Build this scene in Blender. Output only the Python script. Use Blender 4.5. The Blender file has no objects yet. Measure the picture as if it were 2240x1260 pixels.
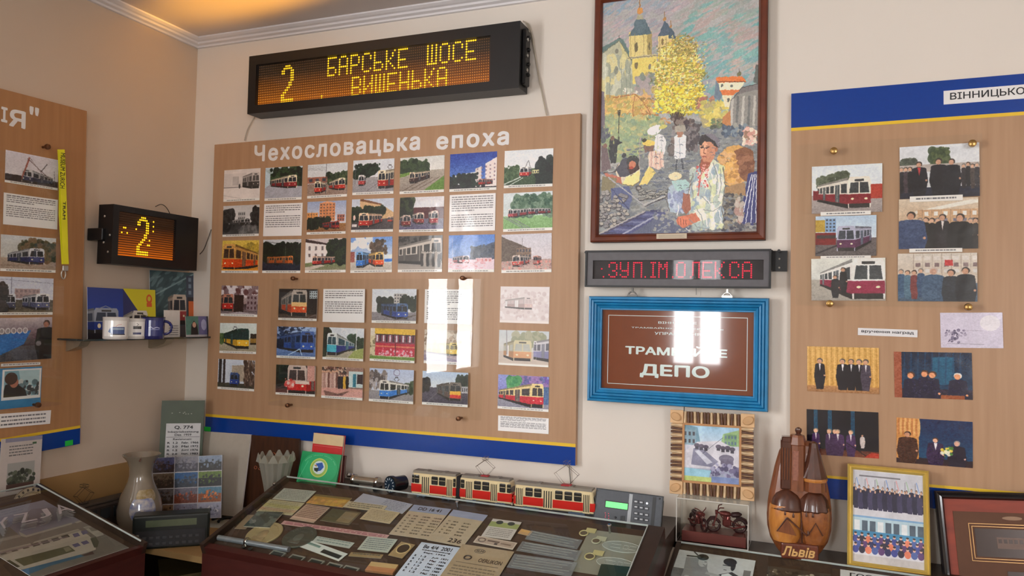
import bpy, bmesh, math, random
import numpy as np
from mathutils import Vector, Matrix
from mathutils.geometry import delaunay_2d_cdt
random.seed(7)
scene = bpy.context.scene
COL = scene.collection
PI = math.pi
# ------------------------------------------------------------------ camera, world, light, exposure
CAM = Vector((2.13519, -2.15, 1.55)); FPX = 1667.82
FWD = Vector((-0.37151668, 0.92771928, 0.03622551)); RGT = Vector((0.92839446, 0.37089803, 0.02276779)); UPV = Vector((-0.00768615, -0.04209017, 0.99908425))
cam_d = bpy.data.cameras.new('camera'); cam = bpy.data.objects.new('camera', cam_d); COL.objects.link(cam)
cam.matrix_world = Matrix(((RGT.x, UPV.x, -FWD.x, CAM.x), (RGT.y, UPV.y, -FWD.y, CAM.y), (RGT.z, UPV.z, -FWD.z, CAM.z), (0, 0, 0, 1)))
cam_d.sensor_width = 36; cam_d.lens = FPX / 2240 * 36; cam_d.clip_start = .02
scene.camera = cam
world = bpy.data.worlds.new('overcast_sky'); scene.world = world; world.use_nodes = True
wn = world.node_tree.nodes; wl = world.node_tree.links
bg = wn['Background']; tc = wn.new('ShaderNodeTexCoord'); sx = wn.new('ShaderNodeSeparateXYZ'); rp = wn.new('ShaderNodeValToRGB')
wl.new(tc.outputs['Generated'], sx.inputs[0]); wl.new(sx.outputs['Z'], rp.inputs[0]); wl.new(rp.outputs[0], bg.inputs[0])
rp.color_ramp.elements[0].color = (.30, .31, .30, 1); rp.color_ramp.elements[0].position = .0
rp.color_ramp.elements[1].color = (.80, .90, 1.0, 1); rp.color_ramp.elements[1].position = .35
bg.inputs[1].default_value = 3.0
def area(name, loc, rot, sx_, sy_, watts, col):
    d = bpy.data.lights.new(name, 'AREA'); d.shape = 'RECTANGLE'; d.size = sx_; d.size_y = sy_; d.energy = watts; d.color = col
    o = bpy.data.objects.new(name, d); COL.objects.link(o); o.location = loc; o.rotation_euler = rot; return o
# daylight coming in through the two window openings (left wall beside the photographer, front wall behind)
area('daylight_left_window', (-.1, -2.35, 1.72), (0, -PI/2, 0), 1.15, .85, 76, (.985, .985, 1.0))
area('daylight_front_window', (1.22, -4.36, 1.72), (PI/2, 0, 0), .46, 1.1, 30, (.985, .985, 1.0))
area('daylight_right_window', (4.1, -4.36, 1.72), (PI/2, 0, 0), 1.0, 1.1, 50, (.985, .985, 1.0))
sp = bpy.data.lights.new('amber_glow_on_ceiling', 'SPOT'); so = bpy.data.objects.new('amber_glow_on_ceiling', sp); COL.objects.link(so)  # added spot lamp, itself unseen, to throw the amber glow on the ceiling
sp.energy = 2700; sp.color = (1.0, .44, .03); sp.spot_size = math.radians(6.4); sp.spot_blend = .9; sp.shadow_soft_size = .05
so.location = (3.9, -1.1, 1.35); so.rotation_euler = (Vector((.60, -.335, 2.536)) - so.location).to_track_quat('-Z', 'Y').to_euler()
scene.view_settings.view_transform = 'Standard'; scene.view_settings.look = 'None'
scene.view_settings.exposure = 0.0; scene.view_settings.gamma = 1; scene.view_settings.use_curve_mapping = False
scene.cycles.use_denoising = True; scene.cycles.max_bounces = 8; scene.cycles.transparent_max_bounces = 16
scene.cycles.sample_clamp_indirect = 4
# ------------------------------------------------------------------ planes of the real place, read off by sight lines
def sight(px, py): return FWD + RGT * ((px - 1120) / FPX) + UPV * ((630 - py) / FPX)
class PL:
    def __init__(s, o, u, v):
        s.o = Vector(o); s.u = Vector(u).normalized(); s.w = s.u.cross(Vector(v)).normalized(); s.v = s.w.cross(s.u)
        s.M = Matrix(((s.u.x, s.v.x, s.w.x, s.o.x), (s.u.y, s.v.y, s.w.y, s.o.y), (s.u.z, s.v.z, s.w.z, s.o.z), (0, 0, 0, 1)))
    def pt(s, p, off=0.0):
        d = sight(*p); t = ((s.o + s.w * off - CAM).dot(s.w)) / d.dot(s.w); q = CAM + d * t - s.o
        return q.dot(s.u), q.dot(s.v)
    def wpt(s, p, off=0.0):
        a, b = s.pt(p, off); return s.o + s.u * a + s.v * b + s.w * off
    def box(s, tl, br, off=0.0):
        a = s.pt(tl, off); b = s.pt(br, off)
        return s.M @ Matrix.Translation(((a[0] + b[0]) / 2, (a[1] + b[1]) / 2, off)), abs(b[0] - a[0]), abs(a[1] - b[1])
    def fit(s, c4, off=0.0):
        P = [Vector(s.pt(p, off)) for p in c4]; c = sum(P, Vector((0, 0))) / 4
        e = (P[1] - P[0]) + (P[2] - P[3]); r = math.atan2(e.y, e.x)
        W = ((P[1] - P[0]).length + (P[2] - P[3]).length) / 2; H = ((P[0] - P[3]).length + (P[1] - P[2]).length) / 2
        return s.M @ Matrix.Translation((c.x, c.y, off)) @ Matrix.Rotation(r, 4, 'Z'), W, H
def hit(axis, val, px, py):
    d = sight(px, py); t = (val - CAM[axis]) / d[axis]; return CAM + d * t
BACK = PL((0, 0, 0), (1, 0, 0), (0, 0, 1)); LEFT = PL((0, 0, 0), (0, 1, 0), (0, 0, 1))
# ------------------------------------------------------------------ materials
def L(c): return tuple((v / 12.92 if v <= .04045 else ((v + .055) / 1.055) ** 2.4) for v in [x / 255 for x in c])
MC = {}
def mt(name, rgb, rough=.6, metal=0., var=.06, scale=30., bump=0., emis=0., coat=0., stretch=None, rgb2=None, bscale=None, spec=None):
    if name in MC: return MC[name]
    m = bpy.data.materials.new(name); m.use_nodes = True; n = m.node_tree.nodes; l = m.node_tree.links; b = n['Principled BSDF']
    c = L(rgb); tcn = n.new('ShaderNodeTexCoord'); mp = n.new('ShaderNodeMapping'); l.new(tcn.outputs['Object'], mp.inputs[0])
    if stretch: mp.inputs['Scale'].default_value = stretch
    nz = n.new('ShaderNodeTexNoise'); nz.inputs['Scale'].default_value = scale; nz.inputs['Detail'].default_value = 4; l.new(mp.outputs[0], nz.inputs[0])
    r = n.new('ShaderNodeValToRGB'); l.new(nz.outputs[0], r.inputs[0])
    c2 = L(rgb2) if rgb2 else tuple(min(1, v * (1 + var)) for v in c); c1 = c if rgb2 else tuple(v * (1 - var) for v in c)
    r.color_ramp.elements[0].color = (*c1, 1); r.color_ramp.elements[0].position = .32; r.color_ramp.elements[1].color = (*c2, 1); r.color_ramp.elements[1].position = .68
    l.new(r.outputs[0], b.inputs['Base Color']); b.inputs['Roughness'].default_value = rough; b.inputs['Metallic'].default_value = metal
    if spec is not None: b.inputs['Specular IOR Level'].default_value = spec
    if coat: b.inputs['Coat Weight'].default_value = coat; b.inputs['Coat Roughness'].default_value = .08
    if bump:
        bp = n.new('ShaderNodeBump'); bp.inputs['Strength'].default_value = bump; bp.inputs['Distance'].default_value = .002
        src = nz.outputs[0]
        if bscale:
            n2 = n.new('ShaderNodeTexNoise'); n2.inputs['Scale'].default_value = bscale; l.new(tcn.outputs['Object'], n2.inputs[0]); src = n2.outputs[0]
        l.new(src, bp.inputs['Height']); l.new(bp.outputs[0], b.inputs['Normal'])
    if emis: b.inputs['Emission Color'].default_value = (*c, 1); b.inputs['Emission Strength'].default_value = emis
    MC[name] = m; return m
def glass_mt(name, tint=(1, 1, 1), rough=.0, body=0., body_rgb=(200, 200, 200), ior=1.45, bump=0.):
    if name in MC: return MC[name]
    m = bpy.data.materials.new(name); m.use_nodes = True; n = m.node_tree.nodes; l = m.node_tree.links; n.clear()
    out = n.new('ShaderNodeOutputMaterial'); tr = n.new('ShaderNodeBsdfTransparent'); gl = n.new('ShaderNodeBsdfGlossy'); fr = n.new('ShaderNodeFresnel'); mx = n.new('ShaderNodeMixShader')
    tr.inputs[0].default_value = (*tint, 1); gl.inputs['Roughness'].default_value = rough; fr.inputs[0].default_value = ior
    gm = n.new('ShaderNodeNewGeometry'); iv_ = n.new('ShaderNodeMath'); iv_.operation = 'SUBTRACT'; iv_.inputs[0].default_value = 1; l.new(gm.outputs['Backfacing'], iv_.inputs[1]); ml = n.new('ShaderNodeMath'); ml.operation = 'MULTIPLY'; l.new(fr.outputs[0], ml.inputs[0]); l.new(iv_.outputs[0], ml.inputs[1]); l.new(ml.outputs[0], mx.inputs[0]); l.new(tr.outputs[0], mx.inputs[1]); l.new(gl.outputs[0], mx.inputs[2])
    if bump:
        tcn = n.new('ShaderNodeTexCoord'); nz = n.new('ShaderNodeTexNoise'); nz.inputs['Scale'].default_value = 9; l.new(tcn.outputs['Object'], nz.inputs[0])
        bp = n.new('ShaderNodeBump'); bp.inputs['Strength'].default_value = bump; bp.inputs['Distance'].default_value = .01; l.new(nz.outputs[0], bp.inputs['Height']); l.new(bp.outputs[0], gl.inputs['Normal'])
    last = mx
    if body:
        df = n.new('ShaderNodeBsdfDiffuse'); df.inputs[0].default_value = (*L(body_rgb), 1); m2 = n.new('ShaderNodeMixShader'); m2.inputs[0].default_value = body
        l.new(mx.outputs[0], m2.inputs[1]); l.new(df.outputs[0], m2.inputs[2]); last = m2
    l.new(last.outputs[0], out.inputs[0]); MC[name] = m; return m
# ------------------------------------------------------------------ mesh and object helpers
def bx(bm, a, b, bev=0., seg=1):
    r = bmesh.ops.create_cube(bm, size=1); vs = r['verts']
    for v in vs: v.co = Vector([a[i] + (v.co[i] + .5) * (b[i] - a[i]) for i in range(3)])
    if bev: bmesh.ops.bevel(bm, geom=list({e for v in vs for e in v.link_edges}), offset=bev, segments=seg, affect='EDGES', profile=.5)
def prism(bm, pts, z0, z1, tr=None, taper=1., cen=None):
    cen = cen or (0, 0)
    lo = [bm.verts.new((p[0], p[1], z0)) for p in pts]; hi = [bm.verts.new((cen[0] + (p[0] - cen[0]) * taper, cen[1] + (p[1] - cen[1]) * taper, z1)) for p in pts]; n = len(pts)
    bm.faces.new(lo[::-1]); bm.faces.new(hi)
    for i in range(n): bm.faces.new((lo[i], lo[(i + 1) % n], hi[(i + 1) % n], hi[i]))
    if tr:
        for v in lo + hi: v.co = tr @ v.co
def tube(bm, path, r, n=6, closed=False):
    P = [Vector(p) for p in path]; rings = []
    up = Vector((0, 0, 1))
    for i, p in enumerate(P):
        a = P[i - 1] if (i or closed) else P[i]; b = P[(i + 1) % len(P)] if (i < len(P) - 1 or closed) else P[i]
        d = (b - a).normalized(); s = d.cross(up)
        if s.length < .1: s = d.cross(Vector((1, 0, 0)))
        s.normalize(); t = s.cross(d); rr = r[i] if isinstance(r, (list, tuple)) else r
        rings.append([bm.verts.new(p + (s * math.cos(2 * PI * k / n) + t * math.sin(2 * PI * k / n)) * rr) for k in range(n)])
    m = len(rings)
    for i in range(m if closed else m - 1):
        for k in range(n): bm.faces.new((rings[i][k], rings[i][(k + 1) % n], rings[(i + 1) % m][(k + 1) % n], rings[(i + 1) % m][k]))
    if not closed: bm.faces.new(rings[0][::-1]); bm.faces.new(rings[-1])
def lathe(bm, prof, n=24, tr=None, sy=1., flute=0., nf=12, half=False):
    rings = []
    for r, z in prof:
        ring = []
        for k in range(n):
            a = 2 * PI * k / n; q = r * (1 + flute * (math.cos(nf * a)))
            v = bm.verts.new((q * math.cos(a), q * math.sin(a) * sy, z)); ring.append(v)
        rings.append(ring)
    for i in range(len(rings) - 1):
        for k in range(n): bm.faces.new((rings[i][k], rings[i][(k + 1) % n], rings[i + 1][(k + 1) % n], rings[i + 1][k]))
    bm.faces.new(rings[0][::-1]); bm.faces.new(rings[-1])
    if tr:
        for g in rings:
            for v in g: v.co = tr @ v.co
def bmn(): return bmesh.new()
def place(o, M, parent):
    if parent is not None: o.parent = parent
    if M is not None: o.matrix_local = M
    COL.objects.link(o); return o
def mesh_of(name, bm, mats, smooth=False):
    bmesh.ops.recalc_face_normals(bm, faces=bm.faces)
    me = bpy.data.meshes.new(name); bm.to_mesh(me); bm.free()
    for m in (mats if isinstance(mats, (list, tuple)) else [mats]): me.materials.append(m)
    if smooth:
        for p in me.polygons: p.use_smooth = True
        try: me.set_sharp_from_angle(angle=math.radians(38))
        except Exception: pass
    return me
def obj(name, bm, mats, parent=None, M=None, smooth=False, label=None, kind=None):
    o = bpy.data.objects.new(name, mesh_of(name, bm, mats, smooth)); place(o, M, parent)
    if label: o['label'] = label
    if kind: o['kind'] = kind
    return o
def again(o, M, parent=None):
    c = o.copy(); COL.objects.link(c); c.parent = parent if parent is not None else o.parent; c.matrix_local = M; return c
def tag(o, label, cat, group=None):
    o['label'] = label; o['category'] = cat
    if group: o['group'] = group
    return o
def thing(name, label, cat, M, group=None):
    o = bpy.data.objects.new(name, None); o.empty_display_size = .02; COL.objects.link(o); o.matrix_world = M; return tag(o, label, cat, group)
def struct(name, bm, m, M=None, parent=None):
    o = obj(name, bm, m, parent, M); 
    if parent is None: o['kind'] = 'structure'
    return o
def T(x, y, z=0.): return Matrix.Translation((x, y, z))
def RX(a): return Matrix.Rotation(a, 4, 'X')
def RY(a): return Matrix.Rotation(a, 4, 'Y')
def RZ(a): return Matrix.Rotation(a, 4, 'Z')
_dg = None
GL = {}; RANGES = []
def _raw(body, off, ext, shear, res, fill='BOTH'):
    cu = bpy.data.curves.new('lettering', 'FONT'); cu.body = body; cu.size = 1; cu.offset = off; cu.extrude = ext; cu.shear = shear; cu.resolution_u = res; cu.fill_mode = fill
    o = bpy.data.objects.new('lettering', cu); me = bpy.data.meshes.new_from_object(o); bpy.data.objects.remove(o); bpy.data.curves.remove(cu)
    co = np.zeros(len(me.vertices) * 3, np.float32); me.vertices.foreach_get('co', co); return me, co.reshape(-1, 3)
def glyph_me(ch, off, ext, shear):
    """one letter: its outline curves, triangulated here (even-odd), heavier letters laid down five times a hair apart"""
    key = (ch, off, ext, shear)
    if key in GL: return GL[key]
    if ('HH',) not in GL: GL[('HH',)] = float(np.ptp(_raw('HH', 0, 0, 0, 2)[1][:, 0]))
    adv = float(np.ptp(_raw('H' + ch + 'H', 0, 0, 0, 2)[1][:, 0])) - GL[('HH',)]; best = None
    if ch != ' ':
        me, co = _raw(ch, 0, 0, shear, 3, 'NONE'); ed = [tuple(e.vertices) for e in me.edges]; bpy.data.meshes.remove(me)
        V2, _, F2, _, _, _ = delaunay_2d_cdt([Vector((float(a), float(b))) for a, b, _ in co], ed, [], 0, 1e-6); keep = []
        for f in F2:
            cx = sum(V2[i].x for i in f) / len(f); cy = sum(V2[i].y for i in f) / len(f) + 1e-7; n = 0
            for a, b in ed:
                (xa, ya), (xb, yb) = co[a][:2], co[b][:2]
                if (ya > cy) != (yb > cy) and cx < (xb - xa) * (cy - ya) / (yb - ya) + xa: n += 1
            if n % 2: keep.append(tuple(f))
        P = np.array([(v.x, v.y, 0.) for v in V2]); cs = []; fs = []
        for k, (dx, dy) in enumerate(((0, 0), (1, .5), (-1, -.5), (.6, -1), (-.6, 1)) if off > .008 else ((0, 0),)):
            n0 = len(cs) * len(P); cs.append(P + np.array([dx * off, dy * off, k * .004])); fs += [tuple(i + n0 for i in f) for f in keep]
        best = (1, np.concatenate(cs), fs)
    GL[key] = (adv, best); return GL[key]
def text_me(body, off=.0, ext=.0, shear=0., sp=1.):
    vs = []; fs = []; x = 0.; RANGES.clear()
    for ch in body:
        adv, b = glyph_me(ch, off, ext, shear)
        if b is not None: n0 = len(vs); vs += [(v[0] + x, v[1], v[2]) for v in b[1]]; fs += [tuple(i + n0 for i in f) for f in b[2]]; RANGES.append((n0, len(vs)))
        x += adv * sp
    me = bpy.data.meshes.new('lettering'); me.from_pydata(vs, [], fs); return me, np.array(vs, np.float32)
def text(body, x0, y0, x1, y1, z, m, parent, off=.01, name='lettering', thick=.0004, shear=0., label=None, sp=1.):
    """lettering filling the box x0..x1, y0..y1 of the parent's face"""
    me, co = text_me(body, off, .02, shear, sp)
    lo = co.min(0); hi = co.max(0); s = (hi - lo); s[s == 0] = 1
    co = (co - lo) / s * np.array([x1 - x0, y1 - y0, thick]) + np.array([x0, y0, z + .00015])
    me.vertices.foreach_set('co', co.astype(np.float32).ravel()); me.update(); me.materials.clear(); me.materials.append(m)
    o = bpy.data.objects.new(name, me); place(o, None, parent)
    if label: o['label'] = label
    return o
def split_islands(o, name):
    me = o.data; fc = [tuple(p.vertices) for p in me.polygons]
    for a, b in list(RANGES):
        m2 = bpy.data.meshes.new(name); m2.from_pydata([me.vertices[v].co[:] for v in range(a, b)], [], [tuple(v - a for v in q) for q in fc if a <= q[0] < b]); m2.materials.append(me.materials[0])
        place(bpy.data.objects.new(name, m2), None, o.parent)
    bpy.data.objects.remove(o)
# ------------------------------------------------------------------ canvas: printed pictures computed shape by shape
class Cv:
    def __init__(s, w, h, bgc=(255, 255, 255), x0=0., y0=0., x1=1., y1=1., ss=2):
        s.W, s.H, s.ss = w * ss, h * ss, ss; s.a = np.zeros((s.H, s.W, 3), np.float32); s.a[:] = bgc; s.x0, s.y0, s.kx, s.ky = x0, y0, s.W / (x1 - x0), s.H / (y1 - y0)
        s.rg = np.random.default_rng(w * 7 + h + len(bpy.data.images))
    def tx(s, p): return ((p[0] - s.x0) * s.kx, (p[1] - s.y0) * s.ky)
    def _in(s, X0, Y0, X1, Y1):
        X0, Y0 = max(0, int(X0)), max(0, int(Y0)); X1, Y1 = min(s.W, int(X1) + 2), min(s.H, int(Y1) + 2)
        return (X0, Y0, X1, Y1) if X1 > X0 and Y1 > Y0 else None
    def _put(s, b, m, c, al):
        v = s.a[b[1]:b[3], b[0]:b[2]]; v[m] = v[m] * (1 - al) + np.array(c, np.float32) * al
    def poly(s, pts, c, al=1.):
        P = [s.tx(p) for p in pts]; xs = [p[0] for p in P]; ys = [p[1] for p in P]; b = s._in(min(xs), min(ys), max(xs), max(ys))
        if not b: return
        X = np.arange(b[0], b[2])[None, :] + .5; Y = np.arange(b[1], b[3])[:, None] + .5; m = np.zeros((b[3] - b[1], b[2] - b[0]), bool)
        for i in range(len(P)):
            (xa, ya), (xb, yb) = P[i - 1], P[i]
            if ya == yb: continue
            m ^= ((ya > Y) != (yb > Y)) & (X < (xb - xa) * (Y - ya) / (yb - ya) + xa)
        s._put(b, m, c, al)
    def rect(s, x0, y0, x1, y1, c, al=1.):
        (X0, Y0), (X1, Y1) = s.tx((x0, y0)), s.tx((x1, y1)); X0, X1 = sorted((int(round(X0)), int(round(X1)))); Y0, Y1 = sorted((int(round(Y0)), int(round(Y1))))
        v = s.a[max(0, Y0):max(0, Y1), max(0, X0):max(0, X1)]; v[:] = v * (1 - al) + np.array(c, np.float32) * al
    def ell(s, cx, cy, rx, ry, c, al=1., rot=0.):
        X, Y = s.tx((cx, cy)); RXp, RYp = abs(rx * s.kx), abs(ry * s.ky); R = max(RXp, RYp); b = s._in(X - R, Y - R, X + R, Y + R)
        if not b: return
        dx = np.arange(b[0], b[2])[None, :] + .5 - X; dy = np.arange(b[1], b[3])[:, None] + .5 - Y; ca, sa = math.cos(rot), math.sin(rot)
        m = ((dx * ca + dy * sa) / max(RXp, .6)) ** 2 + ((-dx * sa + dy * ca) / max(RYp, .6)) ** 2 <= 1; s._put(b, m, c, al)
    def line(s, pts, w, c, al=1.):
        for p, q in zip(pts, pts[1:]):
            a, b = s.tx(p), s.tx(q); dx, dy = b[0] - a[0], b[1] - a[1]; l = math.hypot(dx, dy) or 1; h = max(w * abs(s.kx), .9) / 2; nx, ny = -dy / l * h, dx / l * h
            iv = lambda X, Y: (X / s.kx + s.x0, Y / s.ky + s.y0)
            s.poly([iv(a[0] + nx, a[1] + ny), iv(b[0] + nx, b[1] + ny), iv(b[0] - nx, b[1] - ny), iv(a[0] - nx, a[1] - ny)], c, al)
    def grad(s, y0, y1, c0, c1):
        Y0, Y1 = int(s.tx((0, y0))[1]), int(s.tx((0, y1))[1]); Y0 = max(0, Y0); Y1 = min(s.H, Y1)
        t = np.linspace(0, 1, max(1, Y1 - Y0))[:, None, None]; s.a[Y0:Y1] = np.array(c0, np.float32) * (1 - t) + np.array(c1, np.float32) * t
    def specks(s, x0, y0, x1, y1, cols, n, r=.03, asp=1., rot=0., al=.9, oval=False):
        g = s.rg
        for i in range(n):
            u, v = g.random(), g.random()
            if oval:
                a = 2 * PI * u; q = math.sqrt(v); u, v = .5 + .5 * q * math.cos(a), .5 + .5 * q * math.sin(a)
            k = r * (.5 + g.random()); s.ell(x0 + (x1 - x0) * u, y0 + (y1 - y0) * v, k, k * asp * abs(s.kx / s.ky), cols[int(g.integers(len(cols)))], al, rot + (g.random() - .5) * .8)
    def smooth_noise(s, n):
        g = s.rg.random((n + 2, n + 2)).astype(np.float32); yy = np.linspace(0, n, s.H); xx = np.linspace(0, n, s.W); yi = yy.astype(int); xi = xx.astype(int); fy = (yy - yi)[:, None]; fx = (xx - xi)[None, :]
        fy = fy * fy * (3 - 2 * fy); fx = fx * fx * (3 - 2 * fx)
        return (g[yi][:, xi] * (1 - fy) * (1 - fx) + g[yi][:, xi + 1] * (1 - fy) * fx + g[yi + 1][:, xi] * fy * (1 - fx) + g[yi + 1][:, xi + 1] * fy * fx) - .5
    def rough(s, px=2.2, amp=26.):
        """the unevenness of a small photographic print: slightly torn outlines, fine light and dark detail"""
        a = s.smooth_noise(40) * px * 2; b = s.smooth_noise(37) * px * 2; yy, xx = np.mgrid[0:s.H, 0:s.W]
        s.a = s.a[np.clip(yy + a.astype(int), 0, s.H - 1), np.clip(xx + b.astype(int), 0, s.W - 1)]
        d = (s.smooth_noise(90) + s.smooth_noise(45)) * (.25 + 1. * (1 - np.abs(s.a.mean(2) - 110) / 150).clip(0, 1)); s.a += d[:, :, None] * amp; s.a[:] = (s.a - 120) * 1.12 + 120
    def tone(s, noise=10., gray=False, tint=None, con=1., add=0., white=0.):
        s.a += (s.smooth_noise(7) + .6 * s.smooth_noise(23) + .4 * s.smooth_noise(61))[:, :, None] * noise
        if gray: s.a[:] = (s.a @ np.array([.3, .59, .11], np.float32))[:, :, None]
        s.a[:] = (s.a - 128) * con + 128 + add
        if tint: s.a *= np.array(tint, np.float32)
        if white: s.a[:] = s.a * (1 - white) + 240 * white
    def image(s, name):
        h, w = s.H // s.ss, s.W // s.ss; a = np.clip(s.a * 1.07 + 2, 0, 255).reshape(h, s.ss, w, s.ss, 3).mean((1, 3)) / 255
        px = np.ones((h, w, 4), np.float32); px[:, :, :3] = a[::-1]; im = bpy.data.images.new(name, w, h); im.pixels.foreach_set(px.ravel()); im.update(); im.pack(); return im
def print_mt(name, im, rough=.35, coat=0., wave=0., emis=0., dim=1.):
    m = bpy.data.materials.new(name); m.use_nodes = True; n = m.node_tree.nodes; l = m.node_tree.links; b = n['Principled BSDF']
    t = n.new('ShaderNodeTexImage'); t.image = im; t.extension = 'EXTEND'; l.new(t.outputs[0], b.inputs['Base Color'])
    b.inputs['Roughness'].default_value = rough; b.inputs['Coat Weight'].default_value = coat; b.inputs['Coat Roughness'].default_value = .05
    if wave:
        tcn = n.new('ShaderNodeTexCoord'); nz = n.new('ShaderNodeTexNoise'); nz.inputs['Scale'].default_value = 22; nz.inputs['Detail'].default_value = 1; l.new(tcn.outputs['Object'], nz.inputs[0])
        bp = n.new('ShaderNodeBump'); bp.inputs['Strength'].default_value = wave; bp.inputs['Distance'].default_value = .01; l.new(nz.outputs[0], bp.inputs['Height']); l.new(bp.outputs[0], b.inputs['Normal']); l.new(bp.outputs[0], b.inputs['Coat Normal'])
    if emis: l.new(t.outputs[0], b.inputs['Emission Color']); b.inputs['Emission Strength'].default_value = emis
    return m
def sheet_me(name, W, H, mf, mb, th=.0005, curl=0., nx=1):
    """a thin sheet centred on the origin, its printed face up (+w)"""
    vs = []; fs = []; uv = []
    for i in range(nx + 1):
        x = -W / 2 + W * i / nx; c = curl * (2 * i / nx - 1) ** 2
        for y in (-H / 2, H / 2): vs.append((x, y, th + c)); vs.append((x, y, c))
    mi = []
    def F(q, m): fs.append(q); mi.append(m)
    for i in range(nx):
        a = 4 * i; b = a + 4
        F((a, b, b + 2, a + 2), 0); F((a + 1, a + 3, b + 3, b + 1), 1); F((a, a + 1, b + 1, b), 1); F((a + 2, b + 2, b + 3, a + 3), 1)
    e = 4 * nx; F((0, 2, 3, 1), 1); F((e, e + 1, e + 3, e + 2), 1)
    me = bpy.data.meshes.new(name); me.from_pydata(vs, [], fs); me.materials.append(mf); me.materials.append(mb)
    ul = me.uv_layers.new(name='UVMap')
    for p in me.polygons:
        p.material_index = mi[p.index]
        for li in p.loop_indices: v = vs[me.loops[li].vertex_index]; ul.data[li].uv = (v[0] / W + .5, v[1] / H + .5)
    return me
def sheet(name, M, W, H, mf, mb=None, th=.0005, parent=None, curl=0., nx=1):
    o = bpy.data.objects.new(name, sheet_me(name, W, H, mf, mb or mt('white_card', (225, 222, 215), .6), th, curl, nx)); place(o, M, parent); return o
# ---- drawing vocabulary of the photographs
def cap(c, gray=(120, 118, 115)):
    c.rect(0, .925, 1, 1, (242, 238, 232)); x = .1
    while x < .86: w = .015 + c.rg.random() * .06; c.rect(x, .952, x + w, .972, gray); x += w + .012
def bgd(c, sky, sky2, gr, gr2, h): c.grad(0, h, sky, sky2); c.grad(h, 1.01, gr, gr2)
def trees(c, x0, x1, y0, y1, cols=((45, 62, 40), (28, 42, 28), (70, 85, 55)), n=60, r=.05):
    c.specks(x0, y0 + (y1 - y0) * .15, x1, y1, cols, n, r, 1.1); c.specks(x0, y0, x1, y0 + (y1 - y0) * .5, cols, n // 2, r * .6, 1.)
def bld(c, x0, y0, x1, y1, col, nx, ny, wc=(70, 72, 80)):
    c.rect(x0, y0, x1, y1, col)
    for i in range(nx):
        for j in range(ny):
            a = x0 + (x1 - x0) * (i + .25) / nx; b = y0 + (y1 - y0) * (j + .25) / ny; c.rect(a, b, a + (x1 - x0) * .5 / nx, b + (y1 - y0) * .5 / ny, wc)
def tram(c, fx0, fy0, fx1, fy1, ex, ey0, ey1, up=(225, 215, 190), lo=(170, 45, 35), n=6, win=(38, 42, 50), fr=None, wb=(.17, .5), dark=.8):
    edge = fx0 if ex < fx0 else fx1; k = max(.2, min(.98, (ey1 - ey0) / (fy1 - fy0)))
    def S(u, v):
        z = 1 + (1 / k - 1) * u; t = (1 - 1 / z) / (1 - k); return (edge + (ex - edge) * t, fy0 + (ey0 - fy0) * t + v * ((fy1 - fy0) * (1 - t) + (ey1 - ey0) * t))
    def q(u0, v0, u1, v1, col): c.poly([S(u0, v0), S(u1, v0), S(u1, v1), S(u0, v1)], col)
    d = lambda col, f: tuple(x * f for x in col)
    q(0, 0, 1, 1, d(up, dark)); q(0, -.03, 1, .06, d(up, .6)); q(0, .54, 1, .88, d(lo, dark)); q(0, .88, 1, 1.02, (40, 38, 38))
    for i in range(n):
        a = (i + .14) / n
        if i % 3 == 1: q(a, wb[0], a + .72 / n, .86, d(win, 1.4)); q(a + .33 / n, wb[0], a + .4 / n, .86, d(up, .8))
        else: q(a, wb[0], a + .74 / n, wb[1], win)
    w = fx1 - fx0; h = fy1 - fy0; m = w * .07
    c.poly([(fx0 + m, fy0 - h * .04), (fx1 - m, fy0 - h * .04), (fx1, fy0 + h * .08), (fx1, fy1), (fx0, fy1), (fx0, fy0 + h * .08)], up)
    c.rect(fx0, fy0 + h * .54, fx1, fy0 + h * .86, lo); c.rect(fx0 + w * .05, fy0 + h * .86, fx1 - w * .05, fy1, (45, 42, 42))
    c.poly([(fx0 + w * .12, fy0 + h * .15), (fx1 - w * .12, fy0 + h * .15), (fx1 - w * .06, fy0 + h * .5), (fx0 + w * .06, fy0 + h * .5)], fr or win)
    c.rect(fx0 + w * .47, fy0 + h * .15, fx0 + w * .53, fy0 + h * .5, up); c.rect(fx0 + w * .3, fy0 + h * .04, fx0 + w * .7, fy0 + h * .11, (60, 60, 60))
    for x in (.2, .8): c.ell(fx0 + w * x, fy0 + h * .7, w * .07, w * .07, (235, 225, 190))
def panto(c, x, y, s, col=(60, 60, 65)):
    c.line([(x - s * .2, y), (x - s, y - s * 1.1), (x, y - s * 2), (x + s, y - s * 1.1), (x + s * .2, y)], .008, col); c.line([(x - s * .6, y - s * 2.05), (x + s * .6, y - s * 2.05)], .01, col)
def person(c, x, y, h, col, skin=(190, 145, 120), hair=(60, 50, 45), shirt=None, w=.5, wide=None):
    W = (wide or h * .2) 
    c.poly([(x - W * .5, y + h * .2), (x + W * .5, y + h * .2), (x + W * .62, y + h * .58), (x + W * .38, y + h), (x - W * .38, y + h), (x - W * .62, y + h * .58)], col)
    c.ell(x, y + h * .22, W * .5, h * .06, col)
    if shirt: c.poly([(x - W * .12, y + h * .17), (x + W * .12, y + h * .17), (x, y + h * .42)], shirt)
    c.ell(x, y + h * .07, h * .06, h * .08, hair); c.ell(x - h * .008, y + h * .095, h * .047, h * .07, skin)
    c.ell(x + W * .5, y + h * .55, h * .02, h * .03, skin)
def crowd(c, n, x0, x1, y, h, cols, skin=(200, 160, 135)):
    for i in range(n): person(c, x0 + (x1 - x0) * (i + .5) / n, y + (c.rg.random() - .5) * h * .12, h, cols[i % len(cols)], skin, (70, 55, 45) if i % 3 else (120, 115, 110), wide=(x1 - x0) / n * 1.05)
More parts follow.
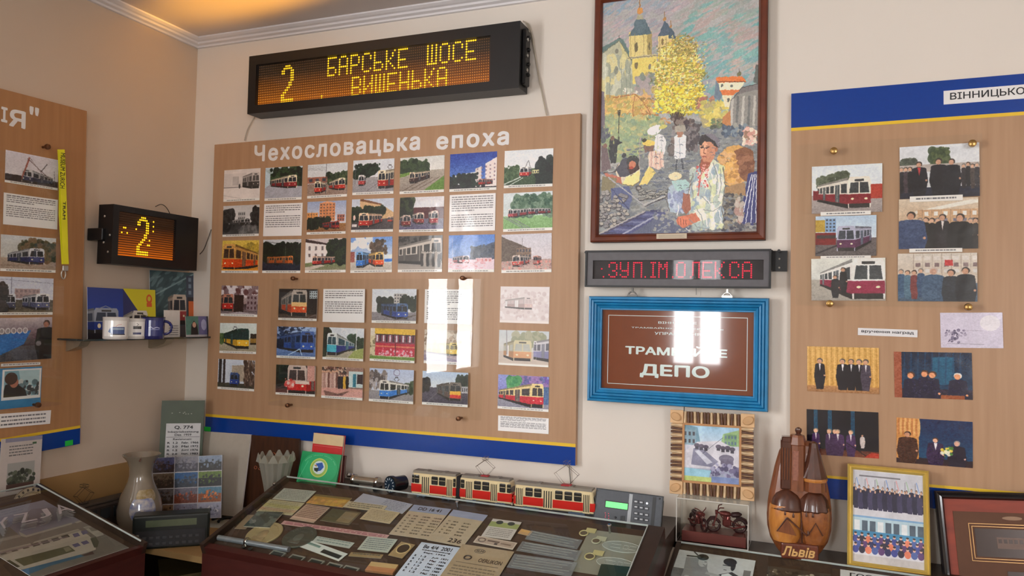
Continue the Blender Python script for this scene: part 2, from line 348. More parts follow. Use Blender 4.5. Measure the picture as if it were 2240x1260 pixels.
def lines(c, x0, y0, x1, y1, n, gap=(), ink=(95, 95, 100), th=.35):
    for i in range(n):
        if i in gap: continue
        y = y0 + (y1 - y0) * i / n; x = x0; e = x1 if (i + 1) not in gap else x0 + (x1 - x0) * .55
        while x < e: w = min(e - x, .02 + c.rg.random() * .07); c.rect(x, y, x + w, y + (y1 - y0) / n * th, ink); x += w + .014
def textpage(c, n=11, gap=(5,), tail=.8): c.tone(2); lines(c, .05, .06, .95, .06 + .9 * tail, n, gap); return c
# ------------------------------------------------------------------ the room
CZ = 2.536; RXW = 5.0; FY = -4.25
wallm = mt('cream_wall_paint', (233, 225, 214), .75, var=.015, scale=3, bump=.05)
wallb = wallm
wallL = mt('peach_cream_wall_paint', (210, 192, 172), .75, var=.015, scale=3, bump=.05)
def wallbox(name, a, b, m=wallm): bm = bmn(); bx(bm, a, b); return struct(name, bm, m)
wallbox('wall_back', (-.2, 0, 0), (RXW + .2, .2, CZ + .1))
wallbox('wall_right', (RXW, FY - .2, 0), (RXW + .2, 0, CZ + .1))
bm = bmn(); bx(bm, (-.2, FY - .2, -.1), (RXW + .2, .2, 0)); struct('floor', bm, mt('brown_floor', (120, 92, 70), .4, var=.2, scale=6, stretch=(1, 8, 1)))
bm = bmn(); bx(bm, (-.2, FY - .2, CZ), (RXW + .2, .2, CZ + .1)); struct('ceiling', bm, mt('ceiling_white', (214, 205, 200), .55, var=.01, scale=2))
# left wall with a window beside the photographer; front wall with two windows behind
bm = bmn(); wy0, wy1, wz0, wz1 = -2.78, -1.92, 1.14, 2.3
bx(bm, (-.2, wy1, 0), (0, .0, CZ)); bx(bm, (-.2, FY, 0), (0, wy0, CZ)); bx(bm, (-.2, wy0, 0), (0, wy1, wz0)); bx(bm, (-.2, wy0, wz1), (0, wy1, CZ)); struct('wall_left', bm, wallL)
bm = bmn(); xs = [(-.2, .98), (1.46, 3.6), (4.6, RXW)]
for a, b in xs: bx(bm, (a, FY - .2, 0), (b, FY, CZ))
for a, b in ((.98, 1.46), (3.6, 4.6)): bx(bm, (a, FY - .2, 0), (b, FY, wz0)); bx(bm, (a, FY - .2, wz1), (b, FY, CZ))
struct('wall_front', bm, wallm)
wfm = mt('white_window_frame', (235, 235, 232), .35)
def window(k, axis, a0, a1, pos):
    bm = bmn(); w = .05
    def b(p0, z0, p1, z1, d=.05):
        if axis == 0: bx(bm, (pos - d, p0, z0), (pos, p1, z1))
        else: bx(bm, (p0, pos - d, z0), (p1, pos, z1))
    b(a0, wz0, a0 + w, wz1); b(a1 - w, wz0, a1, wz1); b(a0, wz0, a1, wz0 + w); b(a0, wz1 - w, a1, wz1); b((a0 + a1) / 2 - w / 2, wz0, (a0 + a1) / 2 + w / 2, wz1)
    o = struct('window_%d' % k, bm, wfm)
    bm = bmn(); d = .008
    if axis == 0: bx(bm, (pos - .03, a0, wz0), (pos - .03 + d, a1, wz1))
    else: bx(bm, (a0, pos - .03, wz0), (a1, pos - .03 + d, wz1))
    obj('pane', bm, glass_mt('window_glass'), o)
window(1, 0, wy0, wy1, -.02); window(2, 1, .98, 1.46, FY - .02); window(3, 1, 3.6, 4.6, FY - .02)
# plaster cornice: a stepped moulding along the back and the left wall
cm = mt('cornice_white', (232, 230, 232), .5, var=.01)
zb = 2.509; prof = [(0, zb), (.010, zb), (.012, zb + .006), (.024, zb + .009), (.027, zb + .015), (.036, zb + .017), (.045, zb + .022), (.045, CZ), (0, CZ)]
def cornice(name, L_, back):
    bm = bmn(); n = len(prof); A = []
    for t in (0, 1):
        r = []
        for p, z in prof: r.append(bm.verts.new((p if t == 0 else L_, -p, z) if back else (p, -p if t == 0 else -L_, z)))
        A.append(r)
    for i in range(n): bm.faces.new((A[0][i], A[0][(i + 1) % n], A[1][(i + 1) % n], A[1][i]))
    bm.faces.new(A[0]); bm.faces.new(A[1]); struct(name, bm, cm)
cornice('trim_1', RXW, True); cornice('trim_2', -FY, False)
# ochre wainscot on the lower left wall
bm = bmn(); bx(bm, (0, FY, 0), (.006, -.0, hit(0, 0, 180, 1030).z)); struct('trim_3', bm, mt('ochre_wainscot', (168, 132, 84), .6, var=.05, scale=8))
# ------------------------------------------------------------------ display boards on the walls
beech = mt('beech_laminate', (178, 141, 108), .38, var=.05, scale=60, stretch=(1, .05, 1), rgb2=(188, 151, 118), spec=.35)
beechL = mt('brown_laminate', (172, 126, 86), .42, scale=60, stretch=(1, .05, 1), rgb2=(182, 136, 94), spec=.3)
bluem = mt('blue_gloss_film', (4, 60, 150), .24, var=.03, scale=120, bump=.08)
yelm = mt('yellow_film', (236, 196, 48), .35, var=.02)
white = mt('white_card', (240, 238, 236), .6, var=.01)
vinyl = mt('white_vinyl_letters', (240, 240, 240), .4, var=.01)
ink = mt('black_ink', (28, 28, 34), .5, var=.02)
edge = mt('board_edge', (150, 116, 84), .6)
greent = mt('green_sticker', (30, 200, 70), .5, emis=.0)
BT = .018
def ubox(name, x0, y0, x1, y1, z0, z1, m, parent, bev=0., label=None):
    bm = bmn(); bx(bm, (x0, y0, z0), (x1, y1, z1), bev); return obj(name, bm, m, parent, label=label)
# main board
Mb, W, H = BACK.fit([(471, 316), (1272, 248), (1256, 1018), (447, 944)], BT + .002)
board = thing('display_board', 'beech display board headed with white Cyrillic title, full of tram photographs', 'board', Mb)
ubox('panel', -W/2, -H/2, W/2, H/2, -BT, 0, beech, board)
BP = PL(Mb.translation, Mb.col[0][:3], Mb.col[1][:3])
yb0 = BP.pt((449, 905))[1]; yb1 = BP.pt((449, 911))[1]
ubox('blue_stripe', -W/2, -H/2, W/2, yb1, 0, .0006, bluem, board); ubox('yellow_stripe', -W/2, yb1, W/2, yb0, 0, .0006, yelm, board)
a = BP.pt((556, 355)); b = BP.pt((919, 318)); y0 = BP.pt((556, 352))[1]; y1 = BP.pt((880, 298))[1]
t = text('Чехословацька', a[0], BP.pt((600, 356))[1] - .004, b[0], BP.pt((560, 318))[1], .0002, vinyl, board, off=.032, sp=1.16); split_islands(t, 'letter')
a = BP.pt((954, 330)); b = BP.pt((1114, 283)); t = text('епоха', a[0], a[1] + .002, b[0], b[1] - .004, .0002, vinyl, board, off=.032, sp=1.16); split_islands(t, 'letter')
s0 = BP.pt((447, 933)); s1 = BP.pt((461, 944)); ubox('corner_sticker', s0[0], s1[1], s1[0], s0[1], .0007, .0012, greent, board, label='small bright green sticker')
# right board
Mr, Wr, Hr = BACK.fit([(1731, 205), (2240, 165), (2240, 1119), (1714, 1073)], BT + .002)
RP = PL(Mr.translation, Mr.col[0][:3], Mr.col[1][:3])
xl = RP.pt((1731, 205))[0]; Wr = 1.37; yt = RP.pt((1731, 205))[1]; ys0 = RP.pt((1731, 280))[1]; ys1 = RP.pt((1731, 287))[1]
yc1 = RP.pt((1810, 1046))[1]; yc0 = RP.pt((1810, 1040))[1]; ybt = RP.pt((1811, 1090))[1]
rb = thing('display_board', 'beech display board with wide blue header, at the right edge of the picture', 'board', Mr)
ubox('panel', xl, ybt, xl + Wr, yt, -BT, 0, beech, rb)
ubox('blue_header', xl, ys0, xl + Wr, yt, 0, .0006, bluem, rb); ubox('yellow_stripe', xl, ys1, xl + Wr, ys0, 0, .0006, yelm, rb)
ubox('yellow_stripe', xl, yc1, xl + Wr, yc0, 0, .0006, yelm, rb); ubox('blue_stripe', xl, ybt, xl + Wr, yc1, 0, .0006, bluem, rb)
p0 = RP.pt((2064, 229)); p1 = RP.pt((2240, 195)); w_ = (p1[0] - p0[0]); h_ = .034
ubox('header_label', p0[0], p0[1], p0[0] + .60, p0[1] + h_, .0007, .0012, white, rb, label='white paper strip with black capitals')
text('ВІННИЦЬКОГО ТРАМВАЮ', p0[0] + .014, p0[1] + .007, p0[0] + .014 + w_ * 1.98, p0[1] + h_ - .006, .0012, ink, rb, off=.012)
# left board
Ml, Wl, Hl = LEFT.fit([(0, 195), (190, 243), (160, 975), (0, 1004)], BT + .002)
LP = PL(Ml.translation, Ml.col[0][:3], Ml.col[1][:3])
xr = LP.pt((190, 243))[0]; yt = LP.pt((190, 243))[1]; ybt = LP.pt((158, 974))[1]; y3 = LP.pt((160, 939))[1]; y4 = LP.pt((160, 933))[1]; Wl = 1.15
lb = thing('display_board', 'brown laminate display board at the left edge, with a yellow lanyard hung on it', 'board', Ml)
ubox('panel', xr - Wl, ybt, xr, yt, -BT, 0, beechL, lb); ubox('blue_stripe', xr - Wl, ybt, xr, y3, 0, .0006, bluem, lb); ubox('yellow_stripe', xr - Wl, y3, xr, y4, 0, .0006, yelm, lb)
a = LP.pt((19, 275)); c_ = LP.pt((57, 236)); text('Я', a[0], a[1], LP.pt((56, 262))[0], LP.pt((40, 241))[1], .0002, vinyl, lb, off=.03, name='letter')
text('І', LP.pt((2, 260))[0], LP.pt((2, 266))[1], LP.pt((16, 260))[0], LP.pt((8, 234))[1], .0002, vinyl, lb, off=.03, name='letter')
text('"', LP.pt((64, 250))[0], LP.pt((64, 250))[1], LP.pt((85, 250))[0], LP.pt((74, 234))[1], .0002, vinyl, lb, off=.02, name='quotation_mark')
s0 = LP.pt((142, 965)); s1 = LP.pt((159, 973)); ubox('corner_sticker', s0[0], s1[1], s1[0], s0[1], .0007, .0012, greent, lb, label='small bright green sticker')
# ------------------------------------------------------------------ the photographs
gsky, dsky = (205, 212, 220), (170, 185, 205)
road, road2 = (150, 148, 150), (118, 116, 120)
red = (178, 48, 36); cream = (226, 214, 188); blue = (48, 92, 170); yel = (228, 180, 60)
def D(f): 
    def g(c): f(c); c.rough(); c.tone(10); cap(c)
    return g
def s_bw_depot(c):
    c.grad(0, 1, (222, 216, 212), (228, 224, 220)); c.rect(.0, .12, .62, .55, (214, 206, 202))
    for i in range(5): c.rect(.25 + i * .035, .22, .27 + i * .035, .5, (165, 155, 150))
    tram(c, .78, .14, .98, .62, .52, .24, .56, (200, 195, 190), (70, 65, 62), 4, (80, 75, 72)); c.rect(0, .55, .5, .57, (120, 115, 112)); person(c, .44, .44, .16, (60, 58, 56), wide=.04); c.line([(0, .8), (.6, .95)], .01, (190, 185, 182)); c.tone(14, gray=True, tint=(1.02, .99, .97)); cap(c)
def s_articulated(c):
    bgd(c, (190, 205, 215), (60, 90, 70), (160, 165, 175), (180, 182, 190), .5); trees(c, .15, 1., .0, .52, ((28, 45, 32), (20, 34, 26), (52, 75, 48)), 90, .06); c.poly([(0, .1), (.14, .2), (.14, .55), (0, .62)], (185, 205, 215)); c.poly([(0, .62), (.12, .52), (1, .6), (1, .93), (0, .93)], (165, 168, 178)); tram(c, .62, .27, .86, .64, .16, .38, .57, cream, (140, 40, 48), 8)
def s_two_poles(c):
    bgd(c, (200, 208, 214), (205, 208, 210), (140, 122, 112), (150, 130, 118), .58); trees(c, .5, 1, .28, .55, n=40); bld(c, 0, .38, .5, .56, (150, 100, 84), 3, 1); tram(c, .18, .52, .34, .86, .46, .58, .8, cream, red, 4); tram(c, .78, .46, .95, .8, .55, .56, .74, cream, red, 4); c.line([(.47, 0), (.47, .9)], .012, (70, 72, 78))
    for y in (.05, .1, .14): c.line([(0, y), (.45, y + .06)], .005, (120, 125, 130))
def s_square(c):
    bgd(c, gsky, (215, 218, 222), (158, 156, 158), (140, 138, 142), .5); trees(c, .05, .65, .12, .5, ((34, 52, 36), (24, 38, 28)), 60, .05); c.line([(.06, .1), (.06, .7)], .012, (90, 90, 95)); tram(c, .14, .44, .28, .74, .32, .48, .68, (230, 225, 222), (165, 60, 60), 3); tram(c, .62, .34, .8, .84, 1.1, .3, .8, cream, red, 5); panto(c, .9, .3, .06); c.line([(.35, .9), (.6, .7), (.62, .6)], .01, (105, 100, 100))
def s_curve_green(c):
    bgd(c, (205, 208, 205), (215, 215, 210), (168, 162, 150), (140, 128, 118), .38); trees(c, 0, .6, .1, .42, ((42, 58, 38), (58, 76, 48)), 60, .06); c.poly([(0, .45), (.25, .4), (.25, .47), (0, .55)], (110, 140, 70)); c.poly([(.55, .93), (1, .55), (1, .93)], (96, 130, 58)); tram(c, .22, .42, .34, .72, .68, .4, .6, (210, 195, 170), (60, 38, 36), 6, dark=.9)
    for x in (.05, .2, .35): c.line([(x, .93), (x + .55, .58)], .01, (96, 80, 70))
    c.line([(.7, .05), (.7, .4)], .012, (230, 230, 225))
def s_blue_sky_blocks(c):
    bgd(c, (32, 62, 150), (90, 125, 190), (52, 52, 58), (40, 40, 46), .72)
    c.poly([(.55, .42), (.68, .36), (.68, .9), (.55, .9)], (214, 206, 202)); c.poly([(.76, .3), (1, .14), (1, .9), (.76, .9)], (232, 216, 212)); c.poly([(.1, .58), (.55, .5), (.55, .82), (.1, .82)], (205, 210, 215))
    for i in range(5):
        for j in range(5): c.rect(.58 + i * .09, .42 + j * .1 - i * .03, .61 + i * .09, .46 + j * .1 - i * .03, (150, 130, 140))
    trees(c, 0, .62, .55, .86, ((22, 32, 30), (30, 44, 38)), 40, .05); tram(c, .62, .7, .7, .86, .92, .72, .84, (200, 150, 140), (160, 40, 36), 5)
def s_rails_green(c):
    bgd(c, (216, 222, 226), (218, 222, 224), (72, 92, 66), (60, 78, 58), .5); trees(c, .72, 1, .25, .95, ((24, 34, 34), (34, 46, 42)), 70, .08); trees(c, 0, .3, .42, .8, ((84, 106, 76), (60, 84, 56)), 50, .04); tram(c, .32, .46, .5, .72, .56, .48, .68, (224, 224, 220), (180, 44, 40), 3); c.line([(.44, .46), (.5, .28), (.54, .46)], .012, (110, 110, 112)); c.line([(.0, .9), (.35, .72)], .02, (196, 204, 196)); c.line([(.12, .93), (.4, .74)], .015, (196, 204, 196)); bld(c, .58, .55, .72, .64, (205, 200, 150), 3, 1)
def s_bw_wires(c):
    bgd(c, (200, 198, 196), (216, 214, 212), (48, 48, 48), (70, 70, 68), .6); trees(c, 0, .3, .1, .8, ((24, 24, 24), (48, 48, 48)), 50, .06); trees(c, .8, 1, .05, .75, ((18, 18, 18), (40, 40, 40)), 60, .05); bld(c, .42, .2, .62, .5, (185, 180, 176), 4, 2); tram(c, .6, .42, .76, .66, .26, .48, .62, (200, 198, 195), (50, 50, 50), 5); c.line([(.25, .1), (.22, .6)], .01, (70, 70, 70)); trees(c, .45, .95, .7, .92, ((110, 112, 108), (80, 84, 78)), 40, .05); c.tone(20, gray=True); cap(c)
def s_orange_block(c):
    bgd(c, (150, 165, 195), (205, 205, 210), (160, 120, 75), (120, 84, 60), .68); bld(c, .32, .06, .72, .6, (206, 140, 96), 5, 6, (120, 92, 80)); c.poly([(.32, .06), (.52, .0), (.72, .06)], (215, 160, 120)); bld(c, 0, .34, .28, .66, (214, 152, 92), 4, 3, (150, 110, 80)); bld(c, .78, .42, .96, .62, (176, 110, 90), 3, 2); trees(c, 0, .6, .52, .78, ((24, 34, 26), (36, 46, 32)), 70, .05); tram(c, .74, .62, .84, .84, .4, .66, .8, (170, 70, 60), (150, 36, 32), 5); c.line([(.12, .3), (.12, .8)], .01, (60, 60, 60))
def s_boulevard_red(c):
    bgd(c, (190, 200, 215), (200, 205, 212), (84, 76, 76), (60, 56, 60), .6); c.poly([(.2, .02), (.72, .2), (1, .42), (1, .6), (.2, .62)], (196, 166, 126)); c.poly([(.2, -.02), (.72, .16), (.72, .2), (.2, .06)], (120, 84, 60)); trees(c, 0, .8, .25, .62, ((24, 36, 24), (38, 54, 32)), 80, .06); tram(c, .18, .44, .42, .86, .74, .48, .72, (235, 200, 170), red, 6); tram(c, .86, .56, .94, .72, 1.05, .56, .72, (220, 190, 170), red, 3); c.ell(.07, .56, .03, .08, (220, 190, 180)); c.rect(.02, .76, .14, .84, (215, 210, 210))
def s_depot_gates(c):
    bgd(c, (214, 214, 218), (200, 200, 204), (108, 104, 120), (84, 80, 110), .62); trees(c, 0, .3, 0, .6, ((30, 38, 26), (56, 66, 42)), 50, .06); c.poly([(.38, .14), (.9, .1), (.9, .32), (.38, .3)], (214, 216, 222)); c.rect(.32, .3, 1, .62, (84, 40, 44)); tram(c, .08, .52, .26, .84, .02, .56, .78, (200, 180, 168), (120, 44, 44), 2); tram(c, .4, .46, .56, .78, .3, .5, .7, (220, 205, 190), (140, 50, 48), 2); tram(c, .72, .42, .88, .8, .66, .46, .74, (225, 210, 200), (150, 44, 50), 2); c.line([(.1, .93), (.5, .7)], .01, (60, 56, 84))
def s_green_lawn(c):
    bgd(c, (205, 215, 218), (196, 208, 206), (140, 178, 124), (120, 160, 104), .6); trees(c, .2, 1, .05, .6, ((84, 112, 92), (60, 90, 74), (110, 134, 114)), 110, .06); tram(c, .1, .42, .2, .64, .52, .42, .58, (225, 220, 216), (160, 60, 70), 5); tram(c, .52, .42, .56, .58, .96, .44, .56, (220, 215, 214), (150, 56, 66), 6); 
    for x in (0, .06, .14): c.line([(x, .62), (x + .42, .93)], .014, (120, 128, 126))
def s_orange_closeup(c):
    bgd(c, (205, 180, 84), (196, 160, 60), (176, 120, 50), (214, 150, 60), .75); trees(c, .6, 1, .1, .4, ((176, 150, 60), (150, 130, 60)), 20, .06); tram(c, .02, .14, .36, .94, .98, .4, .8, (196, 150, 84), (204, 78, 30), 6, (74, 56, 44), dark=.92); c.rect(0, .88, 1, .94, (214, 150, 60))
def s_night_orange(c):
    bgd(c, (196, 200, 206), (150, 160, 150), (40, 46, 62), (28, 32, 48), .6); trees(c, 0, 1, .12, .62, ((16, 24, 16), (24, 36, 22)), 140, .07); tram(c, .68, .5, .8, .74, .12, .52, .72, (214, 130, 60), (184, 90, 30), 8, (50, 44, 40)); c.line([(.6, .2), (.6, .6)], .01, (120, 120, 120)); c.line([(.1, .06), (.4, .12)], .008, (70, 70, 70))
def s_white_house(c):
    bgd(c, (200, 190, 190), (190, 186, 190), (112, 128, 84), (140, 134, 118), .68); c.poly([(0, .08), (.55, .2), (.55, .66), (0, .72)], (228, 220, 216)); c.poly([(0, 0), (.6, .16), (.6, .2), (0, .1)], (70, 56, 56))
    for i in range(3):
        for j in range(2): c.rect(.08 + i * .16, .22 + j * .22, .13 + i * .16, .34 + j * .2, (120, 112, 112))
    trees(c, .58, 1, .05, .66, ((28, 38, 28), (42, 54, 34)), 90, .07); tram(c, .18, .52, .3, .78, .74, .54, .72, (220, 190, 170), (176, 46, 40), 6); c.poly([(0, .84), (.4, .76), (.5, .8), (.1, .93), (0, .93)], (196, 188, 176))
def s_blue_and_red(c):
    bgd(c, (110, 150, 210), (200, 210, 220), (200, 196, 188), (176, 170, 160), .62)
    c.specks(0, .0, .6, .3, [(225, 230, 235)], 20, .06); c.specks(.5, .1, .85, .45, [(76, 66, 56), (100, 84, 70)], 60, .04); tram(c, .14, .42, .3, .86, .46, .46, .76, (120, 170, 220), (56, 120, 200), 4); tram(c, .6, .44, .8, .84, .44, .48, .74, (230, 190, 120), (216, 84, 40), 4); c.rect(.82, .5, 1, .72, (210, 220, 230)); c.rect(.82, .62, 1, .7, (60, 120, 200)); c.rect(0, .4, .1, .7, (150, 90, 84))
def s_bw_boarding(c):
    bgd(c, (70, 64, 60), (90, 84, 80), (150, 146, 142), (175, 170, 166), .76); trees(c, 0, .5, 0, .3, ((40, 38, 34), (90, 84, 78)), 60, .04); tram(c, .74, .1, .98, .8, .02, .3, .74, (214, 208, 200), (88, 82, 78), 6, (64, 60, 56), dark=.95); crowd(c, 7, .52, .96, .42, .42, [(60, 56, 52), (176, 170, 162), (40, 38, 36), (130, 124, 118)]); c.tone(12, gray=True, tint=(1.02, .98, .93)); cap(c)
def s_blue_dusk(c):
    bgd(c, (84, 128, 200), (140, 165, 205), (216, 196, 206), (222, 206, 214), .62); c.poly([(.45, .64), (.6, .46), (.85, .26), (1, .2), (1, .66), (.45, .66)], (74, 84, 104)); trees(c, .5, 1, .3, .62, ((60, 70, 86), (86, 92, 104)), 60, .04); tram(c, .32, .56, .46, .76, .1, .6, .74, (220, 205, 210), (206, 120, 124), 4); bld(c, .6, .62, .95, .74, (222, 190, 196), 4, 1, (200, 130, 130)); c.line([(.08, .1), (.1, .7)], .01, (170, 180, 210))
    c.specks(0, .66, .9, .92, [(226, 190, 196), (206, 160, 168), (232, 220, 226)], 60, .03, .4)
def s_red_street(c):
    bgd(c, (196, 196, 204), (206, 200, 204), (176, 150, 144), (190, 168, 160), .66); c.poly([(0, .05), (.6, .4), (.6, .66), (0, .7)], (98, 86, 76)); bld(c, .3, .36, .6, .64, (130, 110, 96), 5, 2); tram(c, .22, .56, .38, .84, .56, .58, .76, (206, 190, 180), (190, 66, 60), 4); tram(c, .64, .58, .74, .8, .8, .6, .76, (196, 150, 140), (200, 70, 66), 3); c.specks(.0, .7, 1, .92, [(206, 150, 140), (150, 120, 116)], 50, .02); c.line([(.42, .1), (.42, .5)], .006, (120, 116, 116))
def s_depot_dark(c):
    bgd(c, (190, 184, 190), (150, 130, 130), (60, 40, 42), (150, 140, 142), .6); c.specks(0, 0, 1, .3, [(205, 200, 205), (96, 60, 60), (120, 100, 104)], 60, .05); c.rect(.36, .3, .62, .9, (48, 24, 26)); tram(c, .06, .3, .34, .84, 0, .34, .8, (176, 120, 100), (170, 40, 36), 2); c.rect(.7, .3, .98, .8, (130, 116, 120)); bld(c, .7, .3, .98, .8, (140, 124, 128), 3, 3, (84, 56, 60)); c.poly([(.2, .92), (.5, .84), (1, .92)], (170, 164, 170))
def s_yellow_tram(c):
    bgd(c, (205, 216, 214), (200, 214, 206), (176, 170, 150), (150, 144, 124), .5); trees(c, 0, .35, .36, .62, ((60, 84, 52), (84, 104, 60)), 40, .05); c.rect(.84, .34, 1, .7, (60, 50, 40)); c.rect(.84, .5, 1, .64, (150, 120, 60)); tram(c, .48, .2, .8, .84, .12, .36, .66, (44, 66, 60), yel, 6, (40, 56, 56)); panto(c, .42, .24, .06)
def s_blue_distant(c):
    bgd(c, (196, 206, 220), (190, 200, 212), (70, 68, 56), (56, 58, 48), .78); c.poly([(.38, .2), (.9, .14), (.9, .7), (.38, .7)], (166, 156, 140)); c.specks(.72, 0, 1, .8, [(70, 56, 48), (110, 92, 80)], 90, .025, 2.2); c.rect(.02, 0, .1, .8, (46, 42, 44)); c.rect(.14, 0, .2, .8, (56, 50, 52)); tram(c, .34, .44, .56, .86, .6, .5, .76, (70, 92, 140), (40, 66, 140), 2)
def s_hall_orange(c):
    bgd(c, (34, 32, 32), (40, 36, 34), (84, 70, 60), (60, 50, 46), .8); c.rect(.8, .06, 1, .3, (150, 165, 170)); bld(c, .8, .06, 1, .3, (170, 185, 190), 4, 3, (60, 60, 62)); tram(c, .34, .06, .74, .86, .06, .3, .7, (176, 168, 160), (200, 84, 44), 5, (60, 64, 64)); c.rect(.34, .42, .74, .56, (224, 186, 130)); c.line([(.78, .9), (.98, .8)], .02, (110, 100, 96))
def s_blue_street(c):
    bgd(c, (205, 212, 222), (210, 212, 216), (140, 136, 140), (122, 118, 122), .68); trees(c, .16, .5, .28, .62, ((30, 40, 34), (44, 54, 44)), 60, .05); bld(c, .5, .14, .8, .5, (180, 178, 176), 5, 4); trees(c, .66, 1, .2, .6, ((44, 56, 44), (30, 42, 34)), 40, .05); tram(c, .56, .44, .82, .88, .22, .44, .76, (84, 110, 150), (52, 80, 160), 5); c.line([(.5, .92), (1, .76)], .02, (96, 88, 84))
def s_hall_blue(c):
    bgd(c, (150, 170, 210), (60, 80, 120), (110, 140, 190), (84, 110, 160), .62); c.specks(0, 0, 1, .3, [(30, 40, 60), (50, 64, 96), (160, 185, 220)], 70, .05, .5); tram(c, .62, .16, .96, .8, .06, .3, .7, (70, 100, 160), (50, 90, 170), 6, (28, 40, 64)); c.line([(.3, .9), (.6, .7), (.66, .9)], .02, (170, 200, 235)); c.rect(0, .4, .18, .7, (24, 34, 54))
def s_blue_curve(c):
    bgd(c, (206, 212, 220), (200, 208, 214), (176, 168, 150), (150, 148, 130), .6); trees(c, 0, .16, 0, .8, ((40, 52, 36), (24, 34, 24)), 50, .06); trees(c, .62, .8, .2, .62, ((50, 76, 58), (40, 60, 46)), 40, .05); trees(c, .86, 1, .3, .62, ((40, 60, 44), (56, 76, 52)), 30, .05); c.poly([(.62, .93), (.8, .66), (1, .6), (1, .93)], (150, 160, 96)); tram(c, .1, .2, .34, .86, .78, .48, .62, (214, 220, 220), (46, 66, 150), 6, (44, 74, 84), wb=(.14, .5)); c.rect(.1, .54, .34, .76, (70, 170, 190)); panto(c, .52, .22, .08, (230, 230, 235)); c.line([(.82, 0), (.82, .7)], .014, (220, 222, 224))
def s_red_fancy(c):
    c.rect(0, 0, 1, 1, (214, 205, 190)); trees(c, 0, .14, .2, .9, ((200, 190, 160), (130, 120, 90)), 40, .04); c.rect(.1, .0, 1, .17, (214, 176, 60)); c.rect(.12, .2, 1, .55, (120, 60, 76))
    for i in range(12): c.rect(.14 + i * .073, .2, .175 + i * .073, .4, (44, 28, 38) if i % 2 else (206, 200, 205))
    c.rect(.12, .44, 1, .82, (176, 36, 60)); c.rect(.12, .52, 1, .56, (200, 120, 90)); c.specks(.2, .6, .96, .8, [(214, 180, 190), (206, 70, 96)], 70, .018); c.rect(0, .84, 1, .94, (104, 134, 60)); c.rect(.56, .4, .58, .82, (90, 20, 30)); c.rect(.12, .17, 1, .2, (60, 40, 44))
def s_yellow_glare(c):
    bgd(c, (190, 184, 176), (196, 186, 170), (150, 140, 146), (190, 176, 186), .62); c.specks(0, 0, 1, .45, [(140, 120, 100), (196, 186, 170), (166, 146, 124)], 110, .04); tram(c, .56, .38, .76, .74, .06, .42, .68, (222, 204, 130), (222, 190, 84), 6, (120, 112, 84)); c.poly([(0, .92), (0, .74), (.5, .8), (.9, .92)], (140, 130, 150))
def s_red_closeup(c):
    bgd(c, (50, 44, 44), (70, 56, 54), (96, 60, 54), (84, 44, 40), .8); trees(c, 0, .4, 0, .6, ((30, 44, 34), (20, 28, 24)), 40, .07); tram(c, .3, .02, .78, .96, 1.2, -.1, .9, (196, 180, 172), (190, 34, 32), 4, (76, 64, 60)); c.rect(.5, .52, .86, .62, (216, 200, 192)); c.specks(.22, .46, .46, .7, [(216, 130, 120), (190, 60, 56), (225, 205, 200)], 30, .03); c.rect(.8, 0, .98, .5, (196, 150, 140))
def s_group_people(c):
    bgd(c, (150, 120, 110), (130, 104, 96), (196, 150, 140), (206, 160, 150), .66); c.specks(0, 0, .6, .2, [(196, 170, 150), (110, 70, 60), (60, 50, 50)], 60, .03); c.rect(.66, .12, 1, .62, (190, 205, 205)); c.rect(.76, .2, .84, .6, (50, 120, 140)); c.rect(.86, .2, 1, .5, (60, 50, 54)); crowd(c, 8, 0, .4, .1, .56, [(190, 160, 150), (176, 140, 130), (205, 180, 170), (120, 84, 76)]); crowd(c, 4, .4, .66, .22, .46, [(34, 30, 34), (40, 36, 40), (200, 160, 60), (30, 28, 30)]); c.poly([(.06, .76), (.4, .84), (.7, .72), (.5, .9), (.1, .92)], (120, 90, 84))
def s_lightblue(c):
    bgd(c, (176, 190, 216), (196, 202, 214), (150, 146, 146), (130, 126, 130), .66); c.specks(.0, .1, .4, .6, [(130, 120, 116), (90, 84, 84), (170, 164, 164)], 80, .03, 1.5); trees(c, .8, 1, .36, .66, n=20); tram(c, .24, .36, .46, .9, .9, .44, .68, (216, 214, 206), (66, 130, 206), 5, (48, 52, 50), dark=.95); c.ell(.62, .1, .07, .1, (90, 70, 110), .8); c.ell(.62, .1, .06, .085, (186, 196, 216)); panto(c, .62, .36, .06)
def s_red_grey_street(c):
    bgd(c, (176, 196, 222), (205, 212, 220), (84, 80, 92), (66, 62, 76), .48); trees(c, 0, .14, .2, .55, ((50, 46, 40), (30, 30, 28)), 40, .05); trees(c, .78, 1, .1, .5, ((50, 66, 50), (36, 48, 40)), 60, .05); bld(c, .86, .4, 1, .6, (170, 170, 174), 3, 1); tram(c, .6, .32, .86, .84, .32, .4, .64, (120, 112, 104), (110, 92, 84), 5, (60, 64, 66)); c.rect(.61, .56, .85, .66, (224, 170, 60)); c.rect(.61, .66, .85, .76, (200, 56, 44)); c.line([(.1, .93), (.34, .62)], .01, (110, 104, 110))
def s_white_glare(c):  # window glare painted into the print as near-white colours
    bgd(c, (226, 218, 218), (224, 214, 212), (216, 204, 204), (222, 212, 210), .5); c.specks(0, .1, 1, .9, [(200, 184, 184), (232, 226, 226), (210, 196, 196)], 130, .03); tram(c, .5, .3, .66, .62, .1, .38, .58, (220, 208, 206), (206, 178, 176), 5, (196, 180, 180)); c.tone(6, white=.25); c.rect(0, .94, 1, 1, (236, 230, 226))
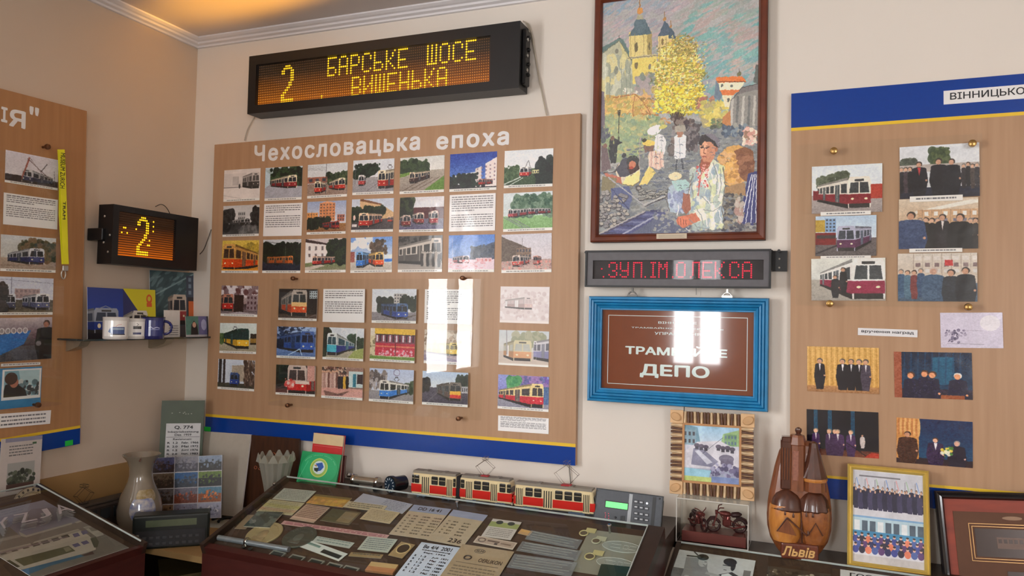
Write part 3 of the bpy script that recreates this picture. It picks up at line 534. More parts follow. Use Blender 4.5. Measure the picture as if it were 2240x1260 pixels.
def s_orange_glare(c):  # pale colours and white wash stand in for glare on the glossy print
    bgd(c, (196, 206, 210), (206, 206, 200), (196, 184, 172), (200, 186, 172), .6); trees(c, .3, .9, .05, .45, ((140, 146, 116), (166, 168, 140)), 60, .05, ); tram(c, .3, .3, .66, .86, .1, .4, .76, (205, 198, 160), (212, 156, 110), 3, (176, 180, 170)); tram(c, .7, .3, .76, .8, 1.1, .2, .86, (214, 214, 220), (134, 134, 176), 4, (84, 86, 96), dark=.95); c.line([(.15, 0), (.17, .7)], .02, (150, 150, 156)); c.tone(10, white=.12); c.rect(0, .94, 1, 1, (240, 236, 230))
def s_red_cream_big(c):
    bgd(c, (140, 150, 200), (130, 130, 190), (150, 150, 160), (130, 130, 146), .58); c.specks(.3, 0, 1, .4, [(110, 84, 160), (150, 120, 170), (96, 100, 150)], 70, .05); trees(c, .2, .42, .05, .36, ((60, 130, 84), (84, 150, 96)), 40, .05); tram(c, .66, .24, .9, .9, .02, .46, .7, (226, 206, 150), (190, 44, 60), 7, (66, 60, 60), dark=.95); c.rect(.9, .3, 1, .8, (84, 110, 150))
def s_mus1(c):
    bgd(c, (214, 220, 226), (216, 220, 224), (170, 160, 156), (150, 140, 138), .62); trees(c, .1, .3, .2, .5, ((96, 104, 84), (76, 84, 66)), 40, .04); trees(c, .36, .52, .16, .4, ((84, 92, 72), (70, 78, 60)), 30, .04); c.rect(.82, .42, 1, .72, (170, 60, 44)); tram(c, .52, .28, .84, .9, .08, .42, .74, (226, 218, 206), (130, 30, 44), 7, (60, 64, 66), dark=.97); c.rect(.02, .52, .1, .72, (120, 34, 40)); c.tone(12)
def s_mus2(c):
    bgd(c, (180, 200, 220), (200, 210, 220), (110, 100, 100), (90, 84, 84), .55); c.rect(.0, .1, .2, .4, (180, 150, 60)); bld(c, .16, .06, .34, .4, (130, 160, 196), 3, 4); c.rect(0, .42, .34, .72, (120, 24, 28)); c.rect(.02, .48, .34, .56, (60, 50, 50)); tram(c, .36, .28, .66, .88, .92, .3, .66, (176, 176, 196), (96, 50, 84), 5, (60, 66, 76), dark=.9); c.line([(.0, .95), (.36, .74)], .03, (50, 46, 50)); c.tone(14)
def s_mus3(c):
    bgd(c, (214, 214, 206), (205, 205, 200), (176, 170, 160), (160, 154, 146), .5); tram(c, .56, .04, .99, .96, .12, .34, .64, (228, 224, 220), (140, 36, 70), 6, (66, 70, 74), dark=.97); person(c, .33, .4, .54, (34, 34, 40), wide=.1); person(c, .44, .22, .6, (30, 30, 36), wide=.09); c.tone(12)
def s_men_street(c):
    bgd(c, (214, 216, 222), (205, 205, 205), (40, 44, 62), (30, 34, 52), .8); trees(c, .4, .62, .05, .4, ((60, 76, 50), (84, 96, 60)), 40, .04); trees(c, 0, .2, .25, .5, ((90, 96, 84), (70, 76, 66)), 20, .04); c.rect(.0, .36, 1, .5, (176, 166, 160)); crowd(c, 3, 0, .16, .4, .5, [(36, 34, 40), (70, 60, 66), (30, 30, 36)]); person(c, .25, .3, .66, (28, 28, 38), shirt=(180, 60, 60), wide=.18); person(c, .5, .26, .7, (26, 26, 34), wide=.2); person(c, .66, .28, .68, (22, 24, 34), wide=.2); crowd(c, 4, .78, 1, .38, .46, [(50, 46, 50), (30, 30, 34), (76, 66, 62)]); c.tone(14)
def s_men_museum(c):
    bgd(c, (206, 190, 170), (190, 160, 130), (60, 44, 40), (30, 28, 30), .62); c.poly([(.2, .25), (.9, .04), (1, .04), (1, .1), (.22, .3)], (222, 216, 206)); c.rect(.24, .22, 1, .62, (196, 160, 126))
    for i in range(6): c.rect(.3 + i * .12, .22, .305 + i * .12, .6, (150, 120, 96)); c.rect(.33 + i * .12, .26, .38 + i * .12, .34, (226, 222, 216)); c.rect(.33 + i * .12, .4, .38 + i * .12, .46, (120, 116, 130))
    crowd(c, 4, .24, .54, .4, .6, [(30, 28, 32), (40, 36, 36), (26, 26, 30)]); person(c, .56, .32, .76, (34, 30, 36), shirt=(214, 205, 200), wide=.16); person(c, .16, .26, .95, (58, 74, 108), wide=.34); person(c, .78, .32, .9, (16, 16, 20), wide=.28); crowd(c, 2, .88, 1, .38, .6, [(24, 22, 26), (40, 34, 34)]); c.tone(12)
def s_men_museum2(c):
    bgd(c, (205, 196, 186), (196, 180, 164), (90, 110, 130), (70, 90, 110), .62)
    for i in range(7): c.rect(.2 + i * .12, .0, .205 + i * .12, .5, (150, 130, 116)); c.rect(.22 + i * .12, .06, .3 + i * .12, .14, (214, 206, 200)); c.rect(.23 + i * .12, .2, .29 + i * .12, .28, (130, 110, 110)); c.rect(.23 + i * .12, .33, .3 + i * .12, .4, (206, 200, 196))
    c.rect(.6, .14, .7, .26, (190, 60, 60)); crowd(c, 4, 0, .34, .32, .6, [(60, 90, 120), (80, 110, 130), (120, 60, 60), (56, 80, 110)]); person(c, .46, .3, .9, (66, 90, 116), (190, 150, 130), (190, 170, 160), wide=.26); person(c, .68, .34, .84, (40, 46, 56), wide=.2); person(c, .86, .3, .86, (26, 28, 38), wide=.22); c.tone(12)
def s_stage1(c):
    bgd(c, (205, 165, 96), (196, 150, 80), (176, 130, 84), (150, 110, 74), .86)
    for i in range(26): c.line([(i / 26, 0), (i / 26 + .01, .86)], .012, (178, 134, 66) if i % 2 else (220, 182, 112))
    for x, w in ((.18, .13), (.5, .15), (.62, .12), (.73, .12), (.82, .12)): person(c, x, .26, .68, (26, 24, 34) if x != .82 else (70, 62, 76), (196, 150, 120), (90, 84, 80), (220, 215, 215), wide=w)
    c.tone(10)
def s_stage2(c):
    bgd(c, (14, 40, 66), (16, 60, 90), (50, 40, 60), (36, 28, 48), .8); c.rect(0, 0, .1, 1, (150, 84, 60)); c.rect(.5, .1, .78, .7, (20, 90, 120))
    for i in range(9): c.line([(.14 + i * .09, 0), (.12 + i * .09, .7)], .02, (18, 70, 104), .6)
    for x, w, y in ((.22, .18, .44), (.4, .18, .4), (.5, .16, .42), (.82, .22, .44)): person(c, x, y, .86, (36, 34, 60), (214, 150, 110), (90, 56, 40) if x < .6 else (214, 205, 196), wide=w)
    c.rect(.6, .92, .9, 1, (150, 84, 50)); c.tone(10)
def s_stage3(c):
    bgd(c, (8, 12, 28), (10, 14, 30), (90, 50, 40), (120, 70, 50), .86)
    for x in (.1, .3, .62): c.rect(x, 0, x + .06, .8, (18, 70, 96))
    for x, w in ((.13, .1), (.32, .1), (.4, .1), (.44, .16), (.62, .12)): person(c, x, .42, .6, (70, 44, 84), (214, 170, 140), (150, 130, 110), (220, 214, 214), wide=w)
    person(c, .78, .5, .3, (190, 180, 176), wide=.06); c.line([(.56, .7), (.84, .98)], .008, (30, 26, 30)); c.poly([(.8, 1), (.9, .88), (1, .9), (1, 1)], (170, 60, 44)); c.tone(10)
def s_stage4(c):
    bgd(c, (16, 44, 84), (20, 70, 104), (36, 26, 40), (60, 36, 40), .86); c.rect(0, 0, .3, .9, (196, 140, 80))
    for i in range(10): c.ell(.03 + i * .03, .2, .02, .2, (206, 160, 100) if i % 2 else (180, 120, 70))
    person(c, .15, .3, .75, (70, 42, 30), (190, 140, 110), (60, 40, 34), wide=.24); person(c, .52, .4, .66, (52, 34, 70), (220, 176, 150), (90, 60, 50), (225, 220, 220), wide=.2); person(c, .8, .44, .7, (36, 30, 50), (214, 170, 150), (170, 150, 140), wide=.2); c.specks(.6, .6, .74, .8, [(226, 200, 80), (80, 130, 60), (230, 226, 200)], 22, .018); c.tone(10)
def s_oldcrane(c):
    bgd(c, (204, 202, 212), (206, 204, 210), (84, 72, 70), (60, 52, 52), .72); tram(c, .3, .5, .5, .9, .9, .64, .84, (190, 192, 196), (46, 56, 84), 5); c.line([(.28, .9), (.44, .1)], .03, (150, 90, 80)); c.line([(.4, .14), (.85, .7)], .012, (96, 80, 84)); c.line([(.66, .5), (.78, .2)], .016, (90, 86, 90)); c.line([(.92, .4), (.94, .9)], .01, (110, 106, 110)); c.line([(.44, .1), (.84, .86)], .006, (110, 100, 104)); c.rect(.0, .72, .3, .92, (44, 36, 40))
def s_left_tram2(c):
    bgd(c, (196, 202, 206), (190, 192, 186), (176, 160, 144), (150, 134, 120), .62); trees(c, .35, 1, .1, .62, ((90, 84, 60), (56, 66, 44), (116, 96, 70)), 100, .06); tram(c, .5, .34, .78, .78, .12, .52, .72, (205, 208, 214), (46, 54, 110), 5); c.line([(0, .84), (.6, .8)], .008, (120, 100, 84))
def s_left_two(c):
    bgd(c, (196, 204, 222), (205, 208, 220), (84, 80, 70), (110, 100, 80), .6); bld(c, .3, .3, .75, .56, (170, 150, 150), 6, 2, (140, 124, 128)); c.line([(.24, 0), (.24, .6)], .012, (120, 126, 150)); c.line([(.0, .06), (1, .14)], .006, (120, 126, 150)); tram(c, .14, .46, .32, .86, .1, .5, .8, (214, 218, 226), (70, 76, 100), 2); tram(c, .68, .44, .94, .86, .44, .52, .78, (216, 218, 226), (90, 96, 130), 4); trees(c, 0, .14, .2, .9, ((60, 52, 50), (40, 36, 36)), 40, .06)
def s_visitor(c):
    bgd(c, (190, 180, 186), (60, 50, 56), (84, 84, 90), (70, 70, 76), .66); c.poly([(0, .4), (.62, .3), (.5, .62), (0, .9)], (40, 110, 176))
    for i in range(6): c.ell(.02 + i * .1, .3, .045, .07, (216, 214, 216)); c.ell(.02 + i * .1, .3, .03, .05, (150, 146, 150))
    person(c, .9, .08, 1.0, (20, 20, 24), (160, 110, 90), (70, 50, 40), wide=.34); c.ell(.76, .62, .05, .06, (120, 116, 120)); c.tone(10)
def s_driver(c):
    c.rect(0, 0, 1, 1, (120, 165, 180)); c.poly([(.4, .05), (1, 0), (1, .5), (.5, .6)], (170, 200, 206)); c.specks(.4, .4, 1, .9, [(200, 206, 206), (40, 50, 56), (90, 120, 130)], 50, .05); c.poly([(.0, 1), (.08, .5), (.3, .42), (.6, .7), (.66, 1)], (24, 30, 36)); c.ell(.3, .44, .11, .17, (170, 110, 90)); c.ell(.22, .3, .16, .2, (60, 40, 34)); c.rect(0, 0, .05, 1, (225, 228, 230)); c.rect(0, 0, 1, .05, (225, 228, 230)); c.rect(0, .9, 1, 1, (225, 228, 230)); c.rect(.95, 0, 1, 1, (225, 228, 230)); c.tone(8)
def s_envelope(c): c.rect(0, 0, 1, 1, (196, 190, 206)); c.ell(.8, .3, .16, .22, (214, 210, 216)); c.specks(.08, .5, .4, .85, [(120, 112, 136), (160, 152, 172), (84, 78, 100)], 50, .02); c.line([(.1, .88), (.7, .9)], .006, (120, 116, 130)); c.line([(.4, .5), (.7, .52)], .006, (160, 150, 170)); c.tone(8)
T1 = lambda c: textpage(c, 11, (4,), .78)
T2 = lambda c: textpage(c, 14, (7,), .95)
gcaption = 'a row of tram photographs'
PR = [ # plane, TL, BR, picture, label, lift, gloss
 (0, (491, 373), (568, 438), s_bw_depot, 'pale black and white photo of dark tram, first in the top row'),
 (0, (581, 368), (660, 436), s_articulated, 'photo of long red and cream articulated tram before dark trees, under the title'),
 (0, (674, 361), (759, 430), s_two_poles, 'photo of two red trams side by side with a pole between them'),
 (0, (773, 352), (861, 423), s_square, 'photo of large red and cream tram entering a square, small one behind'),
 (0, (876, 346), (971, 420), s_curve_green, 'photo of dark and cream tram on sweeping tracks beside a lawn'),
 (0, (985, 338), (1086, 415), s_blue_sky_blocks, 'photo of deep blue sky over white apartment blocks'),
 (0, (1104, 331), (1209, 407), s_rails_green, 'photo of red tram head-on with pale sky, last in the top row'),
 (0, (489, 451), (566, 516), s_bw_wires, 'black and white photo of tram among dark trees and wires'),
 (0, (578, 447), (660, 515), T1, 'white text sheet, second in the second row'),
 (0, (673, 442), (756, 511), s_orange_block, 'photo of tall orange apartment tower above small red tram'),
 (0, (770, 437), (860, 506), s_boulevard_red, 'photo of red and cream tram passing a long cream building'),
 (0, (875, 433), (970, 506), s_depot_gates, 'photo of three trams standing in depot gates with purple ground'),
 (0, (984, 427), (1083, 504), T2, 'densely typed white text sheet, sixth in the second row'),
 (0, (1102, 423), (1208, 504), s_green_lawn, 'photo of two-car tram crossing a bright green lawn'),
 (0, (487, 527), (565, 597), s_orange_closeup, 'photo of orange tram against yellow sky, filling the frame'),
 (0, (576, 525), (657, 597), s_night_orange, 'photo of orange lit tram under black forest'),
 (0, (669, 523), (756, 596), s_white_house, 'photo of red tram in front of a white house'),
 (0, (768, 520), (857, 596), s_blue_and_red, 'photo of light blue tram meeting a red and yellow tram'),
 (0, (872, 517), (967, 595), s_bw_boarding, 'sepia photo of people boarding an old tram'),
 (0, (982, 515), (1081, 595), s_blue_dusk, 'photo of blue sky over dark conifers and pinkish trams'),
 (0, (1098, 513), (1206, 596), s_red_street, 'photo of two red trams in a town street, last in the third row'),
 (0, (485, 625), (563, 693), s_depot_dark, 'photo of red tram leaving a dark depot, lower left column top'),
 (0, (482, 706), (560, 775), s_yellow_tram, 'photo of green and yellow tram in the lower left column'),
 (0, (478, 785), (556, 856), s_blue_distant, 'photo of small distant blue tram among bare trees'),
 (0, (1095, 627), (1201, 708), s_white_glare, 'nearly white photo with painted glare, at the right of the board'),
 (0, (1092, 722), (1200, 803), s_orange_glare, 'photo of pale orange tram beside a lilac one, whitened by painted glare'),
 (0, (1090, 819), (1200, 901), s_red_cream_big, 'photo of red and cream tram with violet background'),
 (0, (1090, 908), (1200, 950), T1, 'small white text label below the right column'),
 (1, (611, 632), (693, 702), s_hall_orange, 'photo of orange and grey tram inside a dark hall'),
 (1, (708, 632), (797, 706), T1, 'white text sheet behind acrylic, left of the blue tram photo'),
 (1, (815, 632), (910, 708), s_blue_street, 'photo of dark blue tram on a street, top row behind acrylic'),
 (1, (930, 633), (1030, 709), T2, 'white text sheet at the top right behind acrylic, in the glare'),
 (1, (607, 714), (690, 786), s_hall_blue, 'photo of blue-toned tram inside a workshop'),
 (1, (708, 716), (795, 790), s_blue_curve, 'photo of turquoise and navy tram on a curve'),
 (1, (811, 718), (907, 794), s_red_fancy, 'photo of decorated crimson tram under a yellow banner'),
 (1, (929, 721), (1028, 799), s_yellow_glare, 'photo of yellow tram before brown trees, behind acrylic'),
 (1, (605, 797), (689, 868), s_red_closeup, 'photo of bright red tram nose with a white band'),
 (1, (705, 801), (793, 876), s_group_people, 'photo of a group of people posing beside a tram'),
 (1, (809, 805), (904, 884), s_lightblue, 'photo of light blue open road tram with pantograph'),
 (1, (925, 811), (1023, 891), s_red_grey_street, 'photo of grey tram with yellow and red nose'),
 (2, (1776, 365), (1930, 463), s_mus1, 'photo of long white and maroon museum tram'),
 (2, (1784, 474), (1917, 559), s_mus2, 'photo of lilac tram beside a red tram'),
 (2, (1775, 566), (1937, 658), s_mus3, 'photo of two dark uniformed people at a white and maroon tram'),
 (2, (1968, 322), (2143, 429), s_men_street, 'photo of men in dark suits cutting a ribbon outdoors'),
 (2, (1966, 437), (2140, 543), s_men_museum, 'photo of men in black coats visiting a wood-panelled room'),
 (2, (1964, 555), (2138, 660), s_men_museum2, 'photo of visitors in profile looking left at wall panels'),
 (3, (1766, 757), (1923, 863), s_stage1, 'glossy photo of five men in dark suits before a gold curtain'),
 (3, (1956, 768), (2127, 876), s_stage2, 'glossy photo of four men shaking hands on a dark blue stage'),
 (3, (1765, 894), (1922, 1004), s_stage3, 'glossy photo of men in purple-grey suits on a black stage'),
 (3, (1961, 913), (2128, 1024), s_stage4, 'glossy photo of man receiving flowers before gold and blue curtains'),
 (3, (2057, 683), (2194, 763), s_envelope, 'lilac laminated envelope with a small drawing'),
 (4, (12, 328), (126, 416), s_oldcrane, 'photo of dark blue tram hanging under crane cables'),
 (4, (8, 421), (125, 502), T1, 'white text sheet below the crane photo on the left board'),
 (4, (2, 512), (121, 597), s_left_tram2, 'photo of white and blue tram among autumn trees'),
 (4, (-6, 605), (115, 688), s_left_two, 'photo of two white trams under a lilac sky'),
 (4, (-12, 696), (112, 784), s_visitor, 'photo of a black-clothed visitor beside a blue case'),
]
for i, (k, tl, br, fn, lab) in enumerate(PR):
    pl = (BP, BP, RP, RP, LP)[k]; lift = (.0010, .0080, .0030, .0012, .0012)[k]
    M, w, h = pl.box(tl, br, lift)
    res = 170 if k in (2, 3) else 130
    c = Cv(res, int(res * h / w), (240, 240, 244)); 
    (D(fn) if (k in (0, 1, 4) and not fn in (T1, T2, s_white_glare, s_orange_glare, s_bw_depot, s_bw_wires, s_bw_boarding, s_visitor)) else fn)(c)
    if k in (2, 3) or fn is s_visitor: c.rough(1.8, 20)
    g = thing if 0 else None
    m = print_mt('print_%d' % i, c.image('print_%d' % i), (.42, .42, .3, .22, .5)[k], (.25, .0, .55, 1., .0)[k], (.05, 0, .1, .12, 0)[k])
    M = M @ RZ(random.uniform(-.012, .012) if k != 3 else random.uniform(-.01, .02))
    is_text = fn in (T1, T2)
    o = sheet('text_sheet' if is_text else ('envelope' if fn is s_envelope else 'photograph'), M, w, h, m, white, th=.0012 if k == 1 else .0006)
    tag(o, lab, 'text sheet' if is_text else ('envelope' if fn is s_envelope else 'photograph'), ('photographs on the main board', 'photographs behind the acrylic sheet', 'photographs on the right board', 'photographs on the right board', 'photographs on the left board')[k] if not is_text else 'typed text sheets on the boards')
# driver photo and label on the left board
def slanted(name, pl, c4, fn, label, cat, lift=.002, rough=.5, coat=0., res=130, group=None):
    M, w, h = pl.fit(c4, lift); c = Cv(res, max(12, int(res * h / w)), (226, 224, 222)); fn(c); o = sheet(name, M, w, h, print_mt(name + '_print', c.image(name), rough, coat), white, th=.0006); return tag(o, label, cat, group)
slanted('blue_backing_sheet', LP, [(-8, 806), (92, 802), (88, 886), (-10, 898)], lambda c: (c.rect(0, 0, 1, 1, (60, 130, 176)), c.tone(10)), 'blue paper sheet behind the driver photo on the left board', 'paper', .0008)
slanted('photograph', LP, [(5, 808), (91, 806), (87, 868), (3, 878)], s_driver, 'white-bordered photo of a tram driver at the controls', 'photograph', .0022, group='photographs on the left board')
slanted('caption_strip', LP, [(2, 796), (88, 792), (88, 798), (2, 802)], lambda c: lines(c, .05, .3, .95, 1., 1), 'narrow white caption strip above the driver photo', 'label')
slanted('text_sheet', LP, [(-4, 905), (111, 898), (110, 926), (-4, 938)], lambda c: lines(c, .05, .2, .9, 1., 3), 'slanting white label near the bottom of the left board', 'text sheet')
# captions and laminated label on the right board
for j, (tl, br, lab) in enumerate([((1795, 464), (1905, 469), 'under the maroon museum tram photo'), ((1795, 560), (1905, 565), 'under the lilac tram photo'), ((1990, 430), (2106, 438), 'under the ribbon cutting photo'), ((1989, 544), (2105, 551), 'under the black coats photo')]):
    M, w, h = RP.box(tl, br, .0052); c = Cv(120, 10, (236, 232, 226)); lines(c, .12, .35, .88, 1., 1); tag(sheet('caption_strip', M, w, h, print_mt('caption_%d' % j, c.image('caption_%d' % j), .5), white), 'thin white caption strip ' + lab, 'label', 'caption strips on the right board')
M, w, h = RP.fit([(1877, 717), (2007, 722), (2007, 738), (1876, 733)], .002)
o = thing('laminated_label', 'clear-wrapped typed label between the two picture groups', 'label', M)
c = Cv(200, 24, (222, 222, 224)); c.tone(4); sheet('strip', None, w, h, print_mt('laminate', c.image('laminate'), .12, 1., .4), white, th=.0006, parent=o)
text('вручення наград', -w * .44, -h * .2, w * .44, h * .2, .0006, ink, o, off=.015)
# acrylic sheets held by round stand-off knobs
acr = glass_mt('clear_acrylic', (.985, .99, .985), .008, ior=1.5, bump=.012)
knobm = mt('dark_bronze_knob', (112, 76, 52), .3, metal=.7, var=.1); brass = mt('brass_knob', (176, 140, 84), .25, metal=.9, var=.05); steel = mt('brushed_steel', (190, 188, 182), .3, metal=.9)
def knob(parent, M, r, d, m):
    bm = bmn(); lathe(bm, [(r * .45, 0), (r * .45, d * .55), (r * .9, d * .6), (r, d * .75), (r * .85, d * .95), (r * .4, d)], 16); return obj('knob', bm, m, parent, M, smooth=True)
def acrylic(pl, tl, br, off, knobs, label, r, d, m):
    M, w, h = pl.box(tl, br, off); o = thing('acrylic_sheet', label, 'acrylic sheet', M); bm = bmn(); bx(bm, (-w/2, -h/2, 0), (w/2, h/2, .003)); obj('sheet', bm, acr, o)
    inv = M.inverted()
    for kx in knobs: p = pl.wpt(kx, off + .01); q = inv @ p; knob(o, T(q.x, q.y, -off + .0005), r, off + d, m)
acrylic(BP, (596, 611), (1053, 920), .016, [(640, 609), (1011, 608), (628, 887), (1002, 916)], 'clear acrylic sheet over twelve prints on the main board, held by four bronze knobs', .0075, .014, knobm)
acrylic(RP, (1742, 318), (2150, 672), .012, [(1824, 330), (2127, 314), (1815, 664), (2118, 672)], 'clear acrylic sheet over six photos on the right board, with brass knobs', .0095, .018, brass)
acrylic(LP, (-60, 318), (133, 885), .012, [(105, 321), (84, 886)], 'clear acrylic sheet over the photos of the left board', .0085, .014, knobm)
# ------------------------------------------------------------------ frames
def rails(parent, W, H, prof, m, name='frame_rail', seg=None):
    """four mitred rails; prof = [(distance inward from the outer edge, height)], closed to the back"""
    hw, hh = W / 2, H / 2; P = prof + [(prof[-1][0], -.004), (prof[0][0], -.004)]; n = len(P)
    cor = [(-1, -1), (1, -1), (1, 1), (-1, 1)]
    for k in range(4):
        (ax, ay), (bx_, by) = cor[k], cor[(k + 1) % 4]; bm = bmn(); R = []
        for sx_, sy_ in ((ax, ay), (bx_, by)): R.append([bm.verts.new((sx_ * (hw - d), sy_ * (hh - d), z)) for d, z in P])
        for i in range(n): bm.faces.new((R[0][i], R[0][(i + 1) % n], R[1][(i + 1) % n], R[1][i]))
        bm.faces.new(R[0]); bm.faces.new(R[1]); obj(name, bm, m, parent)
# ------------------------------------------------------------------ dot-matrix displays
G5 = {'Б': '##### #.... #.... ####. #...# #...# ####.', 'А': '.###. #...# #...# ##### #...# #...# #...#', 'Р': '####. #...# #...# ####. #.... #.... #....', 'С': '.###. #...# #.... #.... #.... #...# .###.', 'Ь': '#.... #.... #.... ####. #...# #...# ####.',
      'К': '#...# #..#. #.#.. ##... #.#.. #..#. #...#', 'Е': '##### #.... #.... ####. #.... #.... #####', 'Ш': '#.#.# #.#.# #.#.# #.#.# #.#.# #.#.# #####', 'О': '.###. #...# #...# #...# #...# #...# .###.', 'В': '####. #...# #...# ####. #...# #...# ####.',
      'И': '#...# #...# #..## #.#.# ##..# #...# #...#', 'Н': '#...# #...# #...# ##### #...# #...# #...#', 'З': '.###. #...# ....# ..##. ....# #...# .###.', 'У': '#...# #...# #...# .#### ....# #...# .###.', 'П': '##### #...# #...# #...# #...# #...# #...#',
      'І': '.###. ..#.. ..#.. ..#.. ..#.. ..#.. .###.', 'М': '#...# ##.## #.#.# #...# #...# #...# #...#', 'Л': '.#### .#..# .#..# .#..# .#..# .#..# #...#', '.': '..... ..... ..... ..... ..... ..... #....'}
def glyph(ch, stretch=True):
    r = G5[ch].split(); r = [r[0], r[1]] + r[1:] if stretch else r; n = len(r)
    return [(x, n - 1 - j) for j, row in enumerate(r) for x, k in enumerate(row) if k == '#']
BIG2 = ['..###..', '.#####.', '##...##', '##...##', '.....##', '.....##', '.....##', '....##.', '....##.', '...##..', '..##...', '.##....', '##.....', '##.....', '#######', '#######']
big2 = [(x, 15 - j) for j, row in enumerate(BIG2) for x, k in enumerate(row) if k == '#']
def dots(name, cells, x0, y0, px, py, r, z, m, parent, kind='stuff', n=6):
    vs = []; fs = []
    for (i, j) in cells:
        cx, cy = x0 + (i + .5) * px, y0 + (j + .5) * py; b = len(vs); vs.append((cx, cy, z + r * .5))
        for k in range(n): a = 2 * PI * k / n; vs.append((cx + r * math.cos(a), cy + r * math.sin(a), z))
        for k in range(n): fs.append((b, b + 1 + k, b + 1 + (k + 1) % n))
    me = bpy.data.meshes.new(name); me.from_pydata(vs, [], fs); me.materials.append(m); o = bpy.data.objects.new(name, me); place(o, None, parent)
    if kind: o['kind'] = kind
    return o
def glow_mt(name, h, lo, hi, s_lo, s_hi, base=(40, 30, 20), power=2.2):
    """the face of a lit display: spilled LED glow painted in as emission, strongest along the bottom rows"""
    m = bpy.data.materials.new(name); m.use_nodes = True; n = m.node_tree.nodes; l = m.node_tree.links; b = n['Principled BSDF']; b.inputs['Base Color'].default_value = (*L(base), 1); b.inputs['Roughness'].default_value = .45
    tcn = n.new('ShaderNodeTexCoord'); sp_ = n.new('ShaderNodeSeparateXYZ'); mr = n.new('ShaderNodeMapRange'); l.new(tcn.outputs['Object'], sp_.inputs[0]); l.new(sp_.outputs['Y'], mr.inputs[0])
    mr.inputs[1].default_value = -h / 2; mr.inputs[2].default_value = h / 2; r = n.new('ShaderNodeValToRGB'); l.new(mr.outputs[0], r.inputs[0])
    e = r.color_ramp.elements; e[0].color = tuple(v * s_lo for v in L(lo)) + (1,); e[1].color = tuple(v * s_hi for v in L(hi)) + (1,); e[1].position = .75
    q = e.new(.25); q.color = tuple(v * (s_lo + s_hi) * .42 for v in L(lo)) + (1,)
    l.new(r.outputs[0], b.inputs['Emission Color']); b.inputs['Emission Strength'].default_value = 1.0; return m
blackm = mt('black_housing', (17, 17, 19), .42, var=.1, scale=40); greym = mt('charcoal_housing', (92, 90, 94), .45, var=.08, scale=50)
lit = mt('amber_led_lit', (255, 205, 30), .4, emis=1.25, var=.0); unlit = None
Ms, Ws, Hs = BACK.fit([(543, 125), (1136, 44), (1137, 193), (543, 248)], .075)
sg = thing('led_route_display', 'long black route display with amber dots reading route 2, above the main board', 'led display', Ms)
SP = PL(Ms.translation, Ms.col[0][:3], Ms.col[1][:3])
a = SP.pt((558, 143)); b = SP.pt((1072, 76)); c_ = SP.pt((1072, 175)); d_ = SP.pt((560, 232)); sx0, sx1 = (a[0] + d_[0]) / 2, (b[0] + c_[0]) / 2; sy0, sy1 = (c_[1] + d_[1]) / 2, (a[1] + b[1]) / 2
bm = bmn(); dp = .07
for (x0, y0, x1, y1) in ((-Ws/2, -Hs/2, sx0, Hs/2), (sx1, -Hs/2, Ws/2, Hs/2), (sx0, -Hs/2, sx1, sy0), (sx0, sy1, sx1, Hs/2)): bx(bm, (x0, y0, -dp), (x1, y1, 0))
bx(bm, (-Ws/2 + .002, -Hs/2 + .002, -dp), (Ws/2 - .002, Hs/2 - .002, -.02)); obj('housing', bm, blackm, sg)
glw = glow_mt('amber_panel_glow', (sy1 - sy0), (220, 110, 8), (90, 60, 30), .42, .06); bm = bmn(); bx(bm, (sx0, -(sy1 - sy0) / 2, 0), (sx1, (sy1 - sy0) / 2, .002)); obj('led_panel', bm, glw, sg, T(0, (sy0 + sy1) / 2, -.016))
rows = 17; py_ = (sy1 - sy0) / rows; cols_ = int((sx1 - sx0) / (py_ * .9)); px_ = (sx1 - sx0) / cols_
on_ = []
def put(s, col, row, tgt, adv=6):
    for ch in s:
        if ch != ' ': tgt += [(col + x, row + y) for x, y in glyph(ch)]
        col += adv
cc = lambda p: int(round((SP.pt(p)[0] - sx0) / px_))
on_ += [(cc((608, 180)) + x, y) for x, y in big2]; on_.append((cc((695, 211)), 0)); on_.append((cc((695, 211)) , 1))
put('БАРСЬКЕ', cc((711, 140)), 9, on_); put('ШОСЕ', cc((927, 120)), 9, on_); put('ВИШЕНЬКА', cc((762, 190)), 0, on_)
ons = set(on_); off_ = [(i, j) for i in range(cols_) for j in range(rows) if (i, j) not in ons]
dots('unlit_dots', off_, sx0, sy0 - (sy0 + sy1) / 2, px_, py_, px_ * .33, 0, glow_mt('amber_dots_glow', sy1 - sy0, (255, 160, 40), (96, 66, 40), 1.0, .35, base=(110, 80, 50)), sg, n=4).location = (0, (sy0 + sy1) / 2, -.0135); dots('lit_dots', sorted(ons), sx0, sy0, px_, py_, px_ * .44, -.0135, lit, sg)  # unlit dots emit too: amber spill painted on, brighter towards the bottom
bm = bmn(); bx(bm, (sx0, sy0, -.004), (sx1, sy1, -.002)); obj('front_glass', bm, glass_mt('sign_glass', (.93, .93, .93), .03, ior=1.35), sg)
bm = bmn(); bx(bm, (Ws/2, -Hs * .42, -.058), (Ws/2 + .012, Hs * .42, -.018), .003)
for y in (-.26, -.1, .12, .3): lathe(bm, [(.006, 0), (.006, .006), (.002, .008)], 8, T(Ws/2 + .012, Hs * y, -.038) @ RY(PI/2))
obj('end_clamp', bm, blackm, sg)
for y in (-.2, .02, .26):
    bm = bmn(); lathe(bm, [(.005, 0), (.0055, .003), (.002, .005)], 10, T(Ws/2 + .012, Hs * y, -.03) @ RY(PI/2)); obj('screw', bm, steel, sg)
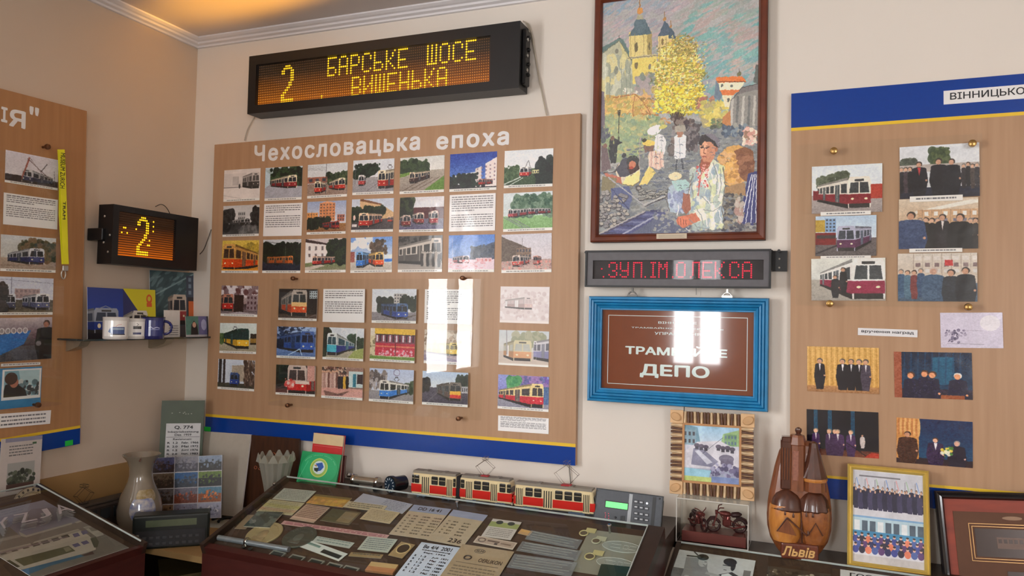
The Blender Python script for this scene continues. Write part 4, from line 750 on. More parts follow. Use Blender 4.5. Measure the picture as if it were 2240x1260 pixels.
def cable(name, pts, r, m, label, cat='cable'):
    P = [Vector(p) for p in pts]; Q = []
    for i in range(len(P) - 1):
        p0 = P[max(0, i - 1)]; p1 = P[i]; p2 = P[i + 1]; p3 = P[min(len(P) - 1, i + 2)]
        for k in range(6): t = k / 6; Q.append(.5 * ((2 * p1) + (p2 - p0) * t + (2 * p0 - 5 * p1 + 4 * p2 - p3) * t * t + (3 * p1 - p0 - 3 * p2 + p3) * t ** 3))
    Q.append(P[-1]); bm = bmn(); tube(bm, Q, r, 6); return tag(obj(name, bm, m, smooth=True), label, cat)
wire = mt('beige_wire', (186, 176, 158), .5); H_ = hit
cable('cable', [H_(1, -.006, *p) for p in ((1144, 46), (1158, 56), (1164, 86), (1172, 130), (1182, 185), (1196, 252))], .0022, wire, 'pale cable hanging from the right end of the long amber display')
cable('cable', [H_(1, -.008, *p) for p in ((1150, 50), (1162, 70), (1169, 110), (1177, 160), (1187, 210))], .0018, wire, 'second pale cable looping beside the right display cable')
cable('cable', [H_(1, -.008, *p) for p in ((560, 250), (550, 268), (541, 285), (535, 308))], .002, wire, 'short pale cable below the left end of the long amber display')
# small amber display on the left wall
M2, W2, H2 = LEFT.fit([(249, 446), (436, 478), (428, 592), (243, 577)], .1)
s2 = thing('led_number_display', 'small black display with a glowing amber 2, on the left wall', 'led display', M2); S2 = PL(M2.translation, M2.col[0][:3], M2.col[1][:3])
A = [S2.pt(p) for p in ((263, 464), (387, 480), (381, 571), (256, 559))]; x0 = (A[0][0] + A[3][0]) / 2; x1 = (A[1][0] + A[2][0]) / 2; y1 = (A[0][1] + A[1][1]) / 2; y0 = (A[2][1] + A[3][1]) / 2
bm = bmn(); dp = .062
for q in ((-W2/2, -H2/2, x0, H2/2), (x1, -H2/2, W2/2, H2/2), (x0, -H2/2, x1, y0), (x0, y1, x1, H2/2)): bx(bm, (q[0], q[1], -dp), (q[2], q[3], 0))
bx(bm, (-W2/2 + .002, -H2/2 + .002, -dp), (W2/2 - .002, H2/2 - .002, -.014)); obj('housing', bm, blackm, s2)
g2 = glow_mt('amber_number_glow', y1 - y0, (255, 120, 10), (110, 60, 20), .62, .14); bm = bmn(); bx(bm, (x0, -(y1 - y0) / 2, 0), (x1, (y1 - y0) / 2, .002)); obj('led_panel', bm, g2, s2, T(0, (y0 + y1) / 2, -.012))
nl = 19; hl = (y1 - y0) / nl
lv = None
for k in range(nl):
    if lv is None: bm = bmn(); bx(bm, (x0, 0, 0), (x1, hl * .3, .005)); lv = obj('louvre', bm, mt('louvre_dark', (70, 46, 28), .6), s2, T(0, y0, -.010))
    else: again(lv, T(0, y0 + hl * k, -.010))
gx0 = x0 + (x1 - x0) * .26; c2 = [(x + 2, y) for x, y in big2] + [(11, 14), (11, 12), (1, 10), (-5, 10), (-4, 8), (-7, 8), (-6, 10), (11, 10), (9, 6), (8, 4), (9, 4)]
dots('lit_dots', c2, gx0, y0 + hl * 1.0, hl * .92, hl * 1.08, hl * .42, -.0045, lit, s2)
bm = bmn(); bx(bm, (-W2/2 - .012, -.02, -.095), (-W2/2 + .004, .018, -.03), .002); obj('bracket', bm, blackm, s2); bm = bmn(); bx(bm, (W2/2 - .004, -.02, -.095), (W2/2 + .012, .018, -.03), .002); obj('bracket', bm, blackm, s2)
for (sx_, sy_) in ((.02, .3), (.02, .08), (.045, -.02), (.02, -.14), (.04, -.3)):
    bm = bmn(); lathe(bm, [(.0035, 0), (.0038, .002), (.002, .003)], 8, T(-W2/2, H2 * sy_, -.055 + sx_) @ RY(-PI/2)); obj('screw', bm, steel, s2)
cable('cable', [H_(0, .01, *p) for p in ((340, 452), (352, 447), (362, 452), (370, 464), (372, 474))], .0014, mt('dark_wire', (80, 74, 66), .5), 'thin dark wire loop above the small amber display')
cable('cable', [H_(1, -.006, *p) for p in ((437, 556), (446, 545), (455, 522), (462, 502))], .0014, mt('dark_wire', (80, 74, 66), .5), 'thin wire running from the small display behind the main board')
# red display
M3, W3, H3 = BACK.fit([(1281, 549), (1683, 549), (1687, 627), (1283, 627)], .055)
s3 = thing('led_stop_display', 'narrow charcoal display with red dotted letters, above the blue framed sign', 'led display', M3); S3 = PL(M3.translation, M3.col[0][:3], M3.col[1][:3])
A = [S3.pt(p) for p in ((1297, 571), (1668, 568), (1670, 612), (1298, 613))]; x0 = A[0][0]; x1 = A[2][0]; y0 = A[2][1]; y1 = A[1][1]
bm = bmn()
for q in ((-W3/2, -H3/2, x0, H3/2), (x1, -H3/2, W3/2, H3/2), (x0, -H3/2, x1, y0), (x0, y1, x1, H3/2)): bx(bm, (q[0], q[1], -.045), (q[2], q[3], 0))
obj('housing', bm, greym, s3); rails(s3, W3 + .004, H3 + .006, [(0, 0), (.0, .004), (.005, .004), (.005, 0)], blackm, 'edge_trim')
bm = bmn(); bx(bm, (x0, y0, -.012), (x1, y1, -.008)); obj('led_panel', bm, mt('red_led_panel', (30, 20, 24), .4), s3)
litr = mt('red_led_lit', (255, 40, 70), .4, emis=1.1, var=0.); pxr = (S3.pt((1651, 590))[0] - S3.pt((1330, 590))[0]) / 73.; pyr = (y1 - y0) * .86 / 8
on3 = []; c0 = lambda cx: int(round((S3.pt((1260 + cx / 3.231, 590))[0] - x0) / pxr))
for ch, cx in zip('.ЗУП.ІМ.ОЛЕКСА', (190, 220, 308, 392, 482, 510, 572, 672, 700, 795, 884, 978, 1080, 1176)): on3 += [(c0(cx) + x, y) for x, y in glyph(ch)]
on3 += [(c0(165), 4)]
dots('lit_dots', on3, x0, y0 + (y1 - y0) * .07, pxr, pyr, pxr * .40, -.0075, litr, s3)
bm = bmn(); bx(bm, (x0, y0, -.003), (x1, y1, -.001)); obj('front_glass', bm, glass_mt('sign_glass', (.93, .93, .93), .03, ior=1.35), s3)
for sgn in (-1, 1):
    bm = bmn(); w_ = .014 if sgn < 0 else .04; xa = -W3/2 - w_ if sgn < 0 else W3/2; bx(bm, (xa, -H3 * .04, -.052), (xa + w_, H3 * .52, -.044)); bx(bm, (xa if sgn > 0 else xa + w_ - .004, -H3 * .04, -.052), (xa + .004 if sgn > 0 else xa + w_, H3 * .52, -.012))
    lathe(bm, [(.004, 0), (.004, .012)], 10, T(xa + w_ / 2, H3 * .5, -.03)); obj('bracket', bm, blackm, s3)
    for zz in (.06, .3):
        bm = bmn(); lathe(bm, [(.0028, 0), (.0028, .002), (.001, .003)], 8, T(xa + w_ / 2, H3 * zz, -.044)); obj('screw', bm, steel, s3)
# ------------------------------------------------------------------ blue framed glass sign
M4, W4, H4 = BACK.fit([(1288, 647), (1684, 653), (1678, 901), (1284, 877)], .035)
s4 = thing('framed_glass_sign', 'brown glass depot sign with white lettering in a blue grooved wooden frame', 'sign', M4); S4 = PL(M4.translation, M4.col[0][:3], M4.col[1][:3])
bluep = mt('blue_painted_wood', (28, 128, 182), .38, var=.12, scale=26, stretch=(1, 1, 1), bump=.2)
A = [S4.pt(p, -.012) for p in ((1320, 677), (1648, 687), (1645, 867), (1318, 847))]; fw = .038
prof = [(0, 0), (.002, .006), (.008, .007), (.0095, .003), (.011, .008), (.016, .009), (.018, .004), (.0195, .008), (.024, .006), (.0255, .001), (.027, .004), (.033, .000), (fw, -.010)]
prof = [(d, z - .002) for d, z in prof]
rails(s4, W4, H4, [(prof[0][0], -.02)] + prof + [(fw, -.02)], bluep)
bm = bmn(); bx(bm, (-W4/2 + fw - .003, -H4/2 + fw - .003, -.022), (W4/2 - fw + .003, H4/2 - fw + .003, -.016))
bgl = mt('brown_back_painted_glass', (122, 62, 34), .03, var=.03, coat=1.)
obj('glass_panel', bm, bgl, s4); zz = -.016; wt = mt('sign_white', (214, 232, 226), .25, coat=1., var=.0)
q = lambda p: S4.pt(p, zz); iw = .0016
a = q((1331, 688)); b = q((1634, 857)); cx0, cy1 = a; cx1, cy0 = b; cy1 = (q((1331, 688))[1] + q((1636, 696))[1]) / 2; cy0 = (q((1329, 838))[1] + q((1633, 856))[1]) / 2
bm = bmn(); bx(bm, (cx0, cy0, zz), (cx1, cy0 + iw, zz + .0003)); bx(bm, (cx0, cy1 - iw, zz), (cx1, cy1, zz + .0003)); bx(bm, (cx0, cy0, zz), (cx0 + iw, cy1, zz + .0003)); bx(bm, (cx1 - iw, cy0, zz), (cx1, cy1, zz + .0003)); obj('border_line', bm, wt, s4)
def st(body, l, r, yt_, yb_, off, **k):
    a = q((l, yt_)); b = q((r, yb_)); text(body, a[0], b[1], b[0], a[1], zz, wt, s4, off=off, thick=.0003, **k)
st('ВІННИЦЬКЕ', 1440, 1524, 703, 711, .01); st('ТРАМВАЙНО-ТРОЛЕЙБУСНЕ', 1381, 1583, 714, 723, .01); st('УПРАВЛІННЯ', 1432, 1533, 726, 735, .01)
st('ТРАМВАЙНЕ', 1368, 1591, 752, 783, .035); st('ДЕПО', 1400, 1552, 795, 833, .035)
for px in (1382, 1590):
    bm = bmn(); Q = S4.pt((px, 640)); y_ = H4/2; tube(bm, [(Q[0] + .013 * math.cos(t), y_ - .002 + .016 * math.sin(t), -.006) for t in [PI * k / 8 for k in range(9)]], .0022, 6); bx(bm, (Q[0] - .002, y_ + .012, -.012), (Q[0] + .003, y_ + .024, -.004)); bx(bm, (Q[0] - .014, y_ - .004, -.010), (Q[0] + .014, y_ + .006, -.004)); obj('hanger', bm, steel if px > 1500 else mt('dull_steel', (110, 108, 104), .4, metal=.7), s4)
cable('hanging_cord', [H_(1, -.012, *p) for p in ((1523, 628), (1523, 645))], .0008, mt('grey_cord', (130, 126, 120), .7), 'thin grey cord behind the blue framed sign', 'cord')
# ------------------------------------------------------------------ the painting
fwp = .023; x0, x1, z0, z1 = 1.5258, 2.0065, 1.7668, 2.490
MP = BACK.M @ T((x0 + x1) / 2, (z0 + z1) / 2, .026); Wp, Hp = x1 - x0, z1 - z0
pa = thing('painting', 'tall oil painting of track layers, yellow tree and towered church in a dark wood frame', 'painting', MP); PPl = PL(MP.translation, MP.col[0][:3], MP.col[1][:3])
mah = mt('dark_red_brown_wood', (92, 42, 26), .32, var=.2, scale=14, stretch=(1, 1, 1), rgb2=(116, 56, 32), coat=.3)
rails(pa, Wp, Hp, [(0, -.022), (0, .002), (.004, .006), (.014, .004), (.018, .006), (fwp, -.002), (fwp, -.022)], mah)
cw, ch_ = Wp - 2 * fwp + .004, Hp - 2 * fwp + .004
C = Cv(560, int(560 * ch_ / cw), (150, 150, 148), -cw/2, ch_/2, cw/2, -ch_/2, 2)
K = 2.333; mpx = .000538
def E(x, y): return PPl.pt((1260 + x / K, y / K), -.006)
def po(pts, c, al=1.): C.poly([E(*p) for p in pts], c, al)
def el(x, y, rx, ry, c, al=1., rot=0.): X, Y = E(x, y); C.ell(X, Y, rx * mpx, ry * mpx, c, al, rot)
def li(pts, w, c, al=1.): C.line([E(*p) for p in pts], w * mpx, c, al)
def spk(x0, y0, x1, y1, cols, n, r, asp=1., rot=0., al=.9, oval=False):
    g = C.rg
    for i in range(n):
        u, v = g.random(), g.random()
        if oval: a_ = 2 * PI * u; qq = math.sqrt(v); u, v = .5 + .5 * qq * math.cos(a_), .5 + .5 * qq * math.sin(a_)
        k = r * (.5 + g.random()); el(x0 + (x1 - x0) * u, y0 + (y1 - y0) * v, k, k * asp, cols[int(g.integers(len(cols)))], al, rot + (g.random() - .5) * .9)
def stroke_sky():
    g = C.rg
    for i in range(1500):
        x = 100 + 860 * g.random(); y = -140 + 720 * g.random(); t = (y + .62 * x) / 700 + .16 * math.sin(x * .012) + .1 * (g.random() - .5)
        if t < .42: cs = [(150, 146, 150), (138, 132, 140), (126, 140, 150)] if (x > 260 or y > 150) else [(110, 140, 158), (140, 140, 150)]
        elif t < .58: cs = [(150, 140, 146), (158, 148, 146), (172, 150, 152)]
        elif t < .74: cs = [(140, 144, 138), (152, 142, 140), (128, 142, 138)]
        elif t < .84: cs = [(96, 148, 146), (108, 152, 144), (130, 150, 138)]
        elif t < .95: cs = [(150, 136, 132), (142, 140, 130), (160, 140, 136)]
        elif t < 1.12: cs = [(104, 150, 146), (112, 156, 148), (104, 142, 144)]
        elif t < 1.17: cs = [(176, 150, 140), (150, 150, 140)]
        else: cs = [(96, 146, 148), (110, 150, 146), (120, 140, 146)]
        el(x, y, 26 * (.6 + g.random()), 6 * (.6 + g.random()), cs[int(g.integers(3 if len(cs) > 2 else 2)) % len(cs)], .75, -.45 + .3 * (g.random() - .5))
stroke_sky()
el(590, 225, 10, 4, (170, 150, 150)); spk(380, 380, 700, 560, [(130, 132, 142), (150, 144, 150)], 40, 16, .5)
# church on the left
po([(110, 262), (140, 240), (222, 193), (240, 200), (292, 305), (285, 330), (110, 300)], (84, 106, 102)); po([(142, 268), (222, 208), (282, 310), (290, 520), (130, 520)], (160, 160, 134)); po([(222, 208), (282, 310), (240, 300)], (176, 170, 120)); po([(110, 335), (185, 362), (185, 520), (110, 520)], (150, 148, 116))
spk(140, 300, 290, 500, [(176, 178, 158), (140, 146, 128), (190, 182, 130)], 90, 14, 2.4)
po([(270, 165), (322, 148), (388, 160), (386, 292), (272, 292)], (196, 180, 116)); po([(286, 285), (412, 285), (408, 420), (290, 430)], (200, 182, 96)); po([(362, 170), (388, 160), (386, 292), (364, 292)], (150, 134, 84)); po([(264, 292), (412, 276), (412, 288), (264, 304)], (176, 166, 130))
po([(325, 88), (268, 186), (388, 172), (352, 100)], (74, 92, 100)); el(327, 130, 32, 44, (80, 98, 106)); li([(327, 0), (327, 60)], 5, (140, 100, 60)); el(327, 56, 17, 18, (176, 120, 60)); po([(315, 76), (340, 76), (345, 100), (310, 100)], (150, 146, 120)); el(308, 242, 9, 26, (90, 82, 60)); el(375, 236, 5, 22, (90, 82, 60)); el(308, 335, 10, 18, (104, 92, 64)); el(208, 262, 10, 14, (110, 110, 96)); el(205, 360, 12, 22, (116, 120, 106)); el(376, 340, 8, 14, (110, 104, 90)); li([(222, 180), (222, 200)], 4, (70, 66, 60))
po([(420, 180), (500, 176), (500, 340), (420, 350)], (196, 176, 118)); po([(452, 108), (418, 186), (500, 178), (468, 120)], (70, 84, 98)); el(452, 98, 9, 10, (160, 116, 66)); li([(452, 60), (452, 96)], 4, (130, 100, 66)); po([(484, 140), (472, 196), (512, 200), (494, 150)], (66, 80, 92)); li([(483, 105), (483, 145)], 4, (130, 100, 66)); el(483, 135, 6, 8, (150, 110, 66)); el(442, 214, 7, 18, (120, 100, 66)); po([(300, 392), (400, 372), (430, 400), (420, 470), (310, 480)], (140, 132, 128)); spk(310, 380, 440, 480, [(150, 140, 140), (110, 120, 110), (170, 150, 90)], 50, 10, 1.6)
# hill, slope, lamp
po([(135, 520), (215, 488), (300, 478), (360, 500), (420, 600), (470, 660), (135, 670)], (186, 160, 92)); spk(150, 490, 380, 600, [(198, 172, 100), (170, 140, 80), (190, 150, 96), (160, 150, 90)], 160, 14, .6); li([(190, 500), (300, 480), (345, 520), (390, 600)], 6, (150, 96, 60)); li([(300, 490), (290, 560), (300, 620)], 4, (150, 100, 60)); spk(330, 500, 480, 640, [(150, 104, 64), (120, 96, 60), (176, 130, 80)], 80, 12, .35, .5)
po([(130, 590), (450, 620), (440, 700), (390, 760), (260, 830), (130, 830)], (134, 146, 110)); spk(135, 580, 440, 800, [(128, 148, 112), (146, 158, 120), (116, 136, 112), (164, 160, 110)], 260, 12, .6); spk(230, 452, 310, 480, [(214, 206, 190), (170, 150, 130)], 16, 5, 1.4)
li([(219, 590), (218, 728)], 5, (58, 58, 50)); po([(210, 562), (229, 562), (224, 592), (214, 592)], (54, 54, 48))
# road and cobbles
po([(440, 640), (560, 610), (780, 640), (930, 640), (930, 1200), (110, 1200), (110, 950), (240, 830), (400, 760)], (112, 116, 116))
g = C.rg
for i in range(900):
    x = 130 + 800 * g.random(); y = 640 + 560 * g.random()
    if y < 1000 - .9 * x and y < 800: continue
    s_ = 4 + (y - 620) * .022; el(x, y, s_ * 1.8, s_ * .7, [(126, 130, 132), (92, 98, 104), (140, 140, 136), (84, 92, 108), (104, 106, 100)][int(g.integers(5))], .8, .2 * (g.random() - .5))
# tree
spk(400, 240, 650, 600, [(176, 164, 60), (150, 140, 54), (120, 118, 52)], 300, 13, .7, oval=True); spk(405, 200, 645, 560, [(206, 184, 80), (186, 166, 70), (216, 202, 110), (140, 132, 64), (222, 212, 150), (190, 150, 90)], 1200, 6.5, .6, oval=True); spk(490, 180, 620, 300, [(150, 134, 70), (176, 150, 84), (120, 110, 64)], 130, 8, .5, oval=True); spk(400, 440, 660, 580, [(214, 190, 60), (180, 156, 50), (226, 206, 90)], 300, 9, .5)
for k in range(9): li([(515, 650), (480 + 9 * k, 570 + abs(4 - k) * 3)], 6, (66, 52, 48))
li([(515, 570), (518, 660)], 14, (60, 50, 46))
# house, bushes, columns
spk(620, 500, 710, 560, [(150, 92, 80), (166, 110, 90), (130, 100, 84)], 50, 12, .6); spk(640, 520, 770, 640, [(186, 172, 84), (166, 160, 88), (150, 140, 100), (200, 184, 100)], 130, 12, .8); po([(716, 400), (705, 500), (735, 520), (745, 470), (722, 420)], (96, 110, 124)); po([(722, 416), (862, 416), (836, 468), (738, 466)], (216, 206, 176)); po([(716, 394), (850, 390), (870, 418), (722, 424)], (196, 104, 50)); po([(736, 460), (838, 458), (806, 486), (744, 486)], (192, 104, 56)); po([(744, 486), (806, 486), (780, 548), (760, 545)], (210, 198, 166)); el(746, 438, 6, 8, (84, 90, 84)); el(795, 438, 6, 7, (84, 90, 84)); el(778, 510, 7, 10, (84, 84, 76)); el(832, 378, 10, 12, (96, 96, 70)); li([(832, 350), (832, 370)], 4, (80, 70, 60))
po([(790, 515), (850, 446), (935, 425), (935, 645), (755, 645)], (126, 124, 118)); po([(790, 515), (850, 446), (935, 425), (935, 455), (830, 480)], (104, 100, 98))
for k, x in enumerate((800, 828, 856, 886, 914)): li([(x, 490), (x - 8, 640)], 12, (168, 166, 158) if k % 2 == 0 else (96, 98, 96))
po([(748, 600), (790, 560), (790, 645), (745, 650)], (166, 110, 66)); spk(750, 640, 880, 690, [(74, 88, 104), (60, 70, 84), (110, 124, 134), (140, 140, 130)], 80, 8, 1.3); spk(690, 610, 745, 655, [(90, 110, 80), (120, 110, 80), (70, 76, 66)], 30, 8, .9); po([(918, 330), (935, 330), (935, 430), (905, 420)], (84, 88, 84)); po([(110, 460), (146, 470), (150, 660), (110, 700)], (104, 96, 104))
# carriage and horse
spk(490, 600, 600, 760, [(96, 84, 80), (120, 108, 100), (130, 126, 128), (70, 62, 62)], 90, 9, 1.1); spk(560, 640, 625, 770, [(70, 64, 66), (60, 56, 60), (110, 104, 104)], 70, 8, 1.6); el(632, 640, 12, 8, (70, 66, 66), 1, -.6); el(565, 625, 16, 14, (66, 56, 60)); el(490, 765, 24, 34, (72, 62, 60), .7); el(490, 765, 17, 26, (110, 104, 100), .7)
# people in the middle ground
po([(172, 712), (200, 706), (238, 730), (212, 742), (206, 830), (178, 835), (165, 770)], (48, 50, 52)); el(186, 706, 10, 12, (96, 74, 62)); po([(130, 740), (160, 760), (180, 860), (130, 880)], (96, 82, 84)); el(150, 745, 12, 12, (120, 90, 80)); spk(130, 660, 165, 720, [(74, 78, 88), (90, 92, 100)], 20, 10, 1.2)
po([(410, 684), (450, 690), (462, 740), (450, 790), (410, 786), (398, 730)], (206, 206, 204)); po([(378, 770), (445, 775), (450, 845), (425, 868), (375, 850), (366, 800)], (206, 176, 160)); el(402, 664, 40, 24, (222, 216, 214), 1, -.35); el(445, 648, 22, 10, (180, 176, 100), 1, -.2); po([(345, 735), (400, 725), (395, 770), (350, 780)], (110, 84, 74)); el(372, 730, 34, 17, (204, 180, 90), 1, .1); el(350, 716, 14, 10, (60, 60, 50)); po([(372, 846), (408, 880), (362, 942), (322, 945)], (206, 186, 110)); li([(330, 700), (318, 940)], 4, (150, 140, 136))
po([(500, 700), (565, 694), (558, 806), (502, 812)], (206, 214, 218)); el(530, 684, 16, 18, (150, 110, 90)); po([(506, 642), (556, 640), (560, 672), (502, 676)], (150, 144, 132)); li([(516, 812), (510, 868)], 8, (56, 60, 68)); li([(540, 812), (548, 866)], 8, (56, 60, 68)); li([(503, 704), (520, 690)], 9, (206, 214, 218)); li([(563, 700), (545, 688)], 9, (206, 214, 218)); li([(530, 706), (530, 806)], 3, (140, 150, 160))
# kneeling worker on the left
po([(215, 840), (270, 800), (325, 850), (330, 890), (300, 940), (225, 930), (200, 880)], (196, 184, 160)); po([(235, 815), (275, 800), (275, 900), (225, 905), (205, 870)], (66, 66, 74)); po([(255, 905), (325, 870), (325, 925), (290, 950), (235, 940)], (214, 200, 130)); po([(270, 800), (315, 810), (325, 860), (280, 900), (262, 860)], (58, 44, 42)); el(290, 822, 34, 28, (54, 54, 54)); el(288, 840, 20, 20, (176, 110, 84)); el(283, 858, 12, 8, (150, 60, 46)); po([(140, 880), (230, 905), (235, 940), (165, 915)], (160, 96, 78)); po([(135, 900), (210, 910), (190, 985), (130, 980)], (118, 110, 84)); po([(180, 960), (270, 950), (290, 1000), (270, 1070), (180, 1020)], (76, 84, 118)); li([(165, 905), (345, 1045)], 6, (150, 150, 152)); el(245, 795, 13, 13, (52, 54, 56)); el(320, 960, 17, 16, (70, 66, 66)); el(320, 960, 9, 8, (140, 136, 130))
# stone heap and rails
for i in range(90):
    x = 125 + 140 * g.random() ** 1.2; y = 980 + 180 * g.random(); el(x, y, 13, 11, (60, 58, 60)); el(x - 1, y - 2, 11, 8, [(140, 136, 132), (116, 114, 116), (156, 150, 140)][int(g.integers(3))])
for i in range(60): x = 330 + 150 * g.random(); y = 970 + 50 * g.random(); el(x, y, 12, 7, (62, 62, 62)); el(x, y - 2, 10, 4, (140, 138, 130))
po([(110, 1200), (350, 1078), (470, 1085), (260, 1205)], (62, 66, 104)); po([(260, 1205), (430, 1100), (600, 1130), (560, 1205)], (76, 82, 104))
for k in range(7): li([(150 + k * 38, 1186 - k * 18), (240 + k * 38, 1196 - k * 20)], 10, (92, 96, 130) if k % 2 else (50, 52, 84))
for a_, b_, w_, c3 in (((115, 1195), (355, 1076), 8, (150, 146, 140)), ((120, 1203), (358, 1084), 4, (60, 52, 60)), ((235, 1198), (420, 1094), 8, (136, 140, 160)), ((345, 1046), (460, 998), 7, (160, 160, 156)), ((350, 1054), (464, 1004), 4, (50, 46, 50)), ((395, 1195), (490, 1130), 6, (120, 126, 140))): li([a_, b_], w_, c3)
spk(390, 1060, 600, 1190, [(110, 116, 122), (84, 90, 104), (136, 136, 130)], 120, 7, .8)
# cow, woman with blue skirt, right edge
po([(728, 800), (770, 750), (830, 738), (870, 760), (870, 920), (800, 960), (752, 940)], (184, 140, 76)); spk(735, 780, 840, 930, [(200, 156, 84), (164, 116, 62), (190, 150, 100)], 110, 13, .8); po([(806, 770), (860, 750), (905, 770), (912, 880), (870, 930), (835, 900), (828, 820)], (112, 72, 48)); spk(830, 790, 900, 890, [(120, 78, 54), (100, 62, 42), (136, 92, 66)], 40, 12); spk(855, 655, 920, 740, [(206, 170, 156), (180, 130, 116), (220, 200, 180), (130, 100, 80)], 70, 9); po([(880, 885), (930, 870), (930, 1150), (828, 1150)], (46, 50, 96))
for k in range(4): li([(898 + k * 8, 890), (840 + k * 26, 1140)], 4, (196, 200, 210))
po([(755, 955), (860, 930), (870, 1000), (760, 990)], (140, 110, 76)); spk(750, 990, 850, 1180, [(70, 66, 64), (110, 104, 90), (50, 50, 56), (140, 130, 110)], 110, 9, .7); spk(815, 1010, 850, 1130, [(150, 120, 110), (170, 160, 150)], 24, 8, 1.6); spk(780, 1140, 930, 1195, [(46, 46, 60), (74, 74, 80), (120, 116, 110)], 60, 7)
# crouching helper
po([(470, 960), (520, 920), (570, 930), (600, 960), (580, 1020), (520, 1090), (478, 1080), (465, 1020)], (150, 166, 176)); el(505, 900, 34, 21, (206, 194, 156)); po([(485, 925), (560, 915), (590, 950), (520, 985)], (150, 180, 176)); spk(475, 980, 560, 1080, [(130, 140, 168), (166, 176, 190), (110, 120, 150)], 50, 10, 1.4)
# seated worker in an embroidered shirt
po([(700, 810), (750, 850), (762, 940), (745, 1060), (755, 1150), (700, 1175), (640, 1160), (600, 1080), (570, 1000), (600, 880), (640, 820)], (186, 190, 166)); po([(640, 830), (600, 880), (575, 990), (620, 1060), (650, 960), (655, 860)], (140, 154, 164)); po([(690, 830), (752, 862), (758, 950), (730, 1020), (690, 1000), (678, 900)], (214, 208, 180)); spk(590, 860, 750, 1160, [(150, 166, 160), (206, 204, 180), (120, 140, 156), (190, 196, 150), (216, 214, 200)], 170, 12, 1.8, .3, .7); po([(640, 812), (700, 800), (680, 850), (640, 890), (632, 850)], (140, 76, 56)); spk(615, 840, 680, 960, [(176, 70, 66), (206, 150, 140)], 60, 4, 1., al=.9)
po([(632, 740), (648, 700), (700, 695), (722, 740), (712, 790), (690, 830), (650, 825), (634, 790)], (176, 120, 92)); po([(634, 740), (650, 720), (672, 740), (660, 806), (636, 790)], (200, 148, 116)); po([(625, 735), (640, 690), (690, 682), (735, 715), (730, 755), (706, 745), (690, 725), (655, 722), (640, 745)], (44, 40, 40)); po([(655, 684), (700, 682), (738, 720), (726, 755), (708, 720)], (104, 100, 108)); el(645, 752, 8, 4, (48, 32, 30)); el(672, 755, 8, 4, (48, 32, 30)); li([(656, 756), (652, 782), (662, 786)], 4, (120, 66, 50)); el(655, 800, 12, 4, (140, 70, 60)); li([(640, 742), (652, 744)], 3, (40, 30, 28)); li([(666, 744), (682, 748)], 3, (40, 30, 28)); el(716, 762, 7, 13, (150, 92, 70))
po([(548, 985), (580, 990), (586, 1070), (560, 1095), (540, 1060)], (140, 86, 68)); po([(640, 1078), (645, 1120), (590, 1145), (545, 1165), (515, 1140), (520, 1105), (570, 1098)], (176, 100, 74)); el(545, 1128, 34, 26, (190, 108, 80)); 
for k in range(4): li([(520 + k * 14, 1112 + k * 3), (524 + k * 13, 1150)], 4, (130, 66, 50))
po([(600, 1075), (650, 1060), (665, 1120), (640, 1130)], (206, 204, 190)); li([(520, 1045), (524, 1070), (515, 1100)], 6, (214, 214, 210)); li([(560, 1165), (580, 1180)], 5, (200, 200, 196))
# drawn folds, shadows and outlines
for q_ in ([(700, 830), (722, 900), (716, 980)], [(735, 860), (742, 940), (728, 1010)], [(668, 905), (690, 960), (680, 1040)], [(640, 1000), (676, 1036), (730, 1030)], [(650, 1070), (700, 1080), (742, 1050)], [(600, 900), (590, 960), (600, 1020)], [(612, 1060), (640, 1100), (650, 1150)], [(580, 1120), (620, 1160), (690, 1172)]): li(q_, 4, (112, 120, 120), .8)
for q_ in ([(712, 850), (733, 920), (726, 990)], [(690, 880), (706, 940)], [(655, 1010), (700, 1050)], [(585, 930), (578, 990)], [(660, 1090), (672, 1160)], [(700, 1090), (712, 1160)], [(730, 1070), (744, 1140)]): li(q_, 5, (232, 228, 206), .9)
for q_ in ([(762, 940), (745, 1060), (755, 1150)], [(600, 880), (570, 1000)], [(640, 812), (630, 850), (640, 890)], [(750, 850), (762, 940)], [(478, 1080), (465, 1020), (470, 960)]): li(q_, 4, (70, 66, 62), .8)
for q_ in ([(632, 905), (626, 960)], [(640, 880), (622, 1000)]): li(q_, 5, (170, 60, 56), .8)
li([(215, 840), (200, 880), (140, 884)], 4, (60, 50, 48)); li([(255, 905), (325, 870)], 4, (240, 226, 170)); li([(235, 940), (290, 950), (325, 925)], 4, (110, 96, 60)); li([(180, 960), (270, 1070)], 4, (50, 56, 84))
for k in range(7): li([(378 + k * 10, 775), (370 + k * 13, 860)], 3, (150, 116, 104) if k % 2 else (230, 206, 192), .8)
for k in range(5): li([(405 + k * 11, 690), (402 + k * 12, 784)], 3, (166, 168, 172) if k % 2 else (232, 232, 230), .8)
for k in range(60): x = 140 + 300 * g.random(); y = 600 + 210 * g.random(); li([(x, y), (x + 4 - 8 * g.random(), y - 14)], 3, [(84, 116, 74), (160, 176, 120), (190, 190, 110)][int(g.integers(3))], .8)
for k in range(90): x = 160 + 240 * g.random(); y = 500 + 100 * g.random(); li([(x, y), (x + 6, y - 12)], 3, [(150, 120, 70), (214, 190, 120), (176, 140, 60)][int(g.integers(3))], .8)
cr_, sr_ = math.cos, math.sin
for k in range(420):
    a_ = 2 * PI * g.random(); q_ = g.random() ** .4; x = 525 + 150 * q_ * cr_(a_); y = 385 + 212 * q_ * sr_(a_); li([(x, y), (x + 14 * (g.random() - .3), y - 12 * g.random())], 4, [(90, 84, 44), (230, 214, 120), (110, 104, 50), (240, 228, 150), (150, 120, 60)][int(g.integers(5))], .85)
for k in range(70): x = 590 + 70 * g.random(); y = 200 + 340 * g.random(); li([(x, y), (x + 16 * g.random(), y - 9 * g.random())], 3, [(120, 100, 60), (206, 186, 80)][int(g.integers(2))], .9)
